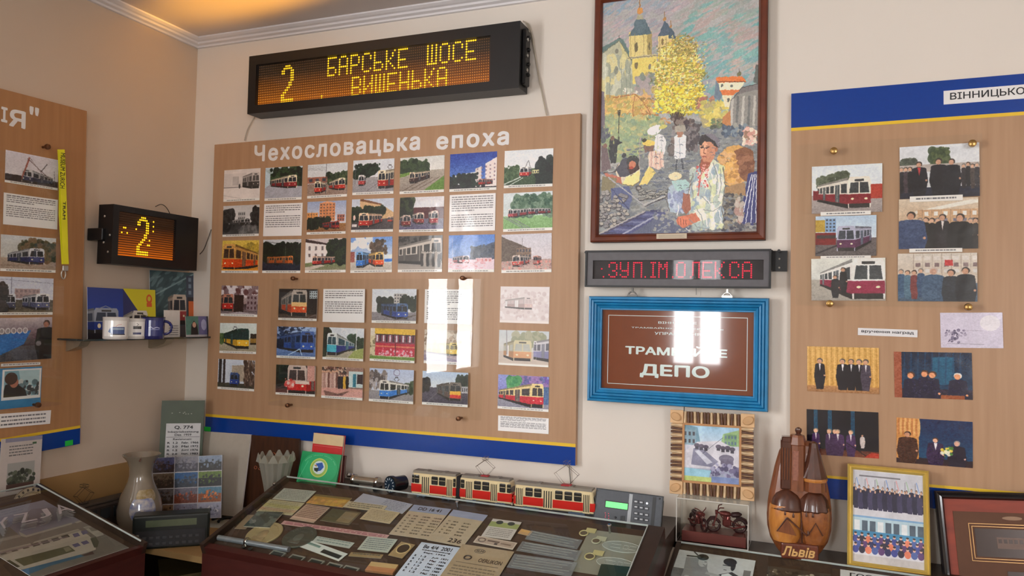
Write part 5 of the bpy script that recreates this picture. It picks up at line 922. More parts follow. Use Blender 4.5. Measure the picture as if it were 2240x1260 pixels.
for x in (278, 300, 345, 382): li([(x, 172), (x + 2, 288)], 3, (140, 124, 80), .8)
for x in (428, 460, 492): li([(x, 186), (x, 330)], 3, (140, 124, 84), .8)
for x in (150, 172, 232, 256, 276): li([(x, 320), (x + 2, 500)], 4, (196, 200, 180) if x % 4 else (110, 120, 108), .7)
li([(140, 268), (222, 208), (284, 312)], 4, (96, 100, 84)); li([(264, 298), (412, 284)], 4, (110, 100, 74)); li([(790, 515), (850, 446), (930, 427)], 4, (70, 68, 68)); li([(722, 418), (866, 418)], 4, (110, 60, 40))
for k in range(130): x = 350 + 430 * g.random(); y = 690 + 300 * g.random(); li([(x - 9, y), (x, y - 5), (x + 9, y + 1)], 3, [(70, 78, 92), (160, 164, 160), (56, 60, 70)][int(g.integers(3))], .7) if not (600 < x < 760 and y > 800) else None
# brush-work over everything
base = C.a.copy()
nx1 = C.smooth_noise(90); ny1 = C.smooth_noise(110); yy, xx = np.mgrid[0:C.H, 0:C.W]
C.a = base[np.clip(yy + (ny1 * 9).astype(int), 0, C.H - 1), np.clip(xx + (nx1 * 9).astype(int), 0, C.W - 1)]
src = C.a.copy()
for i in range(11000):
    X, Y = int(g.integers(C.W)), int(g.integers(C.H)); col = src[Y, X] * (1 + (g.random() - .5) * .42) + (g.random(3) - .5) * 16 + 6
    rot = -.45 if Y < C.H * .42 else (g.random() - .5) * 2.6
    C.ell(X / C.kx + C.x0, Y / C.ky + C.y0, 4.6 / C.kx * (.5 + g.random()), 1.25 / C.kx, col, .7, rot + (g.random() - .5) * .8)
C.a += ((C.smooth_noise(150) + C.smooth_noise(260))[:, :, None]) * 12; C.tone(8, con=1.08, add=26)
mpn = print_mt('oil_on_canvas', C.image('oil_painting'), .42, .12, 0.)
nn = mpn.node_tree.nodes; ll = mpn.node_tree.links; tcn = nn.new('ShaderNodeTexCoord'); nz = nn.new('ShaderNodeTexNoise'); nz.inputs['Scale'].default_value = 160; bp = nn.new('ShaderNodeBump'); bp.inputs['Strength'].default_value = .35; bp.inputs['Distance'].default_value = .001
ll.new(tcn.outputs['Object'], nz.inputs[0]); ll.new(nz.outputs[0], bp.inputs['Height']); ll.new(bp.outputs[0], nn['Principled BSDF'].inputs['Normal'])
sheet('canvas', T(0, 0, -.008), cw, ch_, mpn, mt('canvas_back', (150, 130, 100), .8), th=.003, parent=pa)
a = PPl.pt((1437, 512)); b = PPl.pt((1503, 522)); o = ubox('title_plate', a[0], b[1], b[0], a[1], .004, .0065, mt('aged_plate', (206, 192, 168), .5), pa, label='small cream title plate')
for k in range(3): ubox('engraved_line', a[0] + .006, b[1] + .003 + k * .003, b[0] - .006 - .006 * (k % 2), b[1] + .0036 + k * .003, .0065, .0067, mt('engraving', (120, 104, 84), .6), o if False else pa)
# ------------------------------------------------------------------ straw picture frame
M5, W5, H5 = PL((0, -.012, 1.2), (1, 0, 0), (0, .04, 1)).fit([(1471, 895), (1655, 906), (1648, 1096), (1460, 1079)], .03)
sf = thing('straw_picture_frame', 'square picture framed in dark and pale reed sticks with light wooden corner pieces', 'picture', M5); S5 = PL(M5.translation, M5.col[0][:3], M5.col[1][:3])
fw = W5 * .165; iw = W5 - 2 * fw; ih = H5 - 2 * fw
pale = mt('pale_bare_wood', (222, 184, 138), .6, var=.1, scale=20); reed = mt('pale_reed', (214, 186, 146), .4, var=.2, scale=40); reedd = mt('dark_reed', (96, 64, 46), .4, var=.35, scale=60); pith = mt('straw_strip', (190, 140, 92), .6)
ubox('backing', -W5/2 + .006, -H5/2 + .006, W5/2 - .006, H5/2 - .006, -.008, 0, pale, sf)
def s_reedpic(c):
    bgd(c, (150, 196, 226), (196, 214, 230), (196, 200, 214), (150, 160, 184), .34); c.poly([(0, 0), (.25, .05), (.3, .3), (0, .36)], (110, 150, 170)); c.poly([(.7, .14), (1, .05), (1, .34), (.66, .32)], (150, 186, 130)); bld(c, .72, .14, .94, .34, (120, 160, 120), 4, 2, (96, 120, 140)); bld(c, 0, .1, .22, .36, (130, 160, 176), 3, 2); c.poly([(.25, .3), (.65, .26), (1, .42), (1, .74), (0, .76), (0, .5)], (206, 206, 216)); c.poly([(.18, .42), (.3, .38), (.62, .62), (.5, .72), (.14, .7)], (130, 132, 156)); c.poly([(.2, .46), (.28, .44), (.52, .64), (.42, .68)], (196, 200, 214))
    for x, y in ((.24, .36), (.32, .37), (.4, .38), (.62, .36), (.7, .38), (.78, .37), (.86, .39)): c.ell(x, y, .05, .035, (90, 86, 104)); c.rect(x - .03, y + .02, x + .03, y + .07, (70, 70, 84))
    c.ell(.76, .56, .13, .07, (112, 110, 130)); c.rect(.66, .56, .88, .66, (100, 96, 118)); c.specks(.5, .66, 1, .86, [(120, 116, 150), (160, 160, 190), (90, 88, 120)], 60, .03); c.poly([(0, .76), (.5, .78), (.46, .9), (0, .9)], (150, 200, 220)); c.rect(0, .9, .6, 1, (180, 200, 120)); c.rect(.5, .88, 1, 1, (120, 140, 186)); c.line([(.34, .5), (.7, .2)], .006, (60, 70, 90)); c.tone(30)
c = Cv(240, 240); s_reedpic(c); sheet('picture', T(0, 0, .002), iw, ih, print_mt('reed_picture', c.image('reed_picture'), .12, 1.), white, parent=sf)
for s_ in (-1, 1):
    ubox('straw_strip', -iw/2, s_ * ih/2 - .003, iw/2, s_ * ih/2 + .003, .001, .006, pith, sf); ubox('straw_strip', s_ * iw/2 - .003, -ih/2, s_ * iw/2 + .003, ih/2, .001, .006, pith, sf)
def stick(m): bm = bmn(); tube(bm, [(0, -fw * .42, 0), (0, fw * .42, 0)], .0034, 6); o = obj('reed_stick', bm, m, sf, T(0, 0, .006)); return o
sm = None; st_ = [None, None]; N = 17
for side in range(4):
    L_ = iw if side % 2 == 0 else ih
    for k in range(N):
        t = -L_ / 2 + L_ * (k + .5) / N; d = (ih if side % 2 == 0 else iw) / 2 + fw * .5
        j = 0 if (k * 7 + side * 3) % 5 < 2 else 1
        Mx = (T(t, d if side == 0 else -d, .0045) if side % 2 == 0 else T(d if side == 1 else -d, t, .0045) @ RZ(PI / 2)) @ RZ(random.uniform(-.08, .08))
        if st_[j] is None: st_[j] = stick((reed, reedd)[j]); st_[j].matrix_local = Mx
        else: again(st_[j], Mx)
for sx_ in (-1, 1):
    for sy_ in (-1, 1):
        cx, cy = sx_ * (iw / 2 + fw * .5), sy_ * (ih / 2 + fw * .5); ubox('corner_block', cx - fw * .48, cy - fw * .48, cx + fw * .48, cy + fw * .48, .001, .006, pale, sf, .001)
        bm = bmn(); lathe(bm, [(fw * .4, 0), (fw * .4, .004), (fw * .34, .0055)], 20, T(cx + sx_ * fw * .05, cy, .006) @ RZ(.5 * sx_ * sy_), sy=.72); obj('wooden_disc', bm, mt('disc_wood', (206, 164, 116), .55, var=.1), sf)
cable('hook_loop', [M5 @ Vector(p) for p in ((-iw/2, H5/2 - .004, -.004), (-iw/2, H5/2 + .010, -.006), (-iw/2, H5/2 + .018, -.010))], .0012, mt('black_thread', (30, 28, 28), .6), 'small black hanging loop above the reed frame', 'hook')
# ------------------------------------------------------------------ lanyard hanging on the left board
lan = thing('lanyard', 'bright yellow museum lanyard with black print and metal hook', 'lanyard', LP.M @ T(0, 0, .016)); yl = mt('neon_yellow_ribbon', (236, 232, 40), .45, var=.04)
def ribbon(pts, w, z0, name, m, th=.0012):
    bm = bmn(); R = []
    for i, p in enumerate(pts):
        a = LP.pt(p, z0); b = LP.pt((p[0] + w, p[1]), z0); z = z0 - .016 + .002 * math.sin(i * 1.3); R.append((bm.verts.new((a[0], a[1], z)), bm.verts.new((b[0], b[1], z + .001)), bm.verts.new((b[0], b[1], z - th)), bm.verts.new((a[0], a[1], z - th))))
    for i in range(len(R) - 1):
        for k in range(4): bm.faces.new((R[i][k], R[i][(k + 1) % 4], R[i + 1][(k + 1) % 4], R[i + 1][k]))
    bm.faces.new(R[0]); bm.faces.new(R[-1]); return obj(name, bm, m, lan)
ribbon([(126, 327), (127, 360), (129, 420), (130, 470), (133, 520), (135, 578)], 15, .017, 'ribbon', yl); ribbon([(128, 330), (131, 400), (134, 470), (137, 530), (138, 578)], 12, .021, 'ribbon', yl)
def vtext(body, p0, p1, w, off):
    a = LP.pt(p0, .02); b = LP.pt(p1, .02); me, co = text_me(body, .01, .02); lo = co.min(0); s_ = co.max(0) - lo; co = (co - lo) / s_; L_ = a[1] - b[1]
    P = np.stack([a[0] + w * (1 - co[:, 1]) * -1 + w, a[1] - co[:, 0] * L_, np.full(len(co), .0075) + co[:, 2] * .0003], 1); P[:, 0] = a[0] + w * co[:, 1]
    me.vertices.foreach_set('co', P.astype(np.float32).ravel()); me.update(); me.materials.clear(); me.materials.append(ink); place(bpy.data.objects.new('lettering', me), None, lan)
vtext('MUSEUM ZURICH', (131, 334), (133, 412), .015, 0); vtext('TRAM', (136, 440), (138, 480), .009, 0)
bm = bmn(); a = LP.pt((143, 584), .02); bx(bm, (a[0] - .009, a[1] - .012, .001), (a[0] + .009, a[1] + .004, .006), .001); obj('crimp', bm, steel, lan)
bm = bmn(); b = LP.pt((139, 600), .02); tube(bm, [(b[0] + .007 * math.cos(t), b[1] + .014 * math.sin(t), .004) for t in [2 * PI * k / 12 for k in range(12)]], .0018, 6, True); obj('hook', bm, steel, lan)
# ------------------------------------------------------------------ glass shelf with cards and mugs on the left wall
zs = 1.4515; SD = .13
sh = thing('wall_shelf', 'narrow dark-edged glass shelf on two rounded metal brackets, left wall', 'shelf', LEFT.M @ T(-.272, zs, 0))
bm = bmn(); bx(bm, (-.256, -.006, .004), (.256, 0, SD), .001); obj('glass_plate', bm, mt('smoked_glass', (50, 54, 54), .08, coat=.6), sh)
for t_ in (-.21, .115):
    bm = bmn(); prism(bm, [(0, 0), (.085, 0), (.07, -.018), (.035, -.030), (.012, -.036), (0, -.034)], -.016, .016, T(t_, -.0062, .001) @ RY(-PI/2)); obj('bracket', bm, mt('brass_nickel', (170, 160, 140), .3, metal=.6), sh)
def lean(px4, o, u, v, fn, name, label, cat, res=160, rough=.4, coat=.2, th=.0012, backm=None, off=0., group=None):
    pl = PL(o, u, v); M, w, h = pl.fit(px4, off); c = Cv(res, max(16, int(res * h / w)), (220, 218, 214)); fn(c); o_ = sheet(name, M, w, h, print_mt(name + '_%d' % len(bpy.data.images), c.image(name), rough, coat), backm or white, th=th); return tag(o_, label, cat, group)
def s_posterdark(c):
    c.rect(0, 0, 1, 1, (58, 84, 92)); c.specks(0, 0, .7, .6, [(84, 116, 120), (110, 140, 146), (50, 72, 78)], 60, .06, .3, -.6, .7); c.line([(.1, .35), (.75, .02)], .02, (150, 180, 186), .7); c.rect(.62, .05, 1, .6, (56, 66, 84))
    for i in range(4):
        for j in range(5): c.rect(.66 + i * .09, .08 + j * .1, .71 + i * .09, .14 + j * .1, (110, 130, 150))
    c.rect(.64, .38, 1, .7, (40, 34, 40)); c.rect(.66, .44, .8, .7, (196, 96, 40)); c.rect(.84, .44, .96, .7, (214, 140, 40)); tram(c, .38, .36, .62, .8, .3, .4, .7, (196, 180, 166), (150, 50, 50), 2); c.poly([(.3, .84), (.66, .8), (.8, 1), (.1, 1)], (90, 84, 86))
lean([(326, 592), (453, 598), (451, 738), (328, 740)], (.03, -.1, zs), (0, 1, 0), (-.05, 0, 1), s_posterdark, 'poster_card', 'large dark teal poster card with a red tram, at the back of the wall shelf', 'poster')
def s_bluecard(c): bgd(c, (36, 58, 130), (30, 70, 170), (30, 34, 50), (24, 24, 34), .84); c.rect(0, .74, 1, 1, (28, 26, 34)); tram(c, .18, .42, .86, .9, -.3, .5, .84, (150, 160, 176), (36, 60, 140), 2, (56, 66, 84)); c.line([(.3, .42), (.5, .36), (.7, .42)], .02, (130, 140, 160))
def s_yellowcard(c): c.rect(0, 0, 1, 1, (206, 196, 44)); c.poly([(0, 0), (.25, .25), (.5, .5), (.6, 1), (0, 1)], (44, 52, 104)); tram(c, .28, .46, .74, .96, 0, .56, .9, (206, 204, 196), (60, 60, 80), 3, (40, 40, 46)); c.line([(.5, .5), (1, .62)], .014, (90, 90, 40)); c.line([(.6, .7), (1, .84)], .02, (80, 84, 60)); c.ell(.8, .2, .09, .1, (206, 90, 40)); c.rect(.72, .28, .88, .36, (206, 90, 40)); c.ell(.8, .19, .05, .05, (206, 190, 60))
lean([(190, 629), (268, 631), (270, 740), (191, 739)], (.06, -.1, zs), (0, 1, 0), (-.08, 0, 1), s_bluecard, 'picture_card', 'deep blue card with a pale blue tram, left end of the wall shelf', 'card', group='picture cards on the wall shelf')
lean([(268, 631), (343, 635), (337, 738), (270, 740)], (.058, -.1, zs), (0, 1, 0), (-.08, 0, 1), s_yellowcard, 'picture_card', 'yellow card with a white tram behind the mugs', 'card', group='picture cards on the wall shelf')
lean([(362, 680), (384, 680), (402, 738), (354, 738)], (.062, -.1, zs), (0, 1, 0), (-.06, 0, 1), lambda c: (c.tone(6), lines(c, .3, .55, .9, .95, 5)), 'paper_note', 'small white paper standing right of the navy mug', 'card')
def s_photocard(c): c.rect(0, 0, .56, 1, (84, 130, 120)); c.rect(.56, 0, 1, 1, (110, 110, 160)); c.poly([(.2, 1), (.24, .4), (.36, .2), (.5, .4), (.55, 1)], (34, 30, 36)); c.ell(.37, .4, .08, .13, (200, 160, 140)); c.ell(.8, .4, .12, .26, (176, 180, 216)); c.rect(0, .86, 1, 1, (190, 190, 196)); c.rect(.94, 0, 1, 1, (60, 60, 70)); c.tone(14)
lean([(407, 692), (456, 692), (454, 738), (405, 739)], (.105, -.1, zs), (0, 1, 0), (-.1, 0, 1), s_photocard, 'photo_card', 'small photo card of a dark-haired woman at the right end of the shelf', 'card')
def mug(px, r, h, body, rim, label, handle, print_fn):
    p = hit(2, zs, *px); t = thing('mug', label, 'mug', T(p.x, p.y, zs) @ RZ(math.atan2(CAM.y - p.y, CAM.x - p.x)), 'mugs on the wall shelf')
    bm = bmn(); lathe(bm, [(r * .9, 0), (r * .97, .003), (r, h * .9), (r * 1.02, h), (r * .95, h), (r * .93, h * .9), (r * .9, .006), (0.0005, .005)], 28); obj('body', bm, body, t, smooth=True)
    bm = bmn(); tube(bm, [(r * 1.005 * math.cos(2 * PI * k / 24), r * 1.005 * math.sin(2 * PI * k / 24), h) for k in range(24)], .0012, 5, True); obj('rim', bm, rim, t, smooth=True)
    bm = bmn(); a0 = handle; tube(bm, [(math.cos(a0) * (r * .96 + r * .62 * math.sin(q)), math.sin(a0) * (r * .96 + r * .62 * math.sin(q)), h * .52 + h * .3 * math.cos(q)) for q in [PI * k / 8 for k in range(9)]], .0045, 8); obj('handle', bm, body, t, smooth=True)
    # printed picture wrapped on the front of the body
    c = Cv(140, 90, (235, 235, 232)); print_fn(c); m = print_mt('mug_print_%d' % len(bpy.data.images), c.image('mug_print'), .2, .5); n = 10; vs = []; fs = []; sp_ = .95
    for i in range(n + 1):
        a_ = -sp_ + 2 * sp_ * i / n; vs += [(r * 1.012 * math.cos(a_), r * 1.012 * math.sin(a_), h * .14), (r * 1.012 * math.cos(a_), r * 1.012 * math.sin(a_), h * .86)]
    for i in range(n): fs.append((2 * i, 2 * i + 2, 2 * i + 3, 2 * i + 1))
    me = bpy.data.meshes.new('print'); me.from_pydata(vs, [], fs); me.materials.append(m); ul = me.uv_layers.new(name='UVMap')
    for pl_ in me.polygons:
        for k_ in pl_.loop_indices: vi = me.loops[k_].vertex_index; ul.data[k_].uv = (vi // 2 / n, vi % 2)
    place(bpy.data.objects.new('printed_picture', me), None, t); return t
wm = mt('white_enamel', (228, 226, 222), .15, coat=.6, var=.01); nv = mt('navy_enamel', (26, 36, 104), .12, coat=.8); dk = mt('dark_rim', (30, 34, 50), .3)
def mp1(c): c.rect(.34, .4, .88, .84, (60, 80, 130)); c.rect(.4, .46, .84, .58, (150, 170, 190)); c.poly([(.34, .84), (.2, .7), (.3, .42)], (80, 110, 160)); c.line([(.5, .38), (.6, .26), (.74, .24)], .014, (206, 130, 130)); c.rect(.3, .84, .9, .9, (50, 50, 60))
def mp2(c): c.rect(.4, .3, .8, .5, (80, 80, 84)); c.rect(.4, .5, .8, .74, (214, 214, 216)); c.rect(.4, .74, .8, .88, (60, 66, 110)); c.line([(.56, .1), (.66, .2), (.56, .3)], .02, (90, 90, 94)); [c.rect(.43 + i * .09, .36, .5 + i * .09, .5, (46, 48, 52)) for i in range(4)]
def mp3(c): c.rect(0, 0, 1, 1, (26, 36, 104)); c.line([(.3, .5), (.4, .42), (.5, .52), (.66, .44), (.8, .5)], .03, (196, 200, 220)); c.rect(.3, .56, .8, .6, (140, 150, 190))
mug((252, 742), .036, .066, wm, wm, 'white mug with a blue tram picture, left of three on the wall shelf', 2.7, mp1)
mug((295, 741), .031, .062, wm, wm, 'white mug with a black and blue tram picture, between the other two mugs', -2.9, mp2)
mug((334, 741), .034, .068, nv, dk, 'navy blue mug with small white script and round handle', 1.45, mp3)
# ------------------------------------------------------------------ corner shelf unit
tz = .84; darkw = mt('very_dark_wood', (52, 36, 28), .45, var=.2, scale=10, stretch=(1, 6, 6)); ochw = mt('ochre_shelf_wood', (170, 140, 92), .5, var=.1, scale=8)
ct = thing('corner_shelf_unit', 'low dark shelf unit with pale ochre board edge in the corner between the display cases', 'shelf', T(.29, -.27, 0))
def wbox(name, x0, y0, z0, x1, y1, z1, m, par, bev=0., label=None):
    bm = bmn(); o = Vector(par.matrix_world.translation) if par else Vector((0, 0, 0)); bx(bm, (x0 - o.x, y0 - o.y, z0 - o.z), (x1 - o.x, y1 - o.y, z1 - o.z), bev); return obj(name, bm, m, par, label=label)
bpy.context.view_layer.update()
wbox('top_board', .008, -.425, tz - .018, .585, -.002, tz, ochw, ct); wbox('lower_board', .008, -.60, .70, .585, -.002, .718, darkw, ct); wbox('side_panel', .008, -.60, 0, .026, -.002, .70, darkw, ct); wbox('side_panel', .567, -.60, 0, .585, -.002, .70, darkw, ct); wbox('back_panel', .008, -.02, .718, .585, -.003, tz - .018, darkw, ct)
cr, sr = math.cos, math.sin
# porcelain vase
p = hit(2, tz, 303, 1172); va = thing('vase', 'tall beige pearl-glazed vase with flared rim and painted scene on its belly', 'vase', T(p.x, p.y, tz) @ RZ(math.atan2(CAM.y - p.y, CAM.x - p.x)))
prv = [(.040, 0), (.046, .006), (.058, .03), (.0655, .06), (.066, .085), (.060, .115), (.048, .145), (.0375, .17), (.0335, .19), (.0345, .212), (.042, .234), (.0545, .249), (.0555, .252), (.052, .251), (.040, .232), (.031, .21), (.030, .19), (.03, .17)]
pearl = mt('pearl_glaze', (140, 129, 112), .16, var=.06, scale=8, coat=.9); bm = bmn(); lathe(bm, prv, 40); obj('body', bm, pearl, va, smooth=True)
def patch(a0, a1, z0, z1, m, name, rr=1.015):
    bm = bmn(); n, k = 10, 8; f = lambda z: np.interp(z, [q[1] for q in prv[:13]], [q[0] for q in prv[:13]]) * rr
    G = [[None] * (n + 1) for _ in range(k + 1)]
    for j in range(k + 1):
        for i in range(n + 1): u = i / n; v = j / k; e = 1 - .25 * abs(2 * v - 1) ** 2; a = (a0 + a1) / 2 + (a1 - a0) * (u - .5) * e; z = z0 + (z1 - z0) * v; G[j][i] = bm.verts.new((f(z) * cr(a), f(z) * sr(a), z))
    for j in range(k):
        for i in range(n): bm.faces.new((G[j][i], G[j][i + 1], G[j + 1][i + 1], G[j + 1][i]))
    obj(name, bm, m, va, smooth=True)
patch(-.45, .75, .065, .125, mt('painted_scene_vase', (110, 126, 176), .12, rgb2=(214, 208, 196), scale=60, coat=1.), 'painted_scene'); patch(-.2, .9, .118, .15, mt('gilt_leaves', (150, 130, 70), .3, metal=.4, rgb2=(190, 176, 150), scale=90), 'gilt_leaves', 1.01)
# green number board in the corner
s45 = PL((.13, -.13, tz), (cr(.62), sr(.62), 0), (-.05, .07, 1))
Mg, Wg, Hg = s45.fit([(358.6, 876), (449, 876), (447, 1010), (350, 1010)], 0); gp = s45.pt((400, 876)); Hg2 = gp[1]
gb = thing('enamel_number_board', 'tall dark green board with black numbers on a white plate, leaning in the corner', 'board', s45.M @ T(gp[0] + .003, 0, 0))
ubox('board', -Wg/2, .002, Wg/2, Hg2, 0, .006, mt('dark_green_paint', (64, 78, 56), .4, var=.1, scale=20, bump=.1), gb)
SG = PL(gb.matrix_world.translation if False else (s45.M @ T(gp[0] + .003, 0, 0)).translation, s45.u, s45.v)
Q = [SG.pt(p, .006) for p in ((364, 925), (439.5, 927), (437, 997))]; lx0, lx1, ly1 = Q[0][0], Q[1][0], (Q[0][1] + Q[1][1]) / 2; ph = (Q[1][1] - Q[2][1]); ly0 = ly1 - ph * 1.35
ubox('white_plate', lx0, ly0, lx1, ly1, .006, .0075, mt('dull_white_plate', (206, 208, 210), .4), gb); lw = lx1 - lx0; z_ = .0075
def gt(b_, fx0, fx1, fy0, fy1, o_=.02): text(b_, lx0 + lw * fx0, ly1 - ph * fy1, lx0 + lw * fx1, ly1 - ph * fy0, z_, ink, gb, off=o_)
gt('Q. 774', .24, .78, .07, .19, .03); gt('Inbetriebsetzung', .06, .95, .23, .31); gt('Dez. 1959', .26, .74, .32, .39); gt('Revisionen:', .22, .76, .46, .52)
for k, (a_, b_, c3) in enumerate((('R  1.2', 'Febr.', '1966'), ('R  2.0', 'Mai', '1972'), ('R  1.2', 'Juni', '1976'), ('R  2.0', 'Sept.', '1983'), ('R  1.2', 'Okt.', '1988'))):
    y_ = .57 + k * .115; gt(a_, .06, .36, y_, y_ + .065, .03); gt(b_, .47, .68, y_, y_ + .065, .03); gt(c3, .74, .96, y_, y_ + .065, .03)
ubox('divider_line', lx0 + .002, ly1 - ph * .43, lx1 - .002, ly1 - ph * .42, z_, z_ + .0002, ink, gb)
for k, (a_, b_) in enumerate(((-.012, .1), (.0, .106), (.008, .112), (.016, .112), (.026, .11), (-.036, .104), (.004, .098))): ubox('paint_chip', a_, Hg2 - b_ * .42, a_ + .004, Hg2 - b_ * .42 + .002, .006, .0063, mt('bare_metal_chip', (170, 176, 160), .5), gb)
# white panel, brown plank
lean([(449, 943), (549, 951), (531, 1131), (430, 1120)], (0, -.045, 1.0), (1, 0, 0), (0, .16, 1), lambda c: (c.rect(0, 0, 1, 1, (178, 172, 160)), c.tone(6)), 'white_panel', 'plain off-white panel leaning on the wall below the main board', 'panel', th=.006, coat=0.)
def s_plank(c): c.rect(0, 0, 1, 1, (66, 40, 24)); c.specks(0, 0, 1, 1, [(76, 48, 28), (54, 32, 20)], 60, .08, 3.); c.tone(8)
plM, plW, plH = PL((0, -.02, 1.0), (1, 0, 0), (0, .03, 1)).fit([(549, 949), (660, 961), (652, 1120), (530, 1108)], 0)
plk = thing('brown_panel', 'dark brown wooden panel with small copper ornaments, behind the crystal vase', 'panel', plM); ubox('panel', -plW/2, -plH/2, plW/2, plH/2, 0, .012, mt('dark_walnut', (70, 42, 26), .35, var=.3, scale=12, stretch=(6, 1, 1)), plk)
cop = mt('copper_ornament', (190, 120, 90), .3, metal=.8)
for cx, cy, r_ in ((.2, .22, .010), (.05, .26, .006), (-.28, .06, .005), (-.2, .05, .004), (.26, .2, .007)):
    bm = bmn(); tube(bm, [(plW * cx + r_ * cr(t) * 1.2, plH * cy + r_ * sr(t), .0135) for t in [2 * PI * k / 10 for k in range(10)]], .0012, 5, True); obj('ornament', bm, cop, plk)
# collage of postcards standing on the shelf
ca = .42; cpl = PL((.335, -.165, tz), (cr(ca), sr(ca), 0), (-.05, .12, 1))
def s_collage(c):
    c.rect(0, 0, 1, 1, (206, 206, 210)); cl = [((96, 100, 140), (70, 56, 56)), ((150, 150, 160), (84, 84, 96)), ((150, 170, 196), (44, 46, 44)), ((120, 104, 84), (70, 56, 46)), ((40, 100, 156), (60, 70, 84)), ((110, 140, 50), (24, 28, 24)), ((110, 104, 104), (74, 58, 46)), ((120, 116, 130), (130, 70, 50)), ((90, 140, 166), (166, 96, 50)), ((150, 120, 90), (24, 22, 24)), ((150, 150, 170), (96, 66, 76)), ((190, 194, 216), (176, 180, 200))]
    for k, (a, b) in enumerate(cl):
        i, j = k % 3, k // 3; x0_, y0_ = .005 + i / 3, .005 + j / 4; x1_, y1_ = x0_ + .322, y0_ + .235; c.rect(x0_, y0_, x1_, y0_ + .1, a); c.rect(x0_, y0_ + .1, x1_, y1_, b)
        c.specks(x0_ + .03, y0_ + .05, x1_ - .03, y1_ - .05, [tuple(v * .7 for v in a), tuple(min(255, v * 1.5) for v in b), b, a], 46, .013)
    c.rect(.76, .84, .86, .88, (44, 50, 70)); c.rect(.7, .93, .96, .94, (120, 120, 150)); c.rough(1.5, 20); c.a *= .78
Mc, Wc, Hc = cpl.fit([(330, 1000), (487, 997), (486, 1130), (330, 1142)], 0)
c = Cv(300, 250); s_collage(c); tag(sheet('postcard_collage', Mc, Wc, Hc, print_mt('collage', c.image('collage'), .35, .2), mt('grey_backing', (120, 124, 130), .6), th=.006), 'framed collage of twelve small town postcards behind the vase', 'picture')
bm = bmn(); tube(bm, [hit(0, .22, *p_) for p_ in ((305, 1010), (309, 1001), (318, 1004), (330, 1006), (338, 1011))], .0024, 6); tag(obj('pendant', bm, mt('brown_cord', (90, 50, 36), .5)), 'small brown curled strap showing above the vase rim', 'strap')
# black ticket terminal
p = hit(2, tz, 373, 1199); dv = thing('ticket_terminal', 'black ticket terminal with pale LCD window and buttons, in front of the vase', 'device', T(p.x, p.y, tz) @ RZ(.72)); dw = .105; dh = .098
bm = bmn(); bx(bm, (-dw, 0, 0), (dw, .06, dh), .006, 2); obj('housing', bm, mt('black_green_plastic', (34, 40, 38), .35), dv); bm = bmn(); bx(bm, (-dw * .66, -.001, dh * .66), (dw * .66, .002, dh * .86)); obj('screen', bm, mt('off_lcd', (96, 106, 84), .2), dv); bm = bmn(); bx(bm, (-dw * .9, -.0015, dh * .08), (dw * .9, 0, dh * .55), .0005); obj('keypad', bm, mt('dark_keypad', (44, 46, 50), .5), dv)
b0 = None
for i in range(9):
    for j in range(2):
        Mx = T(-dw * .68 + i * dw * .17, -.003, dh * (.16 + .18 * j))
        if b0 is None: bm = bmn(); bx(bm, (-.006, 0, -.004), (.006, .002, .004), .001); b0 = obj('button', bm, mt('grey_button', (70, 72, 76), .5), dv, Mx)
        else: again(b0, Mx)
bm = bmn(); bx(bm, (-dw * .88, -.003, dh * .36), (-dw * .82, 0, dh * .46)); obj('led', bm, mt('pale_led', (150, 150, 140), .3), dv)
# loose things on the corner shelf
bm = bmn(); q0 = [hit(2, tz + .0006, *p_) for p_ in ((441, 1138), (508, 1137), (487, 1156), (438, 1152))]
def flat_poly(name, pts, th, m, label, cat, group=None):
    o = sum(pts, Vector()) / len(pts); bm = bmn(); n_ = (pts[1] - pts[0]).cross(pts[2] - pts[0]).normalized(); n_ = n_ if n_.z > 0 else -n_; lo = [bm.verts.new(p - o) for p in pts]; hi = [bm.verts.new(p - o + n_ * th) for p in pts]
    bm.faces.new(lo); bm.faces.new(hi)
    for i in range(len(pts)): bm.faces.new((lo[i], lo[(i + 1) % len(pts)], hi[(i + 1) % len(pts)], hi[i]))
    return tag(obj(name, bm, m, None, Matrix.Translation(o)), label, cat, group)
flat_poly('paper_sheet', q0, .001, mt('grey_white_paper', (176, 178, 166), .6), 'loose pale paper lying right of the black terminal', 'paper')
cable('black_cable', [hit(2, tz + .006, *p_) for p_ in ((465, 1136), (478, 1130), (492, 1124), (506, 1128), (515, 1133), (498, 1132), (482, 1136), (478, 1141))], .005, mt('black_rubber', (26, 26, 26), .5), 'short black cable lying on the loose paper')
flat_poly('wooden_tray', [hit(2, .722, *p_) for p_ in ((345, 1232), (436, 1222), (452, 1258), (350, 1275))], .012, mt('olive_wood', (120, 104, 60), .5), 'olive tan flat tray on the lower corner shelf', 'tray')
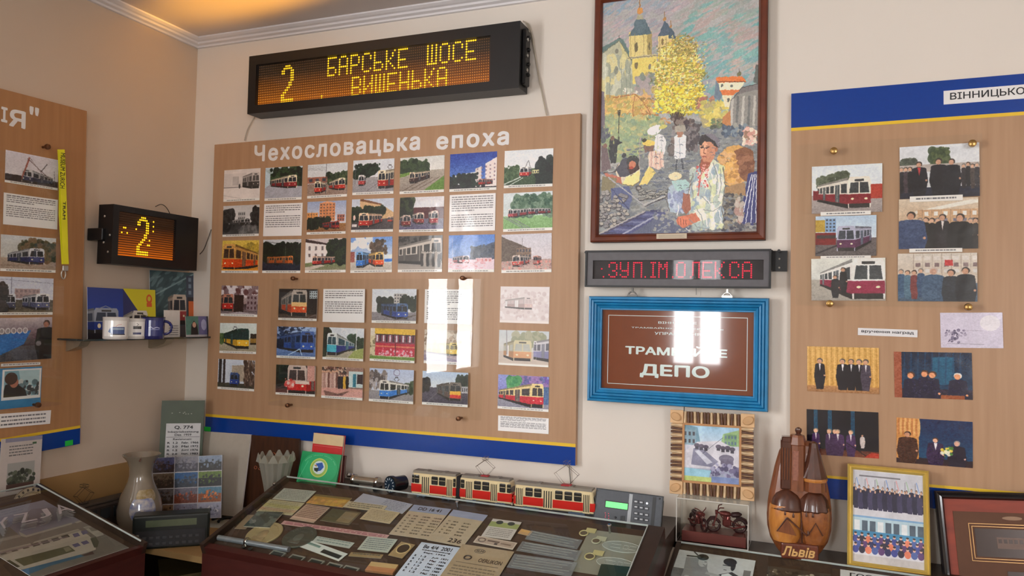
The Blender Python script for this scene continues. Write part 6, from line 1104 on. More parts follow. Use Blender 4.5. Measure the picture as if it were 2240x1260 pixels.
# ------------------------------------------------------------------ display cases
caseR = mt('maroon_cabinet_wood', (66, 30, 26), .32, var=.12, scale=14, stretch=(1, 1, 5)); railm = mt('dark_brown_rail', (54, 40, 32), .35, var=.15, scale=20); bedm = mt('brown_felt_bed', (74, 54, 40), .85, var=.1, scale=60); pane_m = glass_mt('case_glass', (.95, .97, .96), .01, ior=1.32)
edgem = mt('polished_glass_edge', (205, 214, 210), .2, coat=.5); chrome = mt('chrome_pin', (200, 200, 196), .12, metal=1.)
def case(name, label, o, u, v, L_, S_, ledge, rl, rr_, front, pins, gz=.018):
    pl = PL(o, u, v); t = thing(name, label, 'display case', pl.M); bh = .012
    # cabinet body under the bed: its flanks are vertical, down to the floor
    def body(nm, x0_, x1_, m):
        bm = bmn(); inv = pl.M.inverted(); P = []
        for x_ in (x0_, x1_):
            r = []
            for (y_, w_) in ((0, -bh), (-S_, -bh)): r.append(pl.M @ Vector((x_, y_, w_)))
            P.append([r[0], r[1], Vector((r[1].x, r[1].y, 0.02)), Vector((r[0].x, r[0].y, 0.02))])
        A_ = [[bm.verts.new(inv @ q_) for q_ in r] for r in P]
        for i in range(4): bm.faces.new((A_[0][i], A_[0][(i + 1) % 4], A_[1][(i + 1) % 4], A_[1][i]))
        bm.faces.new(A_[0]); bm.faces.new(A_[1]); obj(nm, bm, m, t)
    body('cabinet', 0, L_, caseR)
    ubox('bed', rl, -S_ + front, L_ - rr_, -.0, -bh, 0, bedm, t)
    ubox('side_rail', 0, -S_, rl, 0, -bh, gz, railm, t); ubox('side_rail', L_ - rr_, -S_, L_, 0, -bh, gz, railm, t); ubox('front_rail', rl, -S_, L_ - rr_, -S_ + front, -bh, gz * .5, caseR, t)
    ubox('glass_top', rl, -S_ + front * .5, L_ - rr_, -.006, gz, gz + .004, pane_m, t); ubox('glass_edge', rl, -.006, L_ - rr_, -.004, gz, gz + .004, edgem, t); ubox('glass_edge', L_ - rr_ - .0015, -S_ + front, L_ - rr_, -.006, gz + .0001, gz + .0041, edgem, t)
    for x_, y_ in pins:
        bm = bmn(); lathe(bm, [(.0035, 0), (.0035, gz), (.006, gz + .0045), (.006, gz + .007), (.003, gz + .009)], 10, T(x_, y_, 0)); obj('glass_pin', bm, chrome, t, smooth=True)
    if ledge:
        bm = bmn(); inv = pl.M.inverted(); zt = ledge
        c8 = [pl.M @ Vector((0, 0, 0)), pl.M @ Vector((L_, 0, 0))]
        pts = [(c8[0].x, c8[0].y - .0), (c8[1].x, c8[1].y - .0), (c8[1].x, -.001), (c8[0].x, -.001)]
        lo = [bm.verts.new(inv @ Vector((*q_, .02))) for q_ in pts]; hi = [bm.verts.new(inv @ Vector((*q_, zt))) for q_ in pts]; bm.faces.new(lo); bm.faces.new(hi)
        for i in range(4): bm.faces.new((lo[i], lo[(i + 1) % 4], hi[(i + 1) % 4], hi[i]))
        obj('back_ledge', bm, railm, t)
    return t, pl
zc_ = 1.02; Pl_ = hit(2, zc_, 625, 1052); Pr_ = hit(2, zc_, 1455, 1167); u_ = (Pr_ - Pl_).normalized(); dd = sight(440, 1202); FC_ = CAM + dd * ((Pl_ - CAM).dot(u_) / dd.dot(u_)); vv = Pl_ - FC_
zl = 1.004
mc, CP = case('display_case', 'long maroon glass-topped display case full of documents and medals, in the middle', Pl_, u_, vv, (Pr_ - Pl_).length, vv.length, zl, .014, .040, .02, [])
Lc = (Pr_ - Pl_).length; Sc = vv.length
for p_ in ((600, 1060), (1000, 1100), (1333, 1152), (1120, 1180)):
    x_, y_ = CP.pt(p_, .02); 
    if p_[0] == 1120: continue
    bm = bmn(); lathe(bm, [(.0032, 0), (.0032, .018), (.0055, .0225), (.0055, .025), (.003, .027)], 10, T(x_, min(y_, -.004), 0)); obj('glass_pin', bm, chrome, mc, smooth=True)
# right case
zr = .966; Rl = hit(2, zr, 1476, 1185); Rr = hit(2, zr, 1850, 1243); Rl.x += .006; ur = u_; perp = Vector((ur.y, -ur.x, 0)); vr = -(perp * cr(.35) + Vector((0, 0, -1)) * sr(.35))
rc, RCP = case('display_case', 'dark glass-topped display case at the bottom right with old photographs', Rl, ur, vr, 1.35, .36, zr, .012, .02, .02, [], .003)
# left case
lo_ = hit(0, .10, 85, 1070); lf = CAM + sight(320, 1200) * ((lo_.y - CAM.y) / sight(320, 1200).y); vl = lo_ - lf
lo2 = lo_ + Vector((0, -1.1, 0)); lc, LCP = case('display_case', 'glass-topped display case at the bottom left with a large lettered tram poster', lo2, (0, 1, 0), vl, 1.1, vl.length, None, .014, .012, .012, [])
wbox('wall_strip', .002, lo2.y, .02, lo_.x, lo_.y, lo_.z - .012, caseR, None)['kind'] = 'structure'
bpy.data.objects['wall_strip'].name = 'trim_4'
# ------------------------------------------------------------------ printed poster in the left case (drawn in the metres of the case bed)
Pq = [LCP.pt(p_, .002) for p_ in ((-60, 1136), (113, 1087), (266, 1192), (200, 1225))]
xL, xR = LCP.pt((-30, 1200), .002)[0], LCP.pt((250, 1180), .002)[0]; yT = LCP.pt((60, 1102), .002)[1]; yB = LCP.pt((100, 1240), .002)[1] - .03
cz = Cv(520, int(520 * (yT - yB) / (xR - xL)), (110, 104, 96), xL, yT, xR, yB, 2)
def zp(pts, c_, al=1.): cz.poly([LCP.pt((x / 5.727, 1040 + y / 5.727), .002) for x, y in pts], c_, al)
zp([(-200, 400), (700, 250), (1100, 560), (-200, 960)], (132, 132, 152)); zp([(-200, 700), (1100, 480), (1300, 640), (-200, 1000)], (112, 104, 98))
zp([(-300, 860), (240, 740), (262, 770), (-300, 900)], (140, 132, 124)); zp([(110, 640), (240, 745), (330, 775), (900, 610), (1060, 545), (700, 400), (400, 420)], (120, 116, 130)); zp([(330, 775), (900, 612), (905, 590), (330, 750), (230, 700), (260, 760)], (158, 150, 140)); zp([(930, 585), (1070, 548), (1060, 565), (960, 600)], (158, 150, 140))
zp([(-300, 1010), (380, 850), (390, 870), (430, 830), (980, 670), (1110, 750), (1190, 830), (1200, 930), (1010, 990), (-300, 1330)], (164, 156, 144)); zp([(1040, 650), (1190, 615), (1280, 700), (1300, 745), (1210, 770)], (160, 156, 146)); zp([(1110, 660), (1180, 640), (1220, 690), (1150, 700)], (110, 106, 98))
zp([(-300, 1130), (-300, 1000), (380, 860), (900, 700), (1180, 620), (1190, 640), (380, 880)], (104, 94, 84), .35)
for a_, b_ in ((390, 880), (510, 850), (640, 815), (760, 778)): zp([(a_, b_ - 18), (a_ + 85, b_ - 42), (a_ + 118, b_ - 10), (a_ + 30, b_ + 14)], (66, 60, 54))
for a_, b_ in ((905, 735), (1010, 702)): zp([(a_, b_), (a_ + 70, b_ - 18), (a_ + 100, b_ + 20), (a_ + 30, b_ + 42)], (96, 90, 122))
for a_, b_ in ((900, 868), (1010, 836)): zp([(a_, b_), (a_ + 75, b_ - 24), (a_ + 112, b_ + 10), (a_ + 40, b_ + 34)], (96, 90, 122))
for a_, b_ in ((0, 985), (140, 948), (280, 912)): zp([(a_, b_ - 4), (a_ + 70, b_ - 22), (a_ + 92, b_ - 8), (a_ + 16, b_ + 12)], (84, 74, 66))
zp([(180, 1055), (860, 880), (945, 945), (300, 1135)], (88, 84, 62)); zp([(790, 910), (860, 890), (900, 930), (830, 960)], (124, 120, 100)); zp([(0, 1090), (120, 1058), (255, 1140), (100, 1190)], (72, 66, 48)); zp([(-200, 1130), (0, 1120), (80, 1210), (-100, 1260)], (72, 66, 48))
zp([(-200, 1010), (850, 760), (850, 775), (-200, 1030)], (120, 104, 110), .8); zp([(-300, 1330), (1010, 990), (1060, 1010), (640, 1130), (-300, 1500)], (60, 96, 120)); zp([(60, 1260), (360, 1160), (370, 1260)], (70, 110, 150)); zp([(1130, 790), (1200, 770), (1240, 830), (1220, 900), (1180, 905)], (74, 74, 60)); zp([(1020, 1000), (1160, 950), (1180, 985), (1060, 1010)], (70, 50, 44))
cz.tone(8)
po_ = sheet('lettered_poster', LCP.M @ T((xL + xR) / 2, (yT + yB) / 2, .001), xR - xL, yT - yB, print_mt('poster_print', cz.image('tram_poster'), .35, .3), white, th=.001); tag(po_, 'large grey poster lettered YZJA above a side view of a tram, under glass at left', 'poster')
ptm = mt('poster_letters', (172, 168, 172), .4, var=.02)
def tp(ch_, q4):
    """one painted letter laid into the four-cornered box it fills on the poster"""
    me, co = text_me(ch_, .02, .001); lo = co.min(0); s_ = co.max(0) - lo; s_[s_ == 0] = 1; co = (co - lo) / s_; Q = [LCP.pt((x / 5.727, 1040 + y / 5.727), .002) for x, y in q4]; P = []
    for a_, b_, c3 in co:
        X = (1 - b_) * ((1 - a_) * Q[3][0] + a_ * Q[2][0]) + b_ * ((1 - a_) * Q[0][0] + a_ * Q[1][0]); Y = (1 - b_) * ((1 - a_) * Q[3][1] + a_ * Q[2][1]) + b_ * ((1 - a_) * Q[0][1] + a_ * Q[1][1]); P.append((X - (xL + xR) / 2, Y - (yT + yB) / 2, .0013 + c3 * .02))
    me.vertices.foreach_set('co', np.array(P, np.float32).ravel()); me.update(); me.materials.clear(); me.materials.append(ptm); place(bpy.data.objects.new('letter', me), None, po_)
tp('Y', [(-160, 660), (90, 610), (130, 740), (-40, 790)]); tp('Z', [(130, 590), (340, 550), (470, 650), (245, 700)]); tp('J', [(390, 545), (590, 495), (660, 590), (480, 640)]); tp('A', [(670, 460), (740, 450), (940, 530), (720, 585)])
# ------------------------------------------------------------------ things on the left case and below the left board
M, w, h = PL((.02, -.75, 1.0), (0, 1, 0), (-.04, 0, 1)).fit([(-14, 962), (80, 957), (97, 1086), (10, 1106)], .03)
def s_notice(c):
    c.rect(0, 0, 1, 1, (184, 176, 170)); c.rect(.1, 0, 1, .06, (130, 130, 150)); c.tone(5); lines(c, .2, .12, .78, .3, 4, (), (90, 90, 90)); c.rect(.76, .09, .86, .12, (60, 90, 60)); c.rect(.18, .38, .84, .8, (150, 150, 146)); c.specks(.2, .5, .84, .74, [(60, 66, 54), (84, 90, 74), (44, 48, 42)], 60, .04); c.rect(.18, .7, .84, .8, (80, 60, 54))
c = Cv(170, 230); s_notice(c); tag(sheet('paper_notice', M, w, h, print_mt('notice', c.image('notice'), .5), white, th=.001), 'grey-white leaflet with a small landscape picture, leaning below the left board', 'leaflet')
bl_ = PL((.015, -.8, 1.0), (0, 1, 0), (-.03, 0, 1)); M, w, h = bl_.fit([(-40, 985), (2, 980), (12, 1110), (-30, 1110)], .02); o = bpy.data.objects.new('blue_booklet', sheet_me('blue_booklet', w, h, mt('teal_blue_cover', (20, 90, 130), .4), white, .004)); COL.objects.link(o); o.matrix_world = M; tag(o, 'blue booklet mostly cut off at the left picture edge', 'booklet')
dpl = PL((.115, -.72, 1.05), (0, 1, 0), (-.25, 0, 1)); dc = dpl.pt((68, 1110)); rr0 = (Vector(dpl.pt((68, 1065))) - Vector(dc)).length
disc = thing('dial_disc', 'round beige cardboard dial with dark centre, standing at the back of the left case', 'dial', dpl.M @ T(dc[0], dc[1], 0)); kraft = mt('beige_card', (176, 156, 132), .6, var=.06); dkc = mt('dark_print', (66, 56, 50), .6)
bm = bmn(); lathe(bm, [(rr0, 0), (rr0, .003)], 48); obj('card', bm, kraft, disc)
for r_, w_ in ((rr0 * .985, .0012), (rr0 * .74, .0012), (rr0 * .68, .0008), (rr0 * .40, .001)):
    bm = bmn(); tube(bm, [(r_ * cr(2 * PI * k / 48), r_ * sr(2 * PI * k / 48), .003) for k in range(48)], w_ * .5, 4, True); obj('printed_ring', bm, dkc, disc)
bm = bmn(); lathe(bm, [(rr0 * .27, .0025), (rr0 * .27, .004)], 28); obj('centre', bm, mt('dark_red_brown', (60, 34, 34), .5), disc)
tk = None
for k in range(20):
    a_ = 2 * PI * k / 20 + .1; Mx = T(rr0 * .86 * cr(a_), rr0 * .86 * sr(a_), .003) @ RZ(a_)
    if tk is None: bm = bmn(); bx(bm, (-rr0 * .06, -rr0 * .05, 0), (rr0 * .06, rr0 * .05, .0004)); tk = obj('printed_mark', bm, dkc, disc, Mx)
    else: again(tk, Mx)
# dark tram model with pantograph, in the corner behind the left case
p = hit(0, .09, 215, 1094); tm = thing('dark_tram_model', 'dark tram model with a thin diamond pantograph, by the ochre wainscot behind the left case', 'tram model', T(.09, p.y, tz)); rz = p.z - tz; dkt = mt('dark_model_body', (58, 48, 44), .5, var=.3, scale=80, rgb2=(44, 38, 34)); hl_ = .17
bm = bmn(); bx(bm, (-.03, -hl_, .012), (.03, hl_, rz - .008), .006); obj('body', bm, dkt, tm); bm = bmn(); bx(bm, (-.024, -hl_ + .01, rz - .009), (.024, hl_ - .01, rz), .003); obj('roof', bm, mt('dark_roof', (62, 54, 46), .6), tm)
wb0 = None
for k in range(7):
    Mx = T(.0305, -hl_ + .03 + k * .047, rz * .68)
    if wb0 is None: bm = bmn(); bx(bm, (-.001, -.017, -.016), (.0008, .017, .016)); wb0 = obj('window', bm, mt('model_window', (52, 56, 60), .2), tm, Mx)
    else: again(wb0, Mx)
def pantograph(t, M_, s, rod, base, r=.0008, along='y'):
    o = bpy.data.objects.new('pantograph', None); o.empty_display_size = .01; o.parent = t; o.matrix_local = M_; COL.objects.link(o)
    bm = bmn(); bx(bm, (-s * .28, -s * .42, 0), (s * .28, s * .42, s * .12), s * .03); obj('base', bm, base, o)
    bm = bmn()
    for x_, k_ in ((-.26, .0), (.26, .0)):
        X = x_ * s; tube(bm, [(X, -s * .25, s * .12), (X, -s, s * .95), (X * .8, 0, s * 1.7)], r, 5); tube(bm, [(X, s * .25, s * .12), (X, s, s * .95), (X * .8, 0, s * 1.7)], r, 5)
    for y_ in (-s, s): tube(bm, [(-s * .26, y_, s * .95), (s * .26, y_, s * .95)], r, 5)
    tube(bm, [(-s * .4, -s * .2, s * 1.98), (-s * .4, -s * .2, s * 1.72), (-s * .4, s * .2, s * 1.72), (-s * .4, s * .2, s * 1.98)], r * .9, 5, True); tube(bm, [(s * .4, -s * .2, s * 1.98), (s * .4, -s * .2, s * 1.72), (s * .4, s * .2, s * 1.72), (s * .4, s * .2, s * 1.98)], r * .9, 5, True)
    for y_, z_ in ((-s * .2, 1.72), (s * .2, 1.72), (-s * .2, 1.98), (s * .2, 1.98)): tube(bm, [(-s * .4, y_, s * z_), (s * .4, y_, s * z_)], r * .9, 5)
    obj('rods', bm, rod, o); return o
pp_ = hit(0, .09, 183, 1094); pantograph(tm, T(0, pp_.y - p.y, rz), .029, mt('dark_rod', (60, 50, 40), .5), mt('dark_roof', (62, 54, 46), .6), .0007)
# ------------------------------------------------------------------ ledge of the middle case: books, crystal vase, gauge, trams, validator
def book(px4, y, leanv, th, m, name, label, cat, extra=None, u=(1, 0, 0)):
    pl = PL((0, y, 1.0), u, (0, leanv, 1)); M_, w_, h_ = pl.fit(px4, 0); t = thing(name, label, cat, M_); ubox('cover', -w_/2, -h_/2, w_/2, h_/2, -.0015, 0, m, t); ubox('pages', -w_/2 + .002, -h_/2 + .002, w_/2 - .002, h_/2 - .002, -th + .0015, -.0015, mt('page_block', (214, 206, 186), .7), t); ubox('back_cover', -w_/2, -h_/2, w_/2, h_/2, -th, -th + .0015, m, t)
    if extra: extra(t, w_, h_)
    return t
redc = mt('red_gloss_cover', (200, 44, 44), .3, coat=.3)
def ex1(t, w_, h_): ubox('cream_band', -w_/2, h_ * .5 - .034, w_/2, h_/2, 0, .0004, mt('cream_band', (226, 202, 156), .4), t); ubox('pale_line', -w_ * .45, h_ * .5 - .040, w_ * .45, h_ * .5 - .039, 0, .0004, mt('pink_line', (220, 120, 120), .4), t)
book([(686, 946), (750, 954), (744, 1056), (677, 1048)], -.075, .10, .012, redc, 'red_book', 'red book with a cream upper band, standing behind the green booklet', 'book', ex1)
book([(706, 992), (758, 998), (747, 1062), (696, 1056)], -.065, .1, .008, mt('maroon_cover', (84, 40, 40), .4), 'maroon_book', 'thin maroon book whose right edge shows beside the red book', 'book')
def ex2(t, w_, h_):
    c = Cv(200, 180, (28, 150, 92)); c.ell(.5, .5, .46, .5, (40, 170, 110)); c.ell(.5, .48, .22, .3, (206, 214, 110)); c.ell(.5, .48, .2, .27, (150, 190, 90)); c.ell(.5, .47, .15, .21, (206, 226, 226)); c.poly([(.4, .36), (.56, .3), (.62, .44), (.56, .56), (.46, .6), (.48, .46)], (40, 90, 170)); c.poly([(.38, .5), (.5, .48), (.48, .62), (.4, .58)], (40, 60, 50)); c.poly([(.36, .4), (.44, .4), (.44, .46)], (170, 120, 60))
    for k in range(26): a_ = PI * (1.12 + .76 * k / 25); c.rect(.5 + .42 * cr(a_) - .006, .48 + .40 * sr(a_) - .012, .5 + .42 * cr(a_) + .008, .48 + .40 * sr(a_) + .012, (150, 214, 170), .8 if k % 7 else 0)
    c.line([(.02, .97), (.2, .3)], .01, (96, 200, 150)); c.tone(4); sheet('printed_front', T(0, 0, .0001), w_, h_, print_mt('green_cover', c.image('green_cover'), .25, .6), white, th=.0004, parent=t)
book([(662, 985), (746, 996), (735, 1064), (648, 1055)], -.105, .28, .006, mt('green_cover_edge', (24, 130, 80), .35), 'green_booklet', 'emerald green booklet with a round yellow and blue emblem', 'booklet', ex2)
# crystal vase
pv = hit(1, -.135, 601, 1092); cv_ = thing('crystal_vase', 'flared cut-crystal vase standing before the dark brown panel', 'vase', T(pv.x, pv.y, pv.z)); topz = hit(1, -.135, 603, 998).z - pv.z; rt = abs(hit(1, -.135, 636, 998).x - hit(1, -.135, 571, 993).x) / 2
cg = glass_mt('cut_crystal', (.82, .84, .80), .05, body=.35, body_rgb=(196, 196, 182), ior=1.6); bm = bmn()
lathe(bm, [(rt * .62, 0), (rt * .6, .004), (rt * .52, topz * .12), (rt * .64, topz * .4), (rt * .8, topz * .72), (rt * .93, topz * .94)], 48, flute=.05, nf=12); obj('body', bm, cg, cv_)
pt_ = None
for k in range(12):
    a_ = 2 * PI * k / 12; Mx = RZ(a_) @ T(rt * .95, 0, topz * .95)
    if pt_ is None: bm = bmn(); prism(bm, [(-.004, -rt * .26), (.004, -rt * .26), (.004, rt * .26), (-.004, rt * .26)], -.006, .018, taper=.2, cen=(0, 0)); pt_ = obj('rim_point', bm, cg, cv_, Mx)
    else: again(pt_, Mx)
wbox_o = bmn(); bx(wbox_o, (pv.x - rt * .9, -.165, tz), (pv.x + rt * .95, -.10, pv.z)); tag(obj('wooden_block', wbox_o, darkw), 'dark wooden block carrying the crystal vase, mostly hidden by the middle case', 'block')
# roller and round gauge
def at_ledge(px, py): return hit(2, zl, px, py)
p = hit(1, -.10, 800, 1066); ro = thing('metal_roller', 'small chrome and glass roller lying on dark blocks, left of the round gauge', 'roller', T(p.x, -.10, zl)); R0 = .0125; L0 = .042
bm = bmn(); lathe(bm, [(R0, -L0), (R0, L0)], 20, RY(PI/2)); obj('glass_tube', bm, mt('satin_chrome', (176, 172, 160), .18, metal=.8), ro, T(0, 0, .024))
for x_ in (-L0, L0): bm = bmn(); lathe(bm, [(R0 * 1.3, -.005), (R0 * 1.35, 0), (R0 * 1.3, .005)], 20, RY(PI/2)); obj('end_cap', bm, chrome, ro, T(x_, 0, .024), smooth=True); bm = bmn(); bx(bm, (-.010, -.014, 0), (.010, .014, .014), .002); obj('foot', bm, mt('black_block', (26, 24, 26), .4), ro, T(x_, 0, 0))
for x_ in (-.048, -.062): bm = bmn(); lathe(bm, [(.007, 0), (.008, .006), (.004, .012)], 12, T(x_, 0, .03)); obj('terminal', bm, chrome, ro)
pg = hit(1, -.13, 851, 1060); ga = thing('round_gauge', 'black round gauge with white clock-like ticks and a short cylindrical body', 'gauge', T(pg.x, -.125, zl) @ RZ(-.35)); rg_ = .0265
bm = bmn(); lathe(bm, [(rg_, 0), (rg_ * 1.02, .004), (rg_, .012), (rg_ * .86, .014), (rg_ * .84, .055), (rg_ * .6, .058)], 32, T(0, 0, rg_) @ RX(-PI/2)); obj('body', bm, mt('black_bakelite', (28, 32, 38), .25, coat=.5), ga, smooth=True)
bm = bmn(); lathe(bm, [(rg_ * .88, 0), (rg_ * .88, .001)], 32, T(0, -.0005, rg_) @ RX(PI/2)); obj('dial', bm, mt('gauge_dial', (30, 48, 66), .3), ga)
tk = None
for k in range(12):
    a_ = 2 * PI * k / 12; Mx = T(rg_ * .68 * cr(a_), -.0018, rg_ + rg_ * .68 * sr(a_)) @ RY(-a_)
    if tk is None: bm = bmn(); bx(bm, (-.0032, -.0004, -.0011), (.0032, .0002, .0011)); tk = obj('tick', bm, mt('white_tick', (206, 214, 214), .4), ga, Mx)
    else: again(tk, Mx)
bm = bmn(); tube(bm, [(-.001, -.002, rg_ + .002), (-.008, -.002, rg_ - .014)], .0009, 5); obj('pointer', bm, mt('white_tick', (206, 214, 214), .4), ga)
# model trams
crm = mt('model_cream', (232, 214, 168), .3, coat=.3, var=.03); rdm = mt('model_red', (206, 40, 30), .28, coat=.4, var=.03); gwn = mt('model_glass', (50, 50, 48), .08, coat=.6); roofg = mt('model_roof_grey', (138, 132, 120), .5); dkf = mt('model_dark', (40, 38, 40), .5); bog = mt('model_bogie', (88, 104, 124), .4, metal=.3)
def tram_section(t, x0_, x1_, W_, H_, layout, nose, tail):
    zb_ = .008; bm = bmn(); bx(bm, (x0_, -W_/2, zb_), (x1_, W_/2, H_ - .006), .0035)
    for v in bm.verts:
        if nose and v.co.x > x1_ - .004 and v.co.z > H_ * .5: v.co.x -= .007
        if tail and v.co.x < x0_ + .004 and v.co.z > H_ * .5: v.co.x += .004
    obj('body', bm, crm, t)
    bm = bmn(); prism(bm, [(-W_/2 + .001, 0), (W_/2 - .001, 0), (W_ * .36, .0065), (-W_ * .36, .0065)], x0_ + .003, x1_ - (.010 if nose else .003), T(0, 0, H_ - .0075) @ Matrix(((0, 0, 1, 0), (1, 0, 0, 0), (0, 1, 0, 0), (0, 0, 0, 1)))); obj('roof', bm, roofg, t)
    n = 5
    for k in range(n):
        xx_ = x0_ + (x1_ - x0_) * (k + .5) / n; bm = bmn(); bx(bm, (xx_ - .006, -W_ * .3, H_ - .0015), (xx_ + .006, W_ * .3, H_ + .0005)); obj('roof_plate', bm, roofg, t) if k % 2 else bm.free()
    bm = bmn(); bx(bm, (x0_ - .0004, -W_/2 - .0006, zb_ + .007), (x1_ + .0004, W_/2 + .0006, H_ * .5), .0008); obj('red_band', bm, rdm, t)
    LL = x1_ - x0_
    for kind, a_, b_ in layout:
        xa, xb = x0_ + LL * a_, x0_ + LL * b_
        if kind == 'w':
            bm = bmn(); bx(bm, (xa, -W_/2 - .0012, H_ * .53), (xb, -W_/2 + .001, H_ * .84), .0026, 2); w_ = obj('window', bm, gwn, t); bm = bmn(); bx(bm, (xa + .001, -W_/2 - .0016, H_ * .70), (xb - .001, -W_/2 - .0010, H_ * .712)); obj('window_bar', bm, crm, w_)
        else:
            bm = bmn(); bx(bm, (xa, -W_/2 - .0012, zb_ + .002), (xb, -W_/2 + .001, H_ * .83)); dr = obj('door', bm, crm, t)
            for q_ in range(4): xq = xa + (xb - xa) * (q_ + .14) / 4; bm = bmn(); bx(bm, (xq, -W_/2 - .0017, zb_ + .006), (xq + (xb - xa) * .11, -W_/2 - .0011, H_ * .79)); obj('door_pane', bm, gwn, dr)
    if nose:
        bm = bmn(); prism(bm, [(-W_ * .4, 0), (W_ * .4, 0), (W_ * .36, H_ * .27), (-W_ * .36, H_ * .27)], 0, .0012, T(x1_ - .0025, 0, H_ * .54) @ RY(-.3) @ Matrix(((0, 0, 1, 0), (1, 0, 0, 0), (0, 1, 0, 0), (0, 0, 0, 1)))); obj('windscreen', bm, gwn, t)
        for y_ in (-.3, .3): bm = bmn(); lathe(bm, [(.0028, 0), (.0024, .0014)], 12, T(x1_ + .0004, W_ * y_, H_ * .34) @ RY(PI/2)); obj('headlight', bm, crm, t)
        bm = bmn(); bx(bm, (x1_ - .002, -W_/2, zb_ - .001), (x1_ + .003, W_/2, zb_ + .006), .001); obj('bumper', bm, mt('model_bumper', (200, 190, 170), .4), t)
    bm = bmn(); bx(bm, (x0_ + .004, -W_/2 + .002, .004), (x1_ - .004, W_/2 - .002, zb_ + .001)); obj('underframe', bm, dkf, t)
    for f in (.22, .78):
        xx_ = x0_ + LL * f; bm = bmn(); bx(bm, (xx_ - LL * .10, -W_/2 + .0005, .002), (xx_ + LL * .10, W_/2 - .0005, .010), .001)
        for d_ in (-.06, .06):
            for y_ in (-1, 1): lathe(bm, [(.0055, -.0015), (.0055, .0015)], 14, T(xx_ + LL * d_, y_ * (W_/2 - .0015), .0056) @ RX(PI/2))
        obj('bogie', bm, bog, t)
redp = mt('pantograph_red', (176, 40, 48), .4); rodm = mt('pantograph_rod', (120, 104, 90), .35, metal=.4)
yt_ = -.125
def tram_thing(pa_, pb_, label, name):
    A_ = hit(1, yt_, *pa_); B_ = hit(1, yt_ + .008, *pb_); d_ = B_ - A_; t = thing(name, label, 'tram model', T(A_.x, A_.y + .024, zl) @ RZ(math.atan2(.008, d_.x)), 'red and cream model trams'); return t, d_.x
TH = .078; TW = .042
t1, l1 = tram_thing((898, 1070), (1118, 1095), 'red and cream articulated model tram with dark bellows, left of the two', 'model_tram')
tram_section(t1, 0, l1 * .455, TW, TH, [('w', .02, .07), ('w', .08, .18), ('d', .24, .42), ('w', .46, .60), ('w', .63, .77), ('d', .80, .93), ('w', .945, .99)], False, True)
bm = bmn(); 
for k in range(6): x_ = l1 * (.457 + .038 * k / 6); bx(bm, (x_, -TW * .46, .008), (x_ + l1 * .004, TW * .46, TH - .006))
bx(bm, (l1 * .455, -TW * .42, .010), (l1 * .495, TW * .42, TH - .009)); obj('bellows', bm, mt('bellows_black', (34, 30, 32), .7), t1)
tram_section(t1, l1 * .495, l1, TW, TH, [('w', .02, .09), ('d', .12, .25), ('w', .28, .41), ('w', .44, .57), ('d', .60, .73), ('w', .77, .88), ('w', .91, .98)], True, False)
pantograph(t1, T(l1 * .715, 0, TH - .001) @ RZ(PI/2), .028, rodm, redp, .0007)
t2, l2 = tram_thing((1122, 1096), (1300, 1120), 'single red and cream model tram nearest the grey validator', 'model_tram')
tram_section(t2, 0, l2, TW, TH * .98, [('d', .03, .12), ('w', .15, .24), ('w', .26, .35), ('d', .375, .49), ('w', .52, .61), ('w', .635, .725), ('w', .75, .84), ('d', .86, .94)], True, True)
pantograph(t2, T(l2 * .63, 0, TH * .98 - .001) @ RZ(PI/2), .034, rodm, redp, .0007)
# ticket validator
vpl = PL((1.62, -.10, zl), (1, -.04, 0), (0, .30, 1)); Mv, Wv, Hv = vpl.fit([(1303, 1068), (1449, 1086), (1446, 1165), (1300, 1143)], .02); vd = thing('ticket_validator', 'dark grey ticket validator with a lit green LCD and keypad', 'device', Mv); V = PL(Mv.translation, Mv.col[0][:3], Mv.col[1][:3]); pan = mt('slate_plastic', (70, 75, 82), .38, var=.1, scale=90); vbk = mt('green_black_case', (28, 36, 32), .4)
bm = bmn(); bx(bm, (-Wv/2, -Hv/2, -.005), (Wv/2, Hv/2, 0), .0018, 2); obj('front_panel', bm, pan, vd); bm = bmn(); bx(bm, (-Wv/2 + .004, -Hv/2 + .002, -.035), (Wv/2 - .004, Hv/2 - .006, -.005), .003); obj('case', bm, vbk, vd)
rails(vd, Wv + .002, Hv + .002, [(0, -.004), (0, .0008), (.002, .0008), (.002, -.004)], mt('black_edge', (30, 34, 36), .4), 'edge_trim')
cvv = lambda x, y: V.pt((960 + x / 4.308, 980 + y / 4.308))
def vb(name, x0_, y0_, x1_, y1_, z0_, z1_, m, bev=0.): a_ = cvv(x0_, y0_); b_ = cvv(x1_, y1_); return ubox(name, min(a_[0], b_[0]), min(a_[1], b_[1]), max(a_[0], b_[0]), max(a_[1], b_[1]), z0_, z1_, m, vd, bev)
vb('lcd_bezel', 1568, 488, 1784, 592, 0, .001, mt('black_edge', (30, 34, 36), .4)); vb('lcd_screen', 1577, 500, 1776, 582, .001, .0015, mt('lit_green_lcd', (110, 250, 130), .3, emis=.85, var=.03)); vb('groove', 1797, 432, 1803, 705, 0, .0006, mt('pale_line', (170, 176, 180), .4)); vb('groove', 2018, 460, 2026, 735, 0, .0006, mt('black_edge', (30, 34, 36), .4))
bt = mt('pale_key_mark', (190, 194, 198), .4); kk = mt('dark_key', (62, 66, 72), .45)
for i, x_ in enumerate((1858, 1908, 1958)):
    for j, y_ in enumerate((505, 555, 615, 665)):
        if i == 2 and j == 0: continue
        vb('key', x_ - 20, y_ - 18 + i * 8, x_ + 20, y_ + 18 + i * 8, 0, .0018, kk, .0004); vb('key_mark', x_ - 12, y_ - 8 + i * 8, x_ + 12, y_ + 8 + i * 8, .0018, .002, bt)
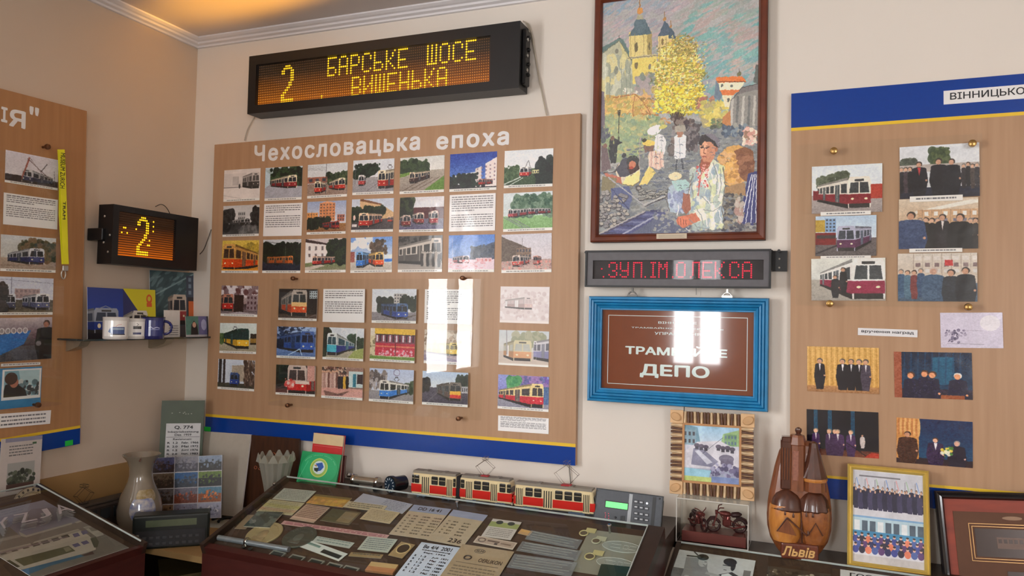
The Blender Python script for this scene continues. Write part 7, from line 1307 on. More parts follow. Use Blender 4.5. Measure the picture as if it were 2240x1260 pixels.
def vl_(name, x_, y_, r_, m, z_=.002): a_ = cvv(x_, y_); bm = bmn(); lathe(bm, [(r_, 0), (r_ * .8, z_)], 14, T(a_[0], a_[1], 0)); obj(name, bm, m, vd)
vl_('white_lamp', 1962, 522, .0032, mt('white_lamp', (236, 240, 246), .3, emis=.5)); vl_('screw', 1499, 403, .002, chrome); vl_('screw', 2080, 478, .0025, dkf)
for k, (x_, y_) in enumerate(((1568, 612), (1572, 632), (1598, 618), (1600, 640), (1600, 662), (1568, 650))): vl_('red_led', x_, y_, .0011, mt('red_led', (250, 60, 90), .3, emis=.7), .001)
vl_('black_knob', 1662, 655, .0032, mt('black_edge', (30, 34, 36), .4), .004); vl_('speaker', 1730, 660, .0062, mt('dark_key', (62, 66, 72), .45), .0006)
for k in range(4): vb('speaker_slot', 1712 + k * 11, 640, 1717 + k * 11, 684, .0006, .0009, mt('black_edge', (30, 34, 36), .4))
cable('board_cord', [hit(1, -.006, *p_) for p_ in ((1245, 1018), (1247, 1040), (1249, 1064))], .0016, mt('grey_cord', (130, 126, 120), .7), 'thin grey cord hanging from the lower right corner of the main board', 'cord')
# ------------------------------------------------------------------ documents and medals in the middle case
def doc(px4, fn, name, label, cat, off=.001, th=.0008, rough=.5, tex=(120, 90), pl=None, coat=0., bgc=(170, 160, 140), edge_m=None, group=None):
    pl = pl or CP; M_, w_, h_ = pl.fit(px4, off); c = Cv(tex[0], max(10, int(tex[0] * h_ / w_)), bgc); fn(c); c.tone(7); o_ = sheet(name, M_, w_, h_, print_mt(name + '_%d' % len(bpy.data.images), c.image(name), rough, coat), edge_m or mt('paper_edge', (190, 180, 160), .6), th=th); tag(o_, label, cat, group); return o_, w_, h_
pg = lambda *a: [(x, y) for x, y in a]
gT = lambda n, ink_=(90, 84, 74), x0=.08, y0=.1, x1=.92, y1=.95: (lambda c: lines(c, x0, y0, x1, y1, n, (), ink_))
doc(pg((623, 1068), (691, 1075), (668, 1099), (594, 1092)), gT(7, (110, 116, 110)), 'paper_document', 'pale grey-green document at the back left corner of the middle case', 'document', bgc=(176, 180, 168))
doc(pg((591, 1093), (668, 1101), (637, 1128), (560, 1119)), lambda c: (c.rect(0, .3, 1, .55, (176, 170, 110)), c.rect(0, .6, 1, .8, (180, 150, 120)), lines(c, .1, .1, .9, .95, 7, (), (130, 120, 96))), 'paper_document', 'yellowish banded ticket below the pale grey-green document', 'document', bgc=(180, 174, 140), off=.0012)
doc(pg((690, 1081), (768, 1090), (752, 1111), (670, 1101)), lambda c: (c.specks(0, .4, 1, 1, [(196, 156, 70), (206, 150, 80), (170, 130, 70)], 40, .05), c.rect(0, 0, 1, .2, (120, 104, 60))), 'orange_card', 'ochre orange card near the back of the case', 'card', bgc=(176, 136, 66))
doc(pg((672, 1104), (722, 1110), (686, 1145), (632, 1134)), lambda c: (lines(c, .08, .05, .95, .95, 9, (), (110, 70, 66)), c.rect(0, .8, 1, .9, (200, 170, 150))), 'paper_document', 'pinkish typed ticket left of the dark postcard', 'document', bgc=(180, 156, 136))
doc(pg((736, 1112), (790, 1124), (763, 1146), (692, 1139)), lambda c: (c.rect(0, 0, .5, 1, (84, 80, 56)), c.rect(.5, .1, .95, .9, (136, 120, 90))), 'small_card', 'dark olive postcard between two pale documents', 'card', bgc=(96, 84, 60))
doc(pg((794, 1080), (903, 1103), (880, 1125), (772, 1099)), gT(6, (120, 124, 140), .5), 'paper_document', 'large bluish-grey document at the back middle of the case', 'document', bgc=(168, 170, 184))
doc(pg((763, 1096), (849, 1108), (834, 1120), (750, 1110)), gT(3), 'paper_document', 'narrow cream slip in front of the bluish document', 'document', off=.002, bgc=(186, 172, 142))
doc(pg((812, 1112), (878, 1122), (850, 1146), (786, 1135)), gT(7, (140, 124, 100)), 'paper_document', 'square cream page over the bluish document', 'document', off=.0028, bgc=(190, 172, 138))
doc(pg((622, 1139), (851, 1171), (846, 1179), (614, 1147)), lambda c: lines(c, .03, .2, .97, .9, 2, (), (130, 60, 80)), 'paper_strip', 'long pink printed paper strip across the middle of the case', 'strip', off=.0015, tex=(300, 30), bgc=(190, 150, 146))
o, w, h = doc(pg((908, 1105), (989, 1114), (934, 1181), (848, 1168)), lambda c: (c.rect(0, 0, 1, .22, (150, 156, 180)), [lines(c, x_, .34, x_ + l_, .96, 7, (), (96, 84, 70)) for x_, l_ in ((.08, .06), (.22, .12), (.46, .2), (.76, .2))]), 'revision_plate', 'beige plate with a grey-blue head and columns of dates', 'plate', off=.002, tex=(130, 90), bgc=(182, 166, 142))
text('DD 16 41', -w * .3, h * .34, w * .3, h * .44, .0009, mt('brown_ink', (70, 58, 50), .5), o, off=.01)
o, w, h = doc(pg((991, 1115), (1063, 1127), (1017, 1197), (935, 1182)), lambda c: (c.rect(0, 0, 1, .2, (150, 156, 180)), [lines(c, x_, .34, x_ + l_, .8, 5, (), (96, 84, 70)) for x_, l_ in ((.12, .06), (.26, .14), (.56, .2))]), 'revision_plate', 'beige plate printed with the number 236', 'plate', off=.002, bgc=(182, 166, 142))
text('236', w * .02, -h * .45, w * .38, -h * .33, .0009, mt('brown_ink', (70, 58, 50), .5), o, off=.02)
o, w, h = doc(pg((929, 1187), (1007, 1199), (950, 1277), (855, 1262)), lambda c: c.tone(2), 'revision_plate', 'bright bluish-white plate headed 2001 with a date table', 'plate', off=.003, bgc=(196, 206, 222), edge_m=white)
text('Be 4/4  2001', -w * .36, h * .34, w * .36, h * .44, .0009, ink, o, off=.02); text('Inbetriebsetzung', -w * .34, h * .27, w * .38, h * .315, .0009, ink, o); text('Sept. 1966', -w * .26, h * .20, w * .3, h * .245, .0009, ink, o)
for k in range(6):
    y_ = h * (.10 - k * .085)
    for s_, x_, xw in (('R', -.42, .05), ('1.2', -.26, .14), (('Juli', 'Mai', 'Febr', 'Okt', 'Juni', 'Mai')[k], .02, .16), (('1971', '1976', '1980', '1984', '1989', '1993')[k], .26, .17)): text(s_, w * x_, y_, w * (x_ + xw), y_ + h * .045, .0009, ink, o, off=.02)
o, w, h = doc(pg((1018, 1190), (1126, 1209), (1078, 1280), (955, 1262)), lambda c: (lines(c, .1, .62, .9, .95, 4, (), (110, 96, 80)), c.rect(.1, .52, .9, .53, (90, 76, 64))), 'kraft_document', 'kraft brown maker plate with round marks and the word OERLIKON', 'plate', off=.0026, bgc=(166, 146, 118))
bi = mt('brown_ink', (70, 58, 50), .5); text('OERLIKON', -w * .02, h * .05, w * .42, h * .16, .0009, bi, o, off=.01)
bm = bmn(); tube(bm, [(-w * .1 + w * .1 * cr(t), h * .36 + h * .06 * sr(t), .001) for t in [2 * PI * k / 20 for k in range(20)]], .0007, 4, True); obj('round_mark', bm, bi, o); text('SLM', -w * .17, h * .33, -w * .03, h * .39, .0009, bi, o)
bm = bmn(); tube(bm, [(-w * .24 + w * .065 * cr(t), h * .13 + h * .055 * sr(t), .001) for t in [2 * PI * k / 20 for k in range(20)]], .0022, 4, True); obj('round_mark', bm, bi, o)
doc(pg((1043, 1172), (1131, 1188), (1122, 1203), (1038, 1187)), lambda c: (c.rect(.03, .1, .97, .86, (176, 156, 140)), c.ell(.16, .46, .1, .3, (96, 76, 70)), c.ell(.16, .46, .07, .2, (176, 160, 140)), c.rect(.3, .3, .6, .5, (100, 80, 70)), c.rect(.5, .55, .58, .8, (60, 50, 46)), c.rect(.64, .4, .9, .6, (130, 110, 96))), 'ticket', 'old pinkish ticket with a round emblem', 'ticket', off=.003, bgc=(206, 192, 176))
doc(pg((1081, 1136), (1140, 1142), (1118, 1183), (1050, 1172)), lambda c: (c.rect(0, .15, 1, .42, (150, 160, 100)), c.ell(.3, .16, .12, .1, (50, 60, 60)), c.ell(.7, .16, .12, .1, (50, 60, 60)), lines(c, .1, .5, .9, .95, 5, (), (120, 116, 110))), 'ticket', 'pale ticket with a green band and two dark emblems', 'ticket', off=.0036, bgc=(196, 190, 184))
doc(pg((1139, 1157), (1167, 1163), (1156, 1173), (1134, 1167)), lambda c: c.rect(.1, .1, .9, .5, (206, 160, 90)), 'small_card', 'tiny orange and white card right of the green banded ticket', 'card', off=.001, bgc=(190, 150, 100))
# clear acrylic plates at the right of the case
acp = glass_mt('dull_acrylic_plate', (.9, .92, .92), .12, body=.30, body_rgb=(176, 180, 184), ior=1.45); acl = mt('etched_line', (176, 178, 170), .4)
def plate(px4, off, label, rows_):
    M_, w_, h_ = CP.fit(px4, off); t = thing('acrylic_plate', label, 'plate', M_); bm = bmn(); bx(bm, (-w_/2, -h_/2, 0), (w_/2, h_/2, .002), .0006); obj('plate', bm, acp, t)
    for k in range(rows_): y_ = h_ * (.36 - .72 * k / max(1, rows_ - 1)); ubox('etched_line', -w_ * .44, y_ - .0005, w_ * (.44 - .06 * (k % 3)), y_ + .0005, .002, .0024, acl, t)
    return t
plate(pg((1160, 1161), (1272, 1182), (1265, 1203), (1150, 1180)), .001, 'dull clear acrylic plate with etched lines, back right of the case', 4)
plate(pg((1142, 1185), (1272, 1206), (1262, 1228), (1130, 1205)), .004, 'second dull acrylic plate, in front of the first', 4)
plate(pg((1126, 1212), (1262, 1232), (1250, 1262), (1108, 1242)), .007, 'third dull acrylic plate with a rounded corner, nearest the viewer', 5)
gbm, gbw, gbh = CP.fit(pg((1290, 1158), (1440, 1180), (1404, 1272), (1246, 1250)), .0005); gbo = thing('grey_board', 'pale olive grey board under the oval badges', 'board', gbm); ubox('board', -gbw/2, -gbh/2, gbw/2, gbh/2, 0, .0015, mt('olive_grey_board', (150, 148, 132), .6, var=.03), gbo)
ovm = mt('clear_badge', (160, 164, 152), .25, coat=.5)
def oval(cx, cy, rpx, label):
    a_ = CP.pt((cx - rpx, cy), .003); b_ = CP.pt((cx + rpx, cy), .003); c_ = CP.pt((cx, cy), .003); r_ = (b_[0] - a_[0]) / 2; t = thing('oval_badge', label, 'badge', CP.M @ T(c_[0], c_[1], .0022), 'oval badges in the middle case'); bm = bmn(); lathe(bm, [(r_, 0), (r_, .0015), (r_ * .96, .002)], 40, sy=.42); obj('oval', bm, ovm, t); rm_ = mt('badge_line', (196, 200, 190), .3)
    bm = bmn(); tube(bm, [(r_ * .98 * cr(2 * PI * k / 40), r_ * .41 * sr(2 * PI * k / 40), .002) for k in range(40)], .0007, 4, True); obj('rim', bm, rm_, t)
    for x_, w_ in ((-.55, .5), (.1, .22), (.38, .34)):
        bm = bmn(); X0, X1, Y = r_ * x_, r_ * (x_ + w_), r_ * .13; tube(bm, [(X0, -Y, .0022), (X1, -Y, .0022), (X1, Y, .0022), (X0, Y, .0022)], .0005, 4, True); obj('window_outline', bm, rm_, t)
oval(1360, 1197, 46, 'upper clear oval badge with window outlines'); oval(1347, 1233, 46, 'lower clear oval badge nearer the viewer')
ivory = mt('ivory_tag', (206, 196, 140), .35)
def tagring(cx, cy, rpx, flap, label, m):
    a_ = CP.pt((cx - rpx, cy), .004); b_ = CP.pt((cx + rpx, cy), .004); c_ = CP.pt((cx, cy), .004); r_ = (b_[0] - a_[0]) / 2; t = thing('ring_tag', label, 'tag', CP.M @ T(c_[0], c_[1], .003), 'ring tags in the middle case'); bm = bmn(); tube(bm, [(r_ * .85 * cr(2 * PI * k / 24), r_ * .85 * sr(2 * PI * k / 24), .001) for k in range(24)], .0016, 6, True); obj('ring', bm, m, t, smooth=True); bm = bmn(); lathe(bm, [(r_ * .8, 0), (r_ * .8, .0012)], 20); obj('disc', bm, mt('tag_core', (104, 92, 76), .4), t); d_ = CP.pt(flap, .004); ubox('label_flap', d_[0] - c_[0] - .012, d_[1] - c_[1] - .009, d_[0] - c_[0] + .014, d_[1] - c_[1] + .009, 0, .001, m, t)
tagring(1277, 1166, 11, (1292, 1160), 'ivory ring tag highest up beside the grey board', ivory); tagring(1290, 1217, 13, (1308, 1209), 'yellowish ring tag nearest the viewer', ivory); tagring(1304, 1183, 11, (1314, 1178), 'pale ring tag between the other two', mt('pale_tag', (190, 190, 160), .4))
flat_poly('green_box', [CP.wpt(p_, .003) for p_ in ((1316, 1243), (1405, 1252), (1398, 1285), (1306, 1275))], .012, mt('deep_green', (24, 54, 44), .4), 'dark green box at the front right of the middle case', 'box')
# medals, tools, frames at the left front
def medal(cx, cy, rpx, m, m2, label):
    a_ = CP.pt((cx - rpx, cy), .003); b_ = CP.pt((cx + rpx, cy), .003); c_ = CP.pt((cx, cy), .003); r_ = (b_[0] - a_[0]) / 2; t = thing('medal', label, 'medal', CP.M @ T(c_[0], c_[1], .0008), 'large medals in the middle case'); bm = bmn(); lathe(bm, [(r_, 0), (r_, .003), (r_ * .96, .0045), (r_ * .88, .004), (r_ * .5, .0038)], 40); obj('disc', bm, m, t, smooth=True); bm = bmn(); lathe(bm, [(r_ * .28, .0038), (r_ * .22, .0062), (r_ * .1, .0068)], 20, T(0, -r_ * .1, 0), sy=1.4); bx(bm, (-r_ * .4, -r_ * .62, .0038), (r_ * .36, -r_ * .34, .0052), .0005); obj('relief', bm, m2, t, smooth=True)
    for k in range(14): a2 = PI * (.15 + .7 * k / 13); bm = bmn(); bx(bm, (-.0012, -.0022, 0), (.0012, .0022, .0006)); obj('raised_letter', bm, m2, t, T(r_ * .76 * cr(a2), r_ * .76 * sr(a2), .004) @ RZ(a2 - PI/2))
medal(578, 1167, 38, mt('pale_gold_medal', (196, 180, 136), .35, metal=.35), mt('pale_gold_relief', (176, 156, 120), .4, metal=.3), 'pale gold medal at the left of the middle case'); medal(655, 1175, 36, mt('dark_bronze_medal', (92, 98, 88), .35, metal=.4), mt('dark_relief', (110, 114, 104), .4, metal=.3), 'dark grey-green medal right of the pale gold one')
pl_s = [CP.pt(p_, .008) for p_ in ((478, 1176), (632, 1202))]; tool = thing('metal_bar', 'silver bar tool with a round clamp near the front left corner', 'tool', CP.M @ T(0, 0, 0)); bm = bmn(); d_ = Vector(pl_s[1]) - Vector(pl_s[0]); tube(bm, [(pl_s[0][0], pl_s[0][1], .008), (pl_s[1][0], pl_s[1][1], .008)], .0075, 10); obj('bar', bm, mt('satin_aluminium', (170, 178, 186), .3, metal=.6), tool, smooth=True)
m_ = Vector(pl_s[0]) + d_ * .42; bm = bmn(); lathe(bm, [(.011, -.004), (.012, 0), (.011, .004)], 18, T(m_.x, m_.y, .010) @ RZ(math.atan2(d_.y, d_.x)) @ RY(PI/2)); lathe(bm, [(.006, 0), (.0065, .004)], 14, T(m_.x + .004, m_.y - .016, .004)); lathe(bm, [(.006, 0), (.0065, .004)], 14, T(m_.x + .028, m_.y - .02, .004)); obj('clamp', bm, chrome, tool, smooth=True)
doc(pg((545, 1121), (607, 1126), (604, 1152), (553, 1152)), lambda c: c.specks(0, 0, 1, 1, [(96, 108, 100), (60, 70, 66), (116, 120, 116)], 30, .12), 'dark_plate', 'dark grey-green glossy plate above the pale gold medal', 'plate', off=.004, th=.003, rough=.2, coat=.6, bgc=(76, 84, 78))
doc(pg((536, 1128), (548, 1129), (556, 1156), (519, 1155)), lambda c: c.tone(3), 'paper_slip', 'pale brown slip left of the dark glossy plate', 'slip', off=.001, bgc=(140, 120, 96))
def s_slot(c): c.rect(.06, .2, .4, .45, (120, 150, 140)); c.rect(.5, .38, .95, .8, (40, 44, 44)); c.rect(.08, .24, .38, .28, (60, 80, 76))
doc(pg((694, 1173), (776, 1188), (764, 1200), (682, 1185)), gT(2, (110, 130, 124)), 'ticket_strip', 'grey-white strip behind the slotted white ticket', 'ticket', off=.0012, bgc=(176, 184, 176)); doc(pg((676, 1180), (759, 1213), (743, 1227), (650, 1196)), s_slot, 'slotted_ticket', 'white ticket with a black slot, lying slantwise', 'ticket', off=.0025, bgc=(206, 212, 206))
doc(pg((807, 1174), (873, 1181), (845, 1209), (779, 1202)), gT(6, (96, 104, 110)), 'paper_document', 'pale grey-green typed note left of the brass-ringed card', 'document', off=.0032, bgc=(176, 184, 172)); doc(pg((873, 1184), (904, 1192), (884, 1222), (854, 1216)), lambda c: (c.ell(.52, .4, .42, .36, (206, 184, 130)), c.ell(.52, .4, .36, .3, (60, 48, 38))), 'token_card', 'ochre card holding a dark round token', 'card', off=.0036, bgc=(160, 136, 96)); doc(pg((767, 1208), (838, 1214), (834, 1222), (763, 1217)), gT(1), 'paper_strip', 'short tan strip in front of the typed note', 'strip', off=.001, bgc=(150, 128, 90)); doc(pg((812, 1232), (870, 1240), (862, 1258), (800, 1252)), lambda c: c.rect(0, .5, 1, 1, (176, 120, 80)), 'wooden_strip', 'orange tan block at the front edge, left of the 2001 plate', 'block', off=.001, th=.006, bgc=(190, 160, 110), edge_m=mt('tan_wood', (170, 120, 80), .6))
nfm = mt('dull_silver_frame', (170, 172, 160), .3, metal=.5)
for k, (x_, y_) in enumerate(((604, 1214), (646, 1223), (688, 1232), (728, 1241), (764, 1248))):
    c_ = CP.pt((x_, y_), .003); t = thing('number_frame', 'small dark plate in silver frame, %s from the left of its row' % ('first', 'second', 'third', 'fourth', 'fifth')[k], 'plate', CP.M @ T(c_[0], c_[1], .001) @ RZ(-.05), 'small framed plates along the front rail'); rails(t, .044, .030, [(0, 0), (0, .003), (.0035, .003), (.0035, 0)], nfm); ubox('plate', -.019, -.012, .019, .012, 0, .0015, mt('dark_number_plate', (44, 50, 46), .3), t)
# ------------------------------------------------------------------ right case contents
def s_twomen(c):
    c.rect(0, 0, 1, 1, (206, 214, 210)); c.rect(.0, .5, .2, 1, (110, 116, 112)); c.poly([(.12, .18), (.4, .14), (.44, .6), (.14, .6)], (150, 156, 152)); c.line([(.12, .14), (.34, .12)], .03, (60, 64, 62))
    c.poly([(.12, 1), (.14, .5), (.28, .34), (.42, .4), (.5, .62), (.62, .6), (.6, .8), (.4, .78), (.4, 1)], (150, 156, 152)); c.ell(.35, .24, .058, .14, (200, 202, 198)); c.ell(.335, .12, .075, .085, (44, 46, 46)); c.line([(.37, .24), (.4, .24)], .012, (60, 60, 60)); c.line([(.36, .32), (.39, .33)], .01, (90, 90, 90))
    c.poly([(.5, 1), (.5, .62), (.6, .5), (.74, .4), (.86, .5), (.93, .7), (.96, 1)], (48, 50, 52)); c.poly([(.62, .5), (.7, .44), (.76, .5), (.72, 1), (.64, 1)], (230, 232, 230)); c.ell(.665, .28, .062, .16, (206, 206, 202)); c.ell(.69, .14, .085, .1, (36, 38, 38)); c.ell(.74, .24, .03, .13, (36, 38, 38)); c.line([(.61, .25), (.71, .25)], .014, (30, 30, 30)); c.line([(.63, .37), (.67, .37)], .012, (60, 60, 60)); c.line([(.42, .52), (.6, .56)], .05, (180, 182, 178)); c.rect(.88, .3, .97, .56, (110, 130, 128)); c.line([(.2, .0), (.3, .14)], .02, (70, 74, 72)); c.specks(0, .7, .5, 1, [(120, 124, 122), (200, 204, 200)], 30, .03); c.tone(10, gray=True, tint=(.98, 1., 1.))
o, w, h = doc(pg((1484, 1201), (1652, 1228), (1638, 1310), (1462, 1283)), s_twomen, 'photograph', 'black and white photo of two men talking, in the bottom right case', 'photograph', pl=RCP, off=.002, tex=(260, 160), rough=.25, coat=.4, bgc=(200, 206, 204))
def s_oldgroup(c): c.rect(0, 0, 1, 1, (70, 62, 52)); c.specks(0, .1, 1, .9, [(120, 112, 96), (46, 42, 38), (176, 166, 146), (90, 84, 72), (206, 200, 184)], 160, .025); c.tone(10)
doc(pg((1675, 1237), (1822, 1258), (1812, 1330), (1676, 1310)), s_oldgroup, 'photograph', 'dim old group photo below the wooden carving, in the right case', 'photograph', pl=RCP, off=.002, tex=(220, 160), bgc=(80, 70, 60))
o, w, h = doc(pg((1840, 1246), (2060, 1276), (2056, 1296), (1836, 1266)), lambda c: c.tone(2), 'caption_label', 'white label strip with black capitals under the gold framed picture', 'label', pl=RCP, off=.004, tex=(220, 30), bgc=(206, 208, 206)); text('ГОСПОДАР', -w * .40, -h * .26, w * .28, h * .26, .0009, ink, o, off=.015)
flat_poly('beige_side_sheet', [RCP.wpt(p_, .001) for p_ in ((1472, 1197), (1484, 1200), (1450, 1290), (1434, 1288))], .0008, mt('beige_sheet', (150, 140, 126), .6), 'narrow beige sheet along the left edge of the right case', 'paper')
# clear box with two copper motorcycles
pb = hit(2, zr, 1553, 1194); Mx = Matrix.Translation((pb.x, pb.y + .045, zr)) @ RZ(.0); xa = hit(1, pb.y, 1479, 1185).x; xb = hit(1, pb.y, 1636, 1203).x; bw = (xb - xa) / 2; bh = hit(1, pb.y, 1480, 1090).z - zr; bd = .044
mb = thing('clear_display_box', 'clear acrylic box holding copper coloured motorcycles, on the right case ledge', 'display box', T((xa + xb) / 2, pb.y + bd, zr)); gbx = glass_mt('clear_box', (.97, .97, .96), .02, ior=1.3)
for nm, a_, b_ in (('front_pane', (-bw, -bd, 0), (bw, -bd + .002, bh)), ('back_pane', (-bw, bd - .002, 0), (bw, bd, bh)), ('side_pane', (-bw, -bd, 0), (-bw + .002, bd, bh)), ('side_pane', (bw - .002, -bd, 0), (bw, bd, bh)), ('top_pane', (-bw, -bd, bh), (bw, bd, bh + .002))): bm = bmn(); bx(bm, a_, b_); obj(nm, bm, gbx, mb)
bm = bmn()
for z_ in (.001, bh + .001): tube(bm, [(-bw, -bd, z_), (bw, -bd, z_), (bw, bd, z_), (-bw, bd, z_)], .0013, 5, True)
for x_, y_ in ((-bw, -bd), (bw, -bd), (bw, bd), (-bw, bd)): tube(bm, [(x_, y_, 0), (x_, y_, bh)], .0013, 5)
obj('bright_edges', bm, mt('acrylic_edge', (216, 214, 206), .3), mb); bm = bmn(); bx(bm, (-bw * .86, -bd * .8, .002), (bw * .94, bd * .8, bh * .26), .001); obj('base', bm, mt('maroon_base', (104, 50, 46), .3, coat=.4), mb)
bike_m = mt('dark_copper', (108, 52, 50), .28, metal=.55, var=.2, scale=60); bike_d = mt('black_copper', (60, 36, 38), .3, metal=.4)
def bike(cx, s, flip, ang, label):
    t = thing('motorcycle_figurine', label, 'figurine', T((xa + xb) / 2 + cx, pb.y + bd, zr + bh * .26 + .0003) @ RZ(ang) @ Matrix.Diagonal((flip, 1, 1, 1)), 'copper motorcycles in the clear box')
    for x_ in (-s * .62, s * .62):
        bm = bmn(); tube(bm, [(x_ + s * .3 * cr(q_), 0, s * .32 + s * .3 * sr(q_)) for q_ in [2 * PI * k / 18 for k in range(18)]], s * .075, 7, True); w_ = obj('wheel', bm, bike_d, t, smooth=True); bm = bmn(); lathe(bm, [(s * .07, -s * .08), (s * .07, s * .08)], 10, T(x_, 0, s * .32) @ RX(PI/2))
        for k in range(6): tube(bm, [(x_, 0, s * .32), (x_ + s * .28 * cr(k * PI/3), 0, s * .32 + s * .28 * sr(k * PI/3))], s * .012, 4)
        obj('spokes', bm, bike_m, w_)
    bm = bmn(); lathe(bm, [(s * .02, -s * .34), (s * .13, -s * .2), (s * .15, 0), (s * .11, s * .2), (s * .03, s * .3)], 14, T(s * .08, 0, s * .86) @ RY(PI/2 - .12)); obj('fuel_tank', bm, bike_m, t, smooth=True)
    bm = bmn(); bx(bm, (-s * .22, -s * .12, s * .28), (s * .2, s * .12, s * .62), s * .05); lathe(bm, [(s * .1, 0), (s * .1, s * .3)], 10, T(0, 0, s * .5) @ RY(.3)); lathe(bm, [(s * .1, 0), (s * .1, s * .26)], 10, T(-.02 * s, 0, s * .5) @ RY(-.4)); obj('engine', bm, bike_m, t)
    bm = bmn(); lathe(bm, [(s * .04, -s * .3), (s * .14, -s * .15), (s * .13, s * .15), (s * .05, s * .24)], 12, T(-s * .42, 0, s * .84) @ RY(PI/2 + .1), sy=1.); obj('seat', bm, bike_d, t, smooth=True)
    bm = bmn(); tube(bm, [(s * .62, -s * .09, s * .32), (s * .42, -s * .07, s * .98)], s * .03, 6); tube(bm, [(s * .62, s * .09, s * .32), (s * .42, s * .07, s * .98)], s * .03, 6); tube(bm, [(s * .18, -s * .36, s * 1.22), (s * .34, -s * .26, s * 1.2), (s * .42, 0, s * 1.02), (s * .34, s * .26, s * 1.2), (s * .18, s * .36, s * 1.22)], s * .03, 6); obj('fork_and_handlebar', bm, bike_m, t, smooth=True)
    bm = bmn(); lathe(bm, [(s * .11, 0), (s * .12, s * .06), (s * .05, s * .16)], 12, T(s * .54, 0, s * .92) @ RY(-PI/2)); obj('headlamp', bm, bike_m, t, smooth=True)
    bm = bmn(); tube(bm, [(s * .1, -s * .14, s * .3), (-s * .3, -s * .16, s * .22), (-s * .85, -s * .16, s * .34)], [s * .03, s * .04, s * .06], 8); tube(bm, [(-s * .1, 0, s * .6), (-s * .62, -s * .08, s * .32)], s * .03, 6); tube(bm, [(s * .3, 0, s * .8), (-s * .1, 0, s * .3), (-s * .62, 0, s * .32)], s * .03, 6); obj('exhaust_and_frame', bm, bike_m, t, smooth=True)
    bm = bmn(); tube(bm, [(-s * .98, 0, s * .42), (-s * .9, 0, s * .62), (-s * .7, 0, s * .72), (-s * .45, 0, s * .66)], s * .05, 7); tube(bm, [(s * .9, 0, s * .5), (s * .76, 0, s * .68), (s * .55, 0, s * .7)], s * .045, 7); obj('mudguards', bm, bike_d, t, smooth=True)
bike(-bw * .44, .046, 1, -.9, 'smaller copper motorcycle turned towards the viewer, left in the clear box'); bike(bw * .36, .054, -1, .25, 'larger dark copper motorcycle seen from the side, right in the clear box')
# wooden carving
pc = hit(2, zr, 1752, 1222); pc.y = min(pc.y, -.075); sc_ = (hit(1, pc.y, 1818, 1100).x - hit(1, pc.y, 1672, 1100).x) / 146; hz = (hit(1, pc.y, 1748, 941).z - zr) / 284
wc = thing('wooden_castle_carving', 'tall varnished wooden carving of church domes and towers with carved lettering', 'carving', T(hit(1, pc.y, 1745, 1150).x, pc.y + .012, zr) @ RZ(.08) @ Matrix.Diagonal((sc_, sc_, hz, 1)))
lw_ = mt('honey_varnished_wood', (186, 116, 52), .3, var=.25, scale=.12, stretch=(1, 1, .25), rgb2=(204, 138, 66), coat=.5, bump=.2); dw_ = mt('dark_stained_wood', (88, 48, 30), .3, var=.3, scale=.12, stretch=(1, 1, .2), rgb2=(70, 36, 24), coat=.6, bump=.2)
mw_ = mt('mid_brown_wood', (136, 78, 42), .35, var=.3, scale=.12, stretch=(1, 1, .25), rgb2=(112, 62, 34), coat=.4)
bm = bmn(); lathe(bm, [(38, 0), (50, 14), (64, 36), (71, 62), (72.5, 88), (71, 112), (68, 136), (64, 156), (60, 176), (56, 196), (51, 215), (46, 232), (38, 248), (26, 258)], 30, T(3, 12, 0), sy=.42); obj('body', bm, mw_, wc)
def cyl(name, cx, cy, prof_, m, n=26, sy=.8, fl=0., nf=12): bm = bmn(); lathe(bm, prof_, n, T(cx, cy, 0), sy=sy, flute=fl, nf=nf); return obj(name, bm, m, wc, smooth=(n > 12))
cyl('left_wall', -27, -6, [(28, 36), (35, 50), (39, 80), (38, 104), (36, 116)], lw_); cyl('right_wall', 33, -4, [(26, 36), (34, 52), (38, 80), (37, 104), (35, 116)], mt('amber_brown_wood', (160, 96, 46), .32, var=.25, scale=.12, rgb2=(138, 80, 40), coat=.4))
cyl('left_dome', -24, -6, [(37, 104), (40, 108), (36, 116), (33, 128), (25, 140), (12, 149), (5, 152)], dw_); cyl('left_dome_knob', -24, -6, [(4, 150), (8, 156), (8, 162), (3, 168)], dw_, 14)
cyl('right_dome', 32, -6, [(34, 106), (37, 110), (34, 120), (31, 132), (22, 144), (9, 152), (5, 154)], dw_, 36, .8, .05, 9); cyl('right_dome_knob', 20, -10, [(4, 150), (8, 156), (8, 163), (3, 168)], dw_, 14)
bm = bmn(); bx(bm, (-40, -16, 150), (-15, 14, 262), 3); bx(bm, (-38, -17, 255), (-17, 12, 268), 2); obj('slab_tower', bm, dw_, wc)
for k in range(4): bm = bmn(); bx(bm, (-38 + k * 6, -18.5, 172), (-35.5 + k * 6, -15, 244), .8); obj('carved_rib', bm, mw_, wc)
bm = bmn(); lathe(bm, [(19, 150), (18, 250), (20, 252), (17, 268), (15, 273)], 8, T(-3, -6, 0)); obj('central_tower', bm, mw_, wc); bm = bmn(); bx(bm, (-14, -24.5, 172), (0, -21, 240), 1.5); obj('tower_panel', bm, mt('worn_pink_wood', (150, 98, 80), .4, var=.2, scale=.2), wc); cyl('tower_finial', -1, -6, [(9, 272), (5, 276), (8, 282), (7, 287), (2, 290)], dw_, 14)
bm = bmn(); lathe(bm, [(27, 150), (26, 182)], 12, T(35, 0, 0)); obj('round_tower', bm, mw_, wc); bm = bmn(); lathe(bm, [(31, 180), (29, 186), (11, 246), (9, 256), (2, 260)], 12, T(33, 0, 0)); obj('cone_roof', bm, dw_, wc)
bm = bmn(); lathe(bm, [(28.5, 172), (29.5, 176), (28, 180)], 12, T(35, 0, 0)); obj('roof_band', bm, lw_, wc)
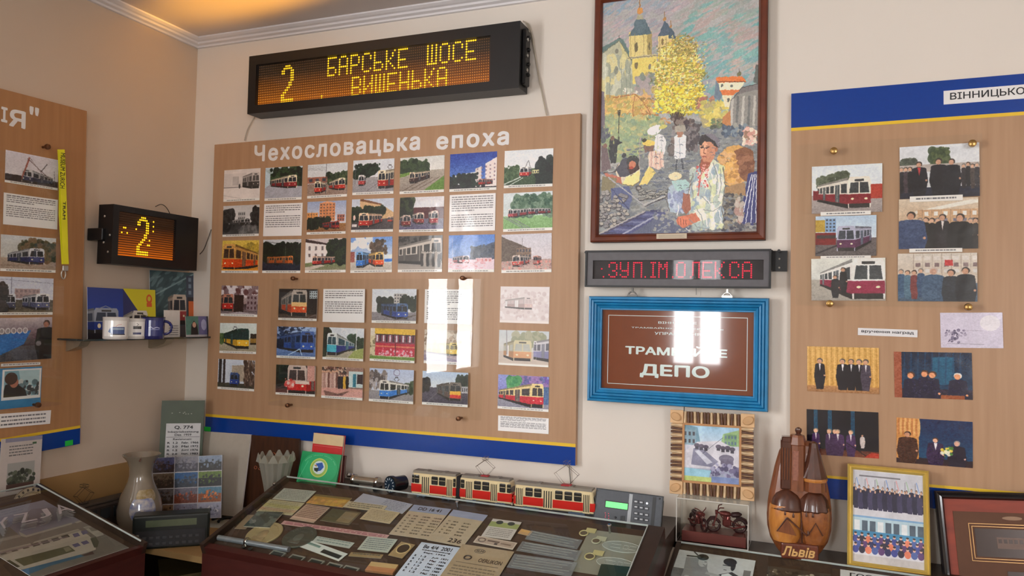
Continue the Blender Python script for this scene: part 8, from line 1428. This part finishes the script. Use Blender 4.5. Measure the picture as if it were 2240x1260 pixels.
bm = bmn(); prism(bm, [(-23, 0), (19, -6), (-2, 30)], 0, 5, T(-24, -36, 62) @ RX(PI/2)); obj('gable', bm, mw_, wc); bm = bmn(); tube(bm, [(18, -40.5, 58), (-26, -41, 94)], 2, 5); tube(bm, [(-48, -40, 62), (-26, -41, 94)], 1.6, 5); obj('gable_ridge', bm, dw_, wc)
bm = bmn(); tube(bm, [(52, -33, 60), (36, -35, 86), (22, -34, 60)], 1.6, 5); tube(bm, [(6, -22, 112), (7, -30, 60), (8, -26, 38)], 2.5, 5); obj('carved_groove', bm, dw_, wc)
for x_, z_ in ((-44, 100), (-30, 104), (-12, 100), (16, 104), (30, 104), (42, 102), (54, 98), (20, 64)): bm = bmn(); lathe(bm, [(2.2, 0), (2.4, 4), (.8, 11)], 8, T(x_, -33 - (3 if abs(x_ - 3) < 36 else -6), z_ - 6), sy=.5); obj('carved_notch', bm, dw_, wc)
bm = bmn(); bx(bm, (-38, -28, 0), (44, 26, 36), 5, 2); obj('base', bm, mt('red_stained_base', (112, 54, 32), .35, var=.3, scale=.15, rgb2=(88, 42, 26), coat=.4), wc)
me, co = text_me('Львів', .03, .02, .25); lo = co.min(0); s_ = co.max(0) - lo; co = (co - lo) / s_; P = np.stack([-36 + co[:, 0] * 72, -28.6 - co[:, 2] * .8, 8 + co[:, 1] * 22], 1); me.vertices.foreach_set('co', P.astype(np.float32).ravel()); me.update(); me.materials.clear(); me.materials.append(mt('pale_carved_letters', (214, 170, 104), .5)); place(bpy.data.objects.new('carved_lettering', me), None, wc)
# gold framed group photographs
gy = hit(2, zr, 1945, 1252).y; Mf, Wf, Hf = PL((2.3, -.10, zr), (1, .0, 0), (0, .22, 1)).fit([(1855, 1015), (2036, 1030), (2031, 1262), (1852, 1236)], 0)
gf = thing('gold_picture_frame', 'gold framed picture of two group photographs standing on the right ledge', 'picture', Mf); gold = mt('gold_frame', (216, 188, 100), .3, metal=.35, var=.06); rails(gf, Wf, Hf, [(0, -.004), (0, .004), (.003, .007), (.005, .004), (.008, .006), (.0125, .001), (.0125, -.004)], gold)
def s_group2(c):
    c.rect(0, 0, 1, 1, (206, 206, 212)); c.rect(0, .02, 1, .2, (190, 192, 200)); c.rect(.1, .06, .68, .075, (110, 110, 116))
    for i in range(7): c.line([(.06 + i * .14, .09), (.1 + i * .14, .2)], .012, [(120, 150, 200), (214, 150, 150), (150, 180, 150)][i % 3]); c.rect(.04 + i * .14, .1, .05 + i * .14, .24, (130, 130, 140))
    crowd(c, 15, 0, 1, .17, .24, [(34, 34, 60), (44, 40, 70), (28, 28, 48)]); crowd(c, 14, .02, .98, .205, .23, [(30, 30, 56), (52, 48, 80)]); c.rect(0, .43, 1, .5, (196, 196, 202)); c.rect(0, .5, 1, .52, (120, 160, 196)); c.rect(0, .52, 1, .7, (170, 196, 206))
    for i in range(9): c.rect(.03 + i * .11, .55, .11 + i * .11, .67, (74, 90, 104) if i % 3 else (214, 220, 222))
    c.rect(0, .66, 1, .72, (60, 130, 170))
    for r_ in range(3):
        for i in range(11): x_ = .05 + i * .09 + (r_ % 2) * .04; y_ = .7 + r_ * .055; cl_ = [(60, 70, 140), (40, 44, 90), (90, 60, 110), (70, 90, 150), (214, 120, 90), (44, 40, 60)][(i * 5 + r_ * 3) % 6]; c.ell(x_, y_ + .05, .045, .04, cl_); c.ell(x_, y_, .02, .016, (214, 170, 150)); c.ell(x_, y_ - .012, .02, .01, (50, 40, 40))
    c.rect(0, .915, 1, 1, (190, 186, 184)); c.tone(16)
c = Cv(260, 360); s_group2(c); sheet('picture', T(0, 0, -.003), Wf - .022, Hf - .022, print_mt('group_pictures', c.image('group_pictures'), .3, .6), white, parent=gf)
# mahogany framed plaque
Mq, Wq_, Hq = PL((2.6, -.075, zr), (1, 0, 0), (0, .17, 1)).fit([(2043, 1073), (2240, 1090), (2240, 1262), (2040, 1262)], 0); QP = PL(Mq.translation, Mq.col[0][:3], Mq.col[1][:3])
xq0 = QP.pt((2043, 1073))[0]; yq1 = QP.pt((2043, 1073))[1]; Wq_, Hq = .31, .245; Mq2 = Mq @ T(xq0 + Wq_/2, yq1 - Hq/2, 0); fq = thing('framed_plaque', 'mahogany plaque with an engraved tram plate in a black frame, lower right corner', 'plaque', Mq2)
rails(fq, Wq_, Hq, [(0, -.01), (0, .006), (.004, .010), (.010, .006), (.014, .008), (.018, .002), (.018, -.01)], mt('black_lacquer_frame', (26, 22, 24), .25, coat=.5)); ubox('mahogany_mat', -Wq_/2 + .016, -Hq/2 + .016, Wq_/2 - .016, Hq/2 - .016, -.006, 0, mt('mahogany', (138, 52, 28), .5, var=.2, scale=8, stretch=(1, 5, 1)), fq)
QF = PL(Mq2.translation, Mq2.col[0][:3], Mq2.col[1][:3]); qa = QF.pt((2084, 1118), .002); iw_, ih_ = -2 * qa[0], .15; yc_ = qa[1] - ih_ / 2
ubox('brown_panel', -iw_/2, yc_ - ih_/2, iw_/2, yc_ + ih_/2, 0, .0015, mt('brown_velvet', (96, 62, 42), .7), fq)
ub2 = QF.pt((2118, 1144), .003); uw = -2 * ub2[0]; uh = .085; uy = ub2[1] - uh / 2
for d_, m_ in ((0, 'gold_line'), (.006, 'copper_line')):
    gm_ = mt(m_, (206, 160, 104), .3, metal=.6); a_, b_ = uw/2 - d_, uh/2 - d_
    bm = bmn()
    for q_ in ((-a_, -b_, a_, -b_ + .0012), (-a_, b_ - .0012, a_, b_), (-a_, -b_, -a_ + .0012, b_), (a_ - .0012, -b_, a_, b_)): bx(bm, (q_[0], uy + q_[1], .0015), (q_[2], uy + q_[3], .0027))
    obj('inlay_line', bm, gm_, fq)
ubox('engraved_plate', -uw/2 + .011, uy - uh/2 + .011, uw/2 - .011, uy + uh/2 - .011, .0015, .003, mt('bronze_dark_plate', (62, 48, 42), .25, metal=.3), fq); el_ = mt('engraved_tram_lines', (150, 124, 104), .4, metal=.3)
bm = bmn(); bx(bm, (-.036, uy - .012, .003), (.03, uy + .013, .0036)); obj('tram_relief', bm, mt('relief_bronze', (92, 72, 62), .35, metal=.4), fq)
for k in range(6): ubox('relief_window', -.033 + k * .0105, uy + .0, -.026 + k * .0105, uy + .009, .0036, .0042, mt('bronze_dark_plate', (62, 48, 42), .25, metal=.3), fq)
ubox('name_plate', -.022, yc_ - ih_/2 + .010, .034, yc_ - ih_/2 + .020, .0015, .0025, mt('bronze_dark_plate', (62, 48, 42), .25, metal=.3), fq)
bm = bmn(); lathe(bm, [(.02, 0), (.02, .001)], 24, T(0, yc_ + ih_/2 - .012, .0015), sy=.22); obj('crest', bm, mt('crest_bronze', (120, 90, 66), .35, metal=.4), fq)
bpy.context.view_layer.update()
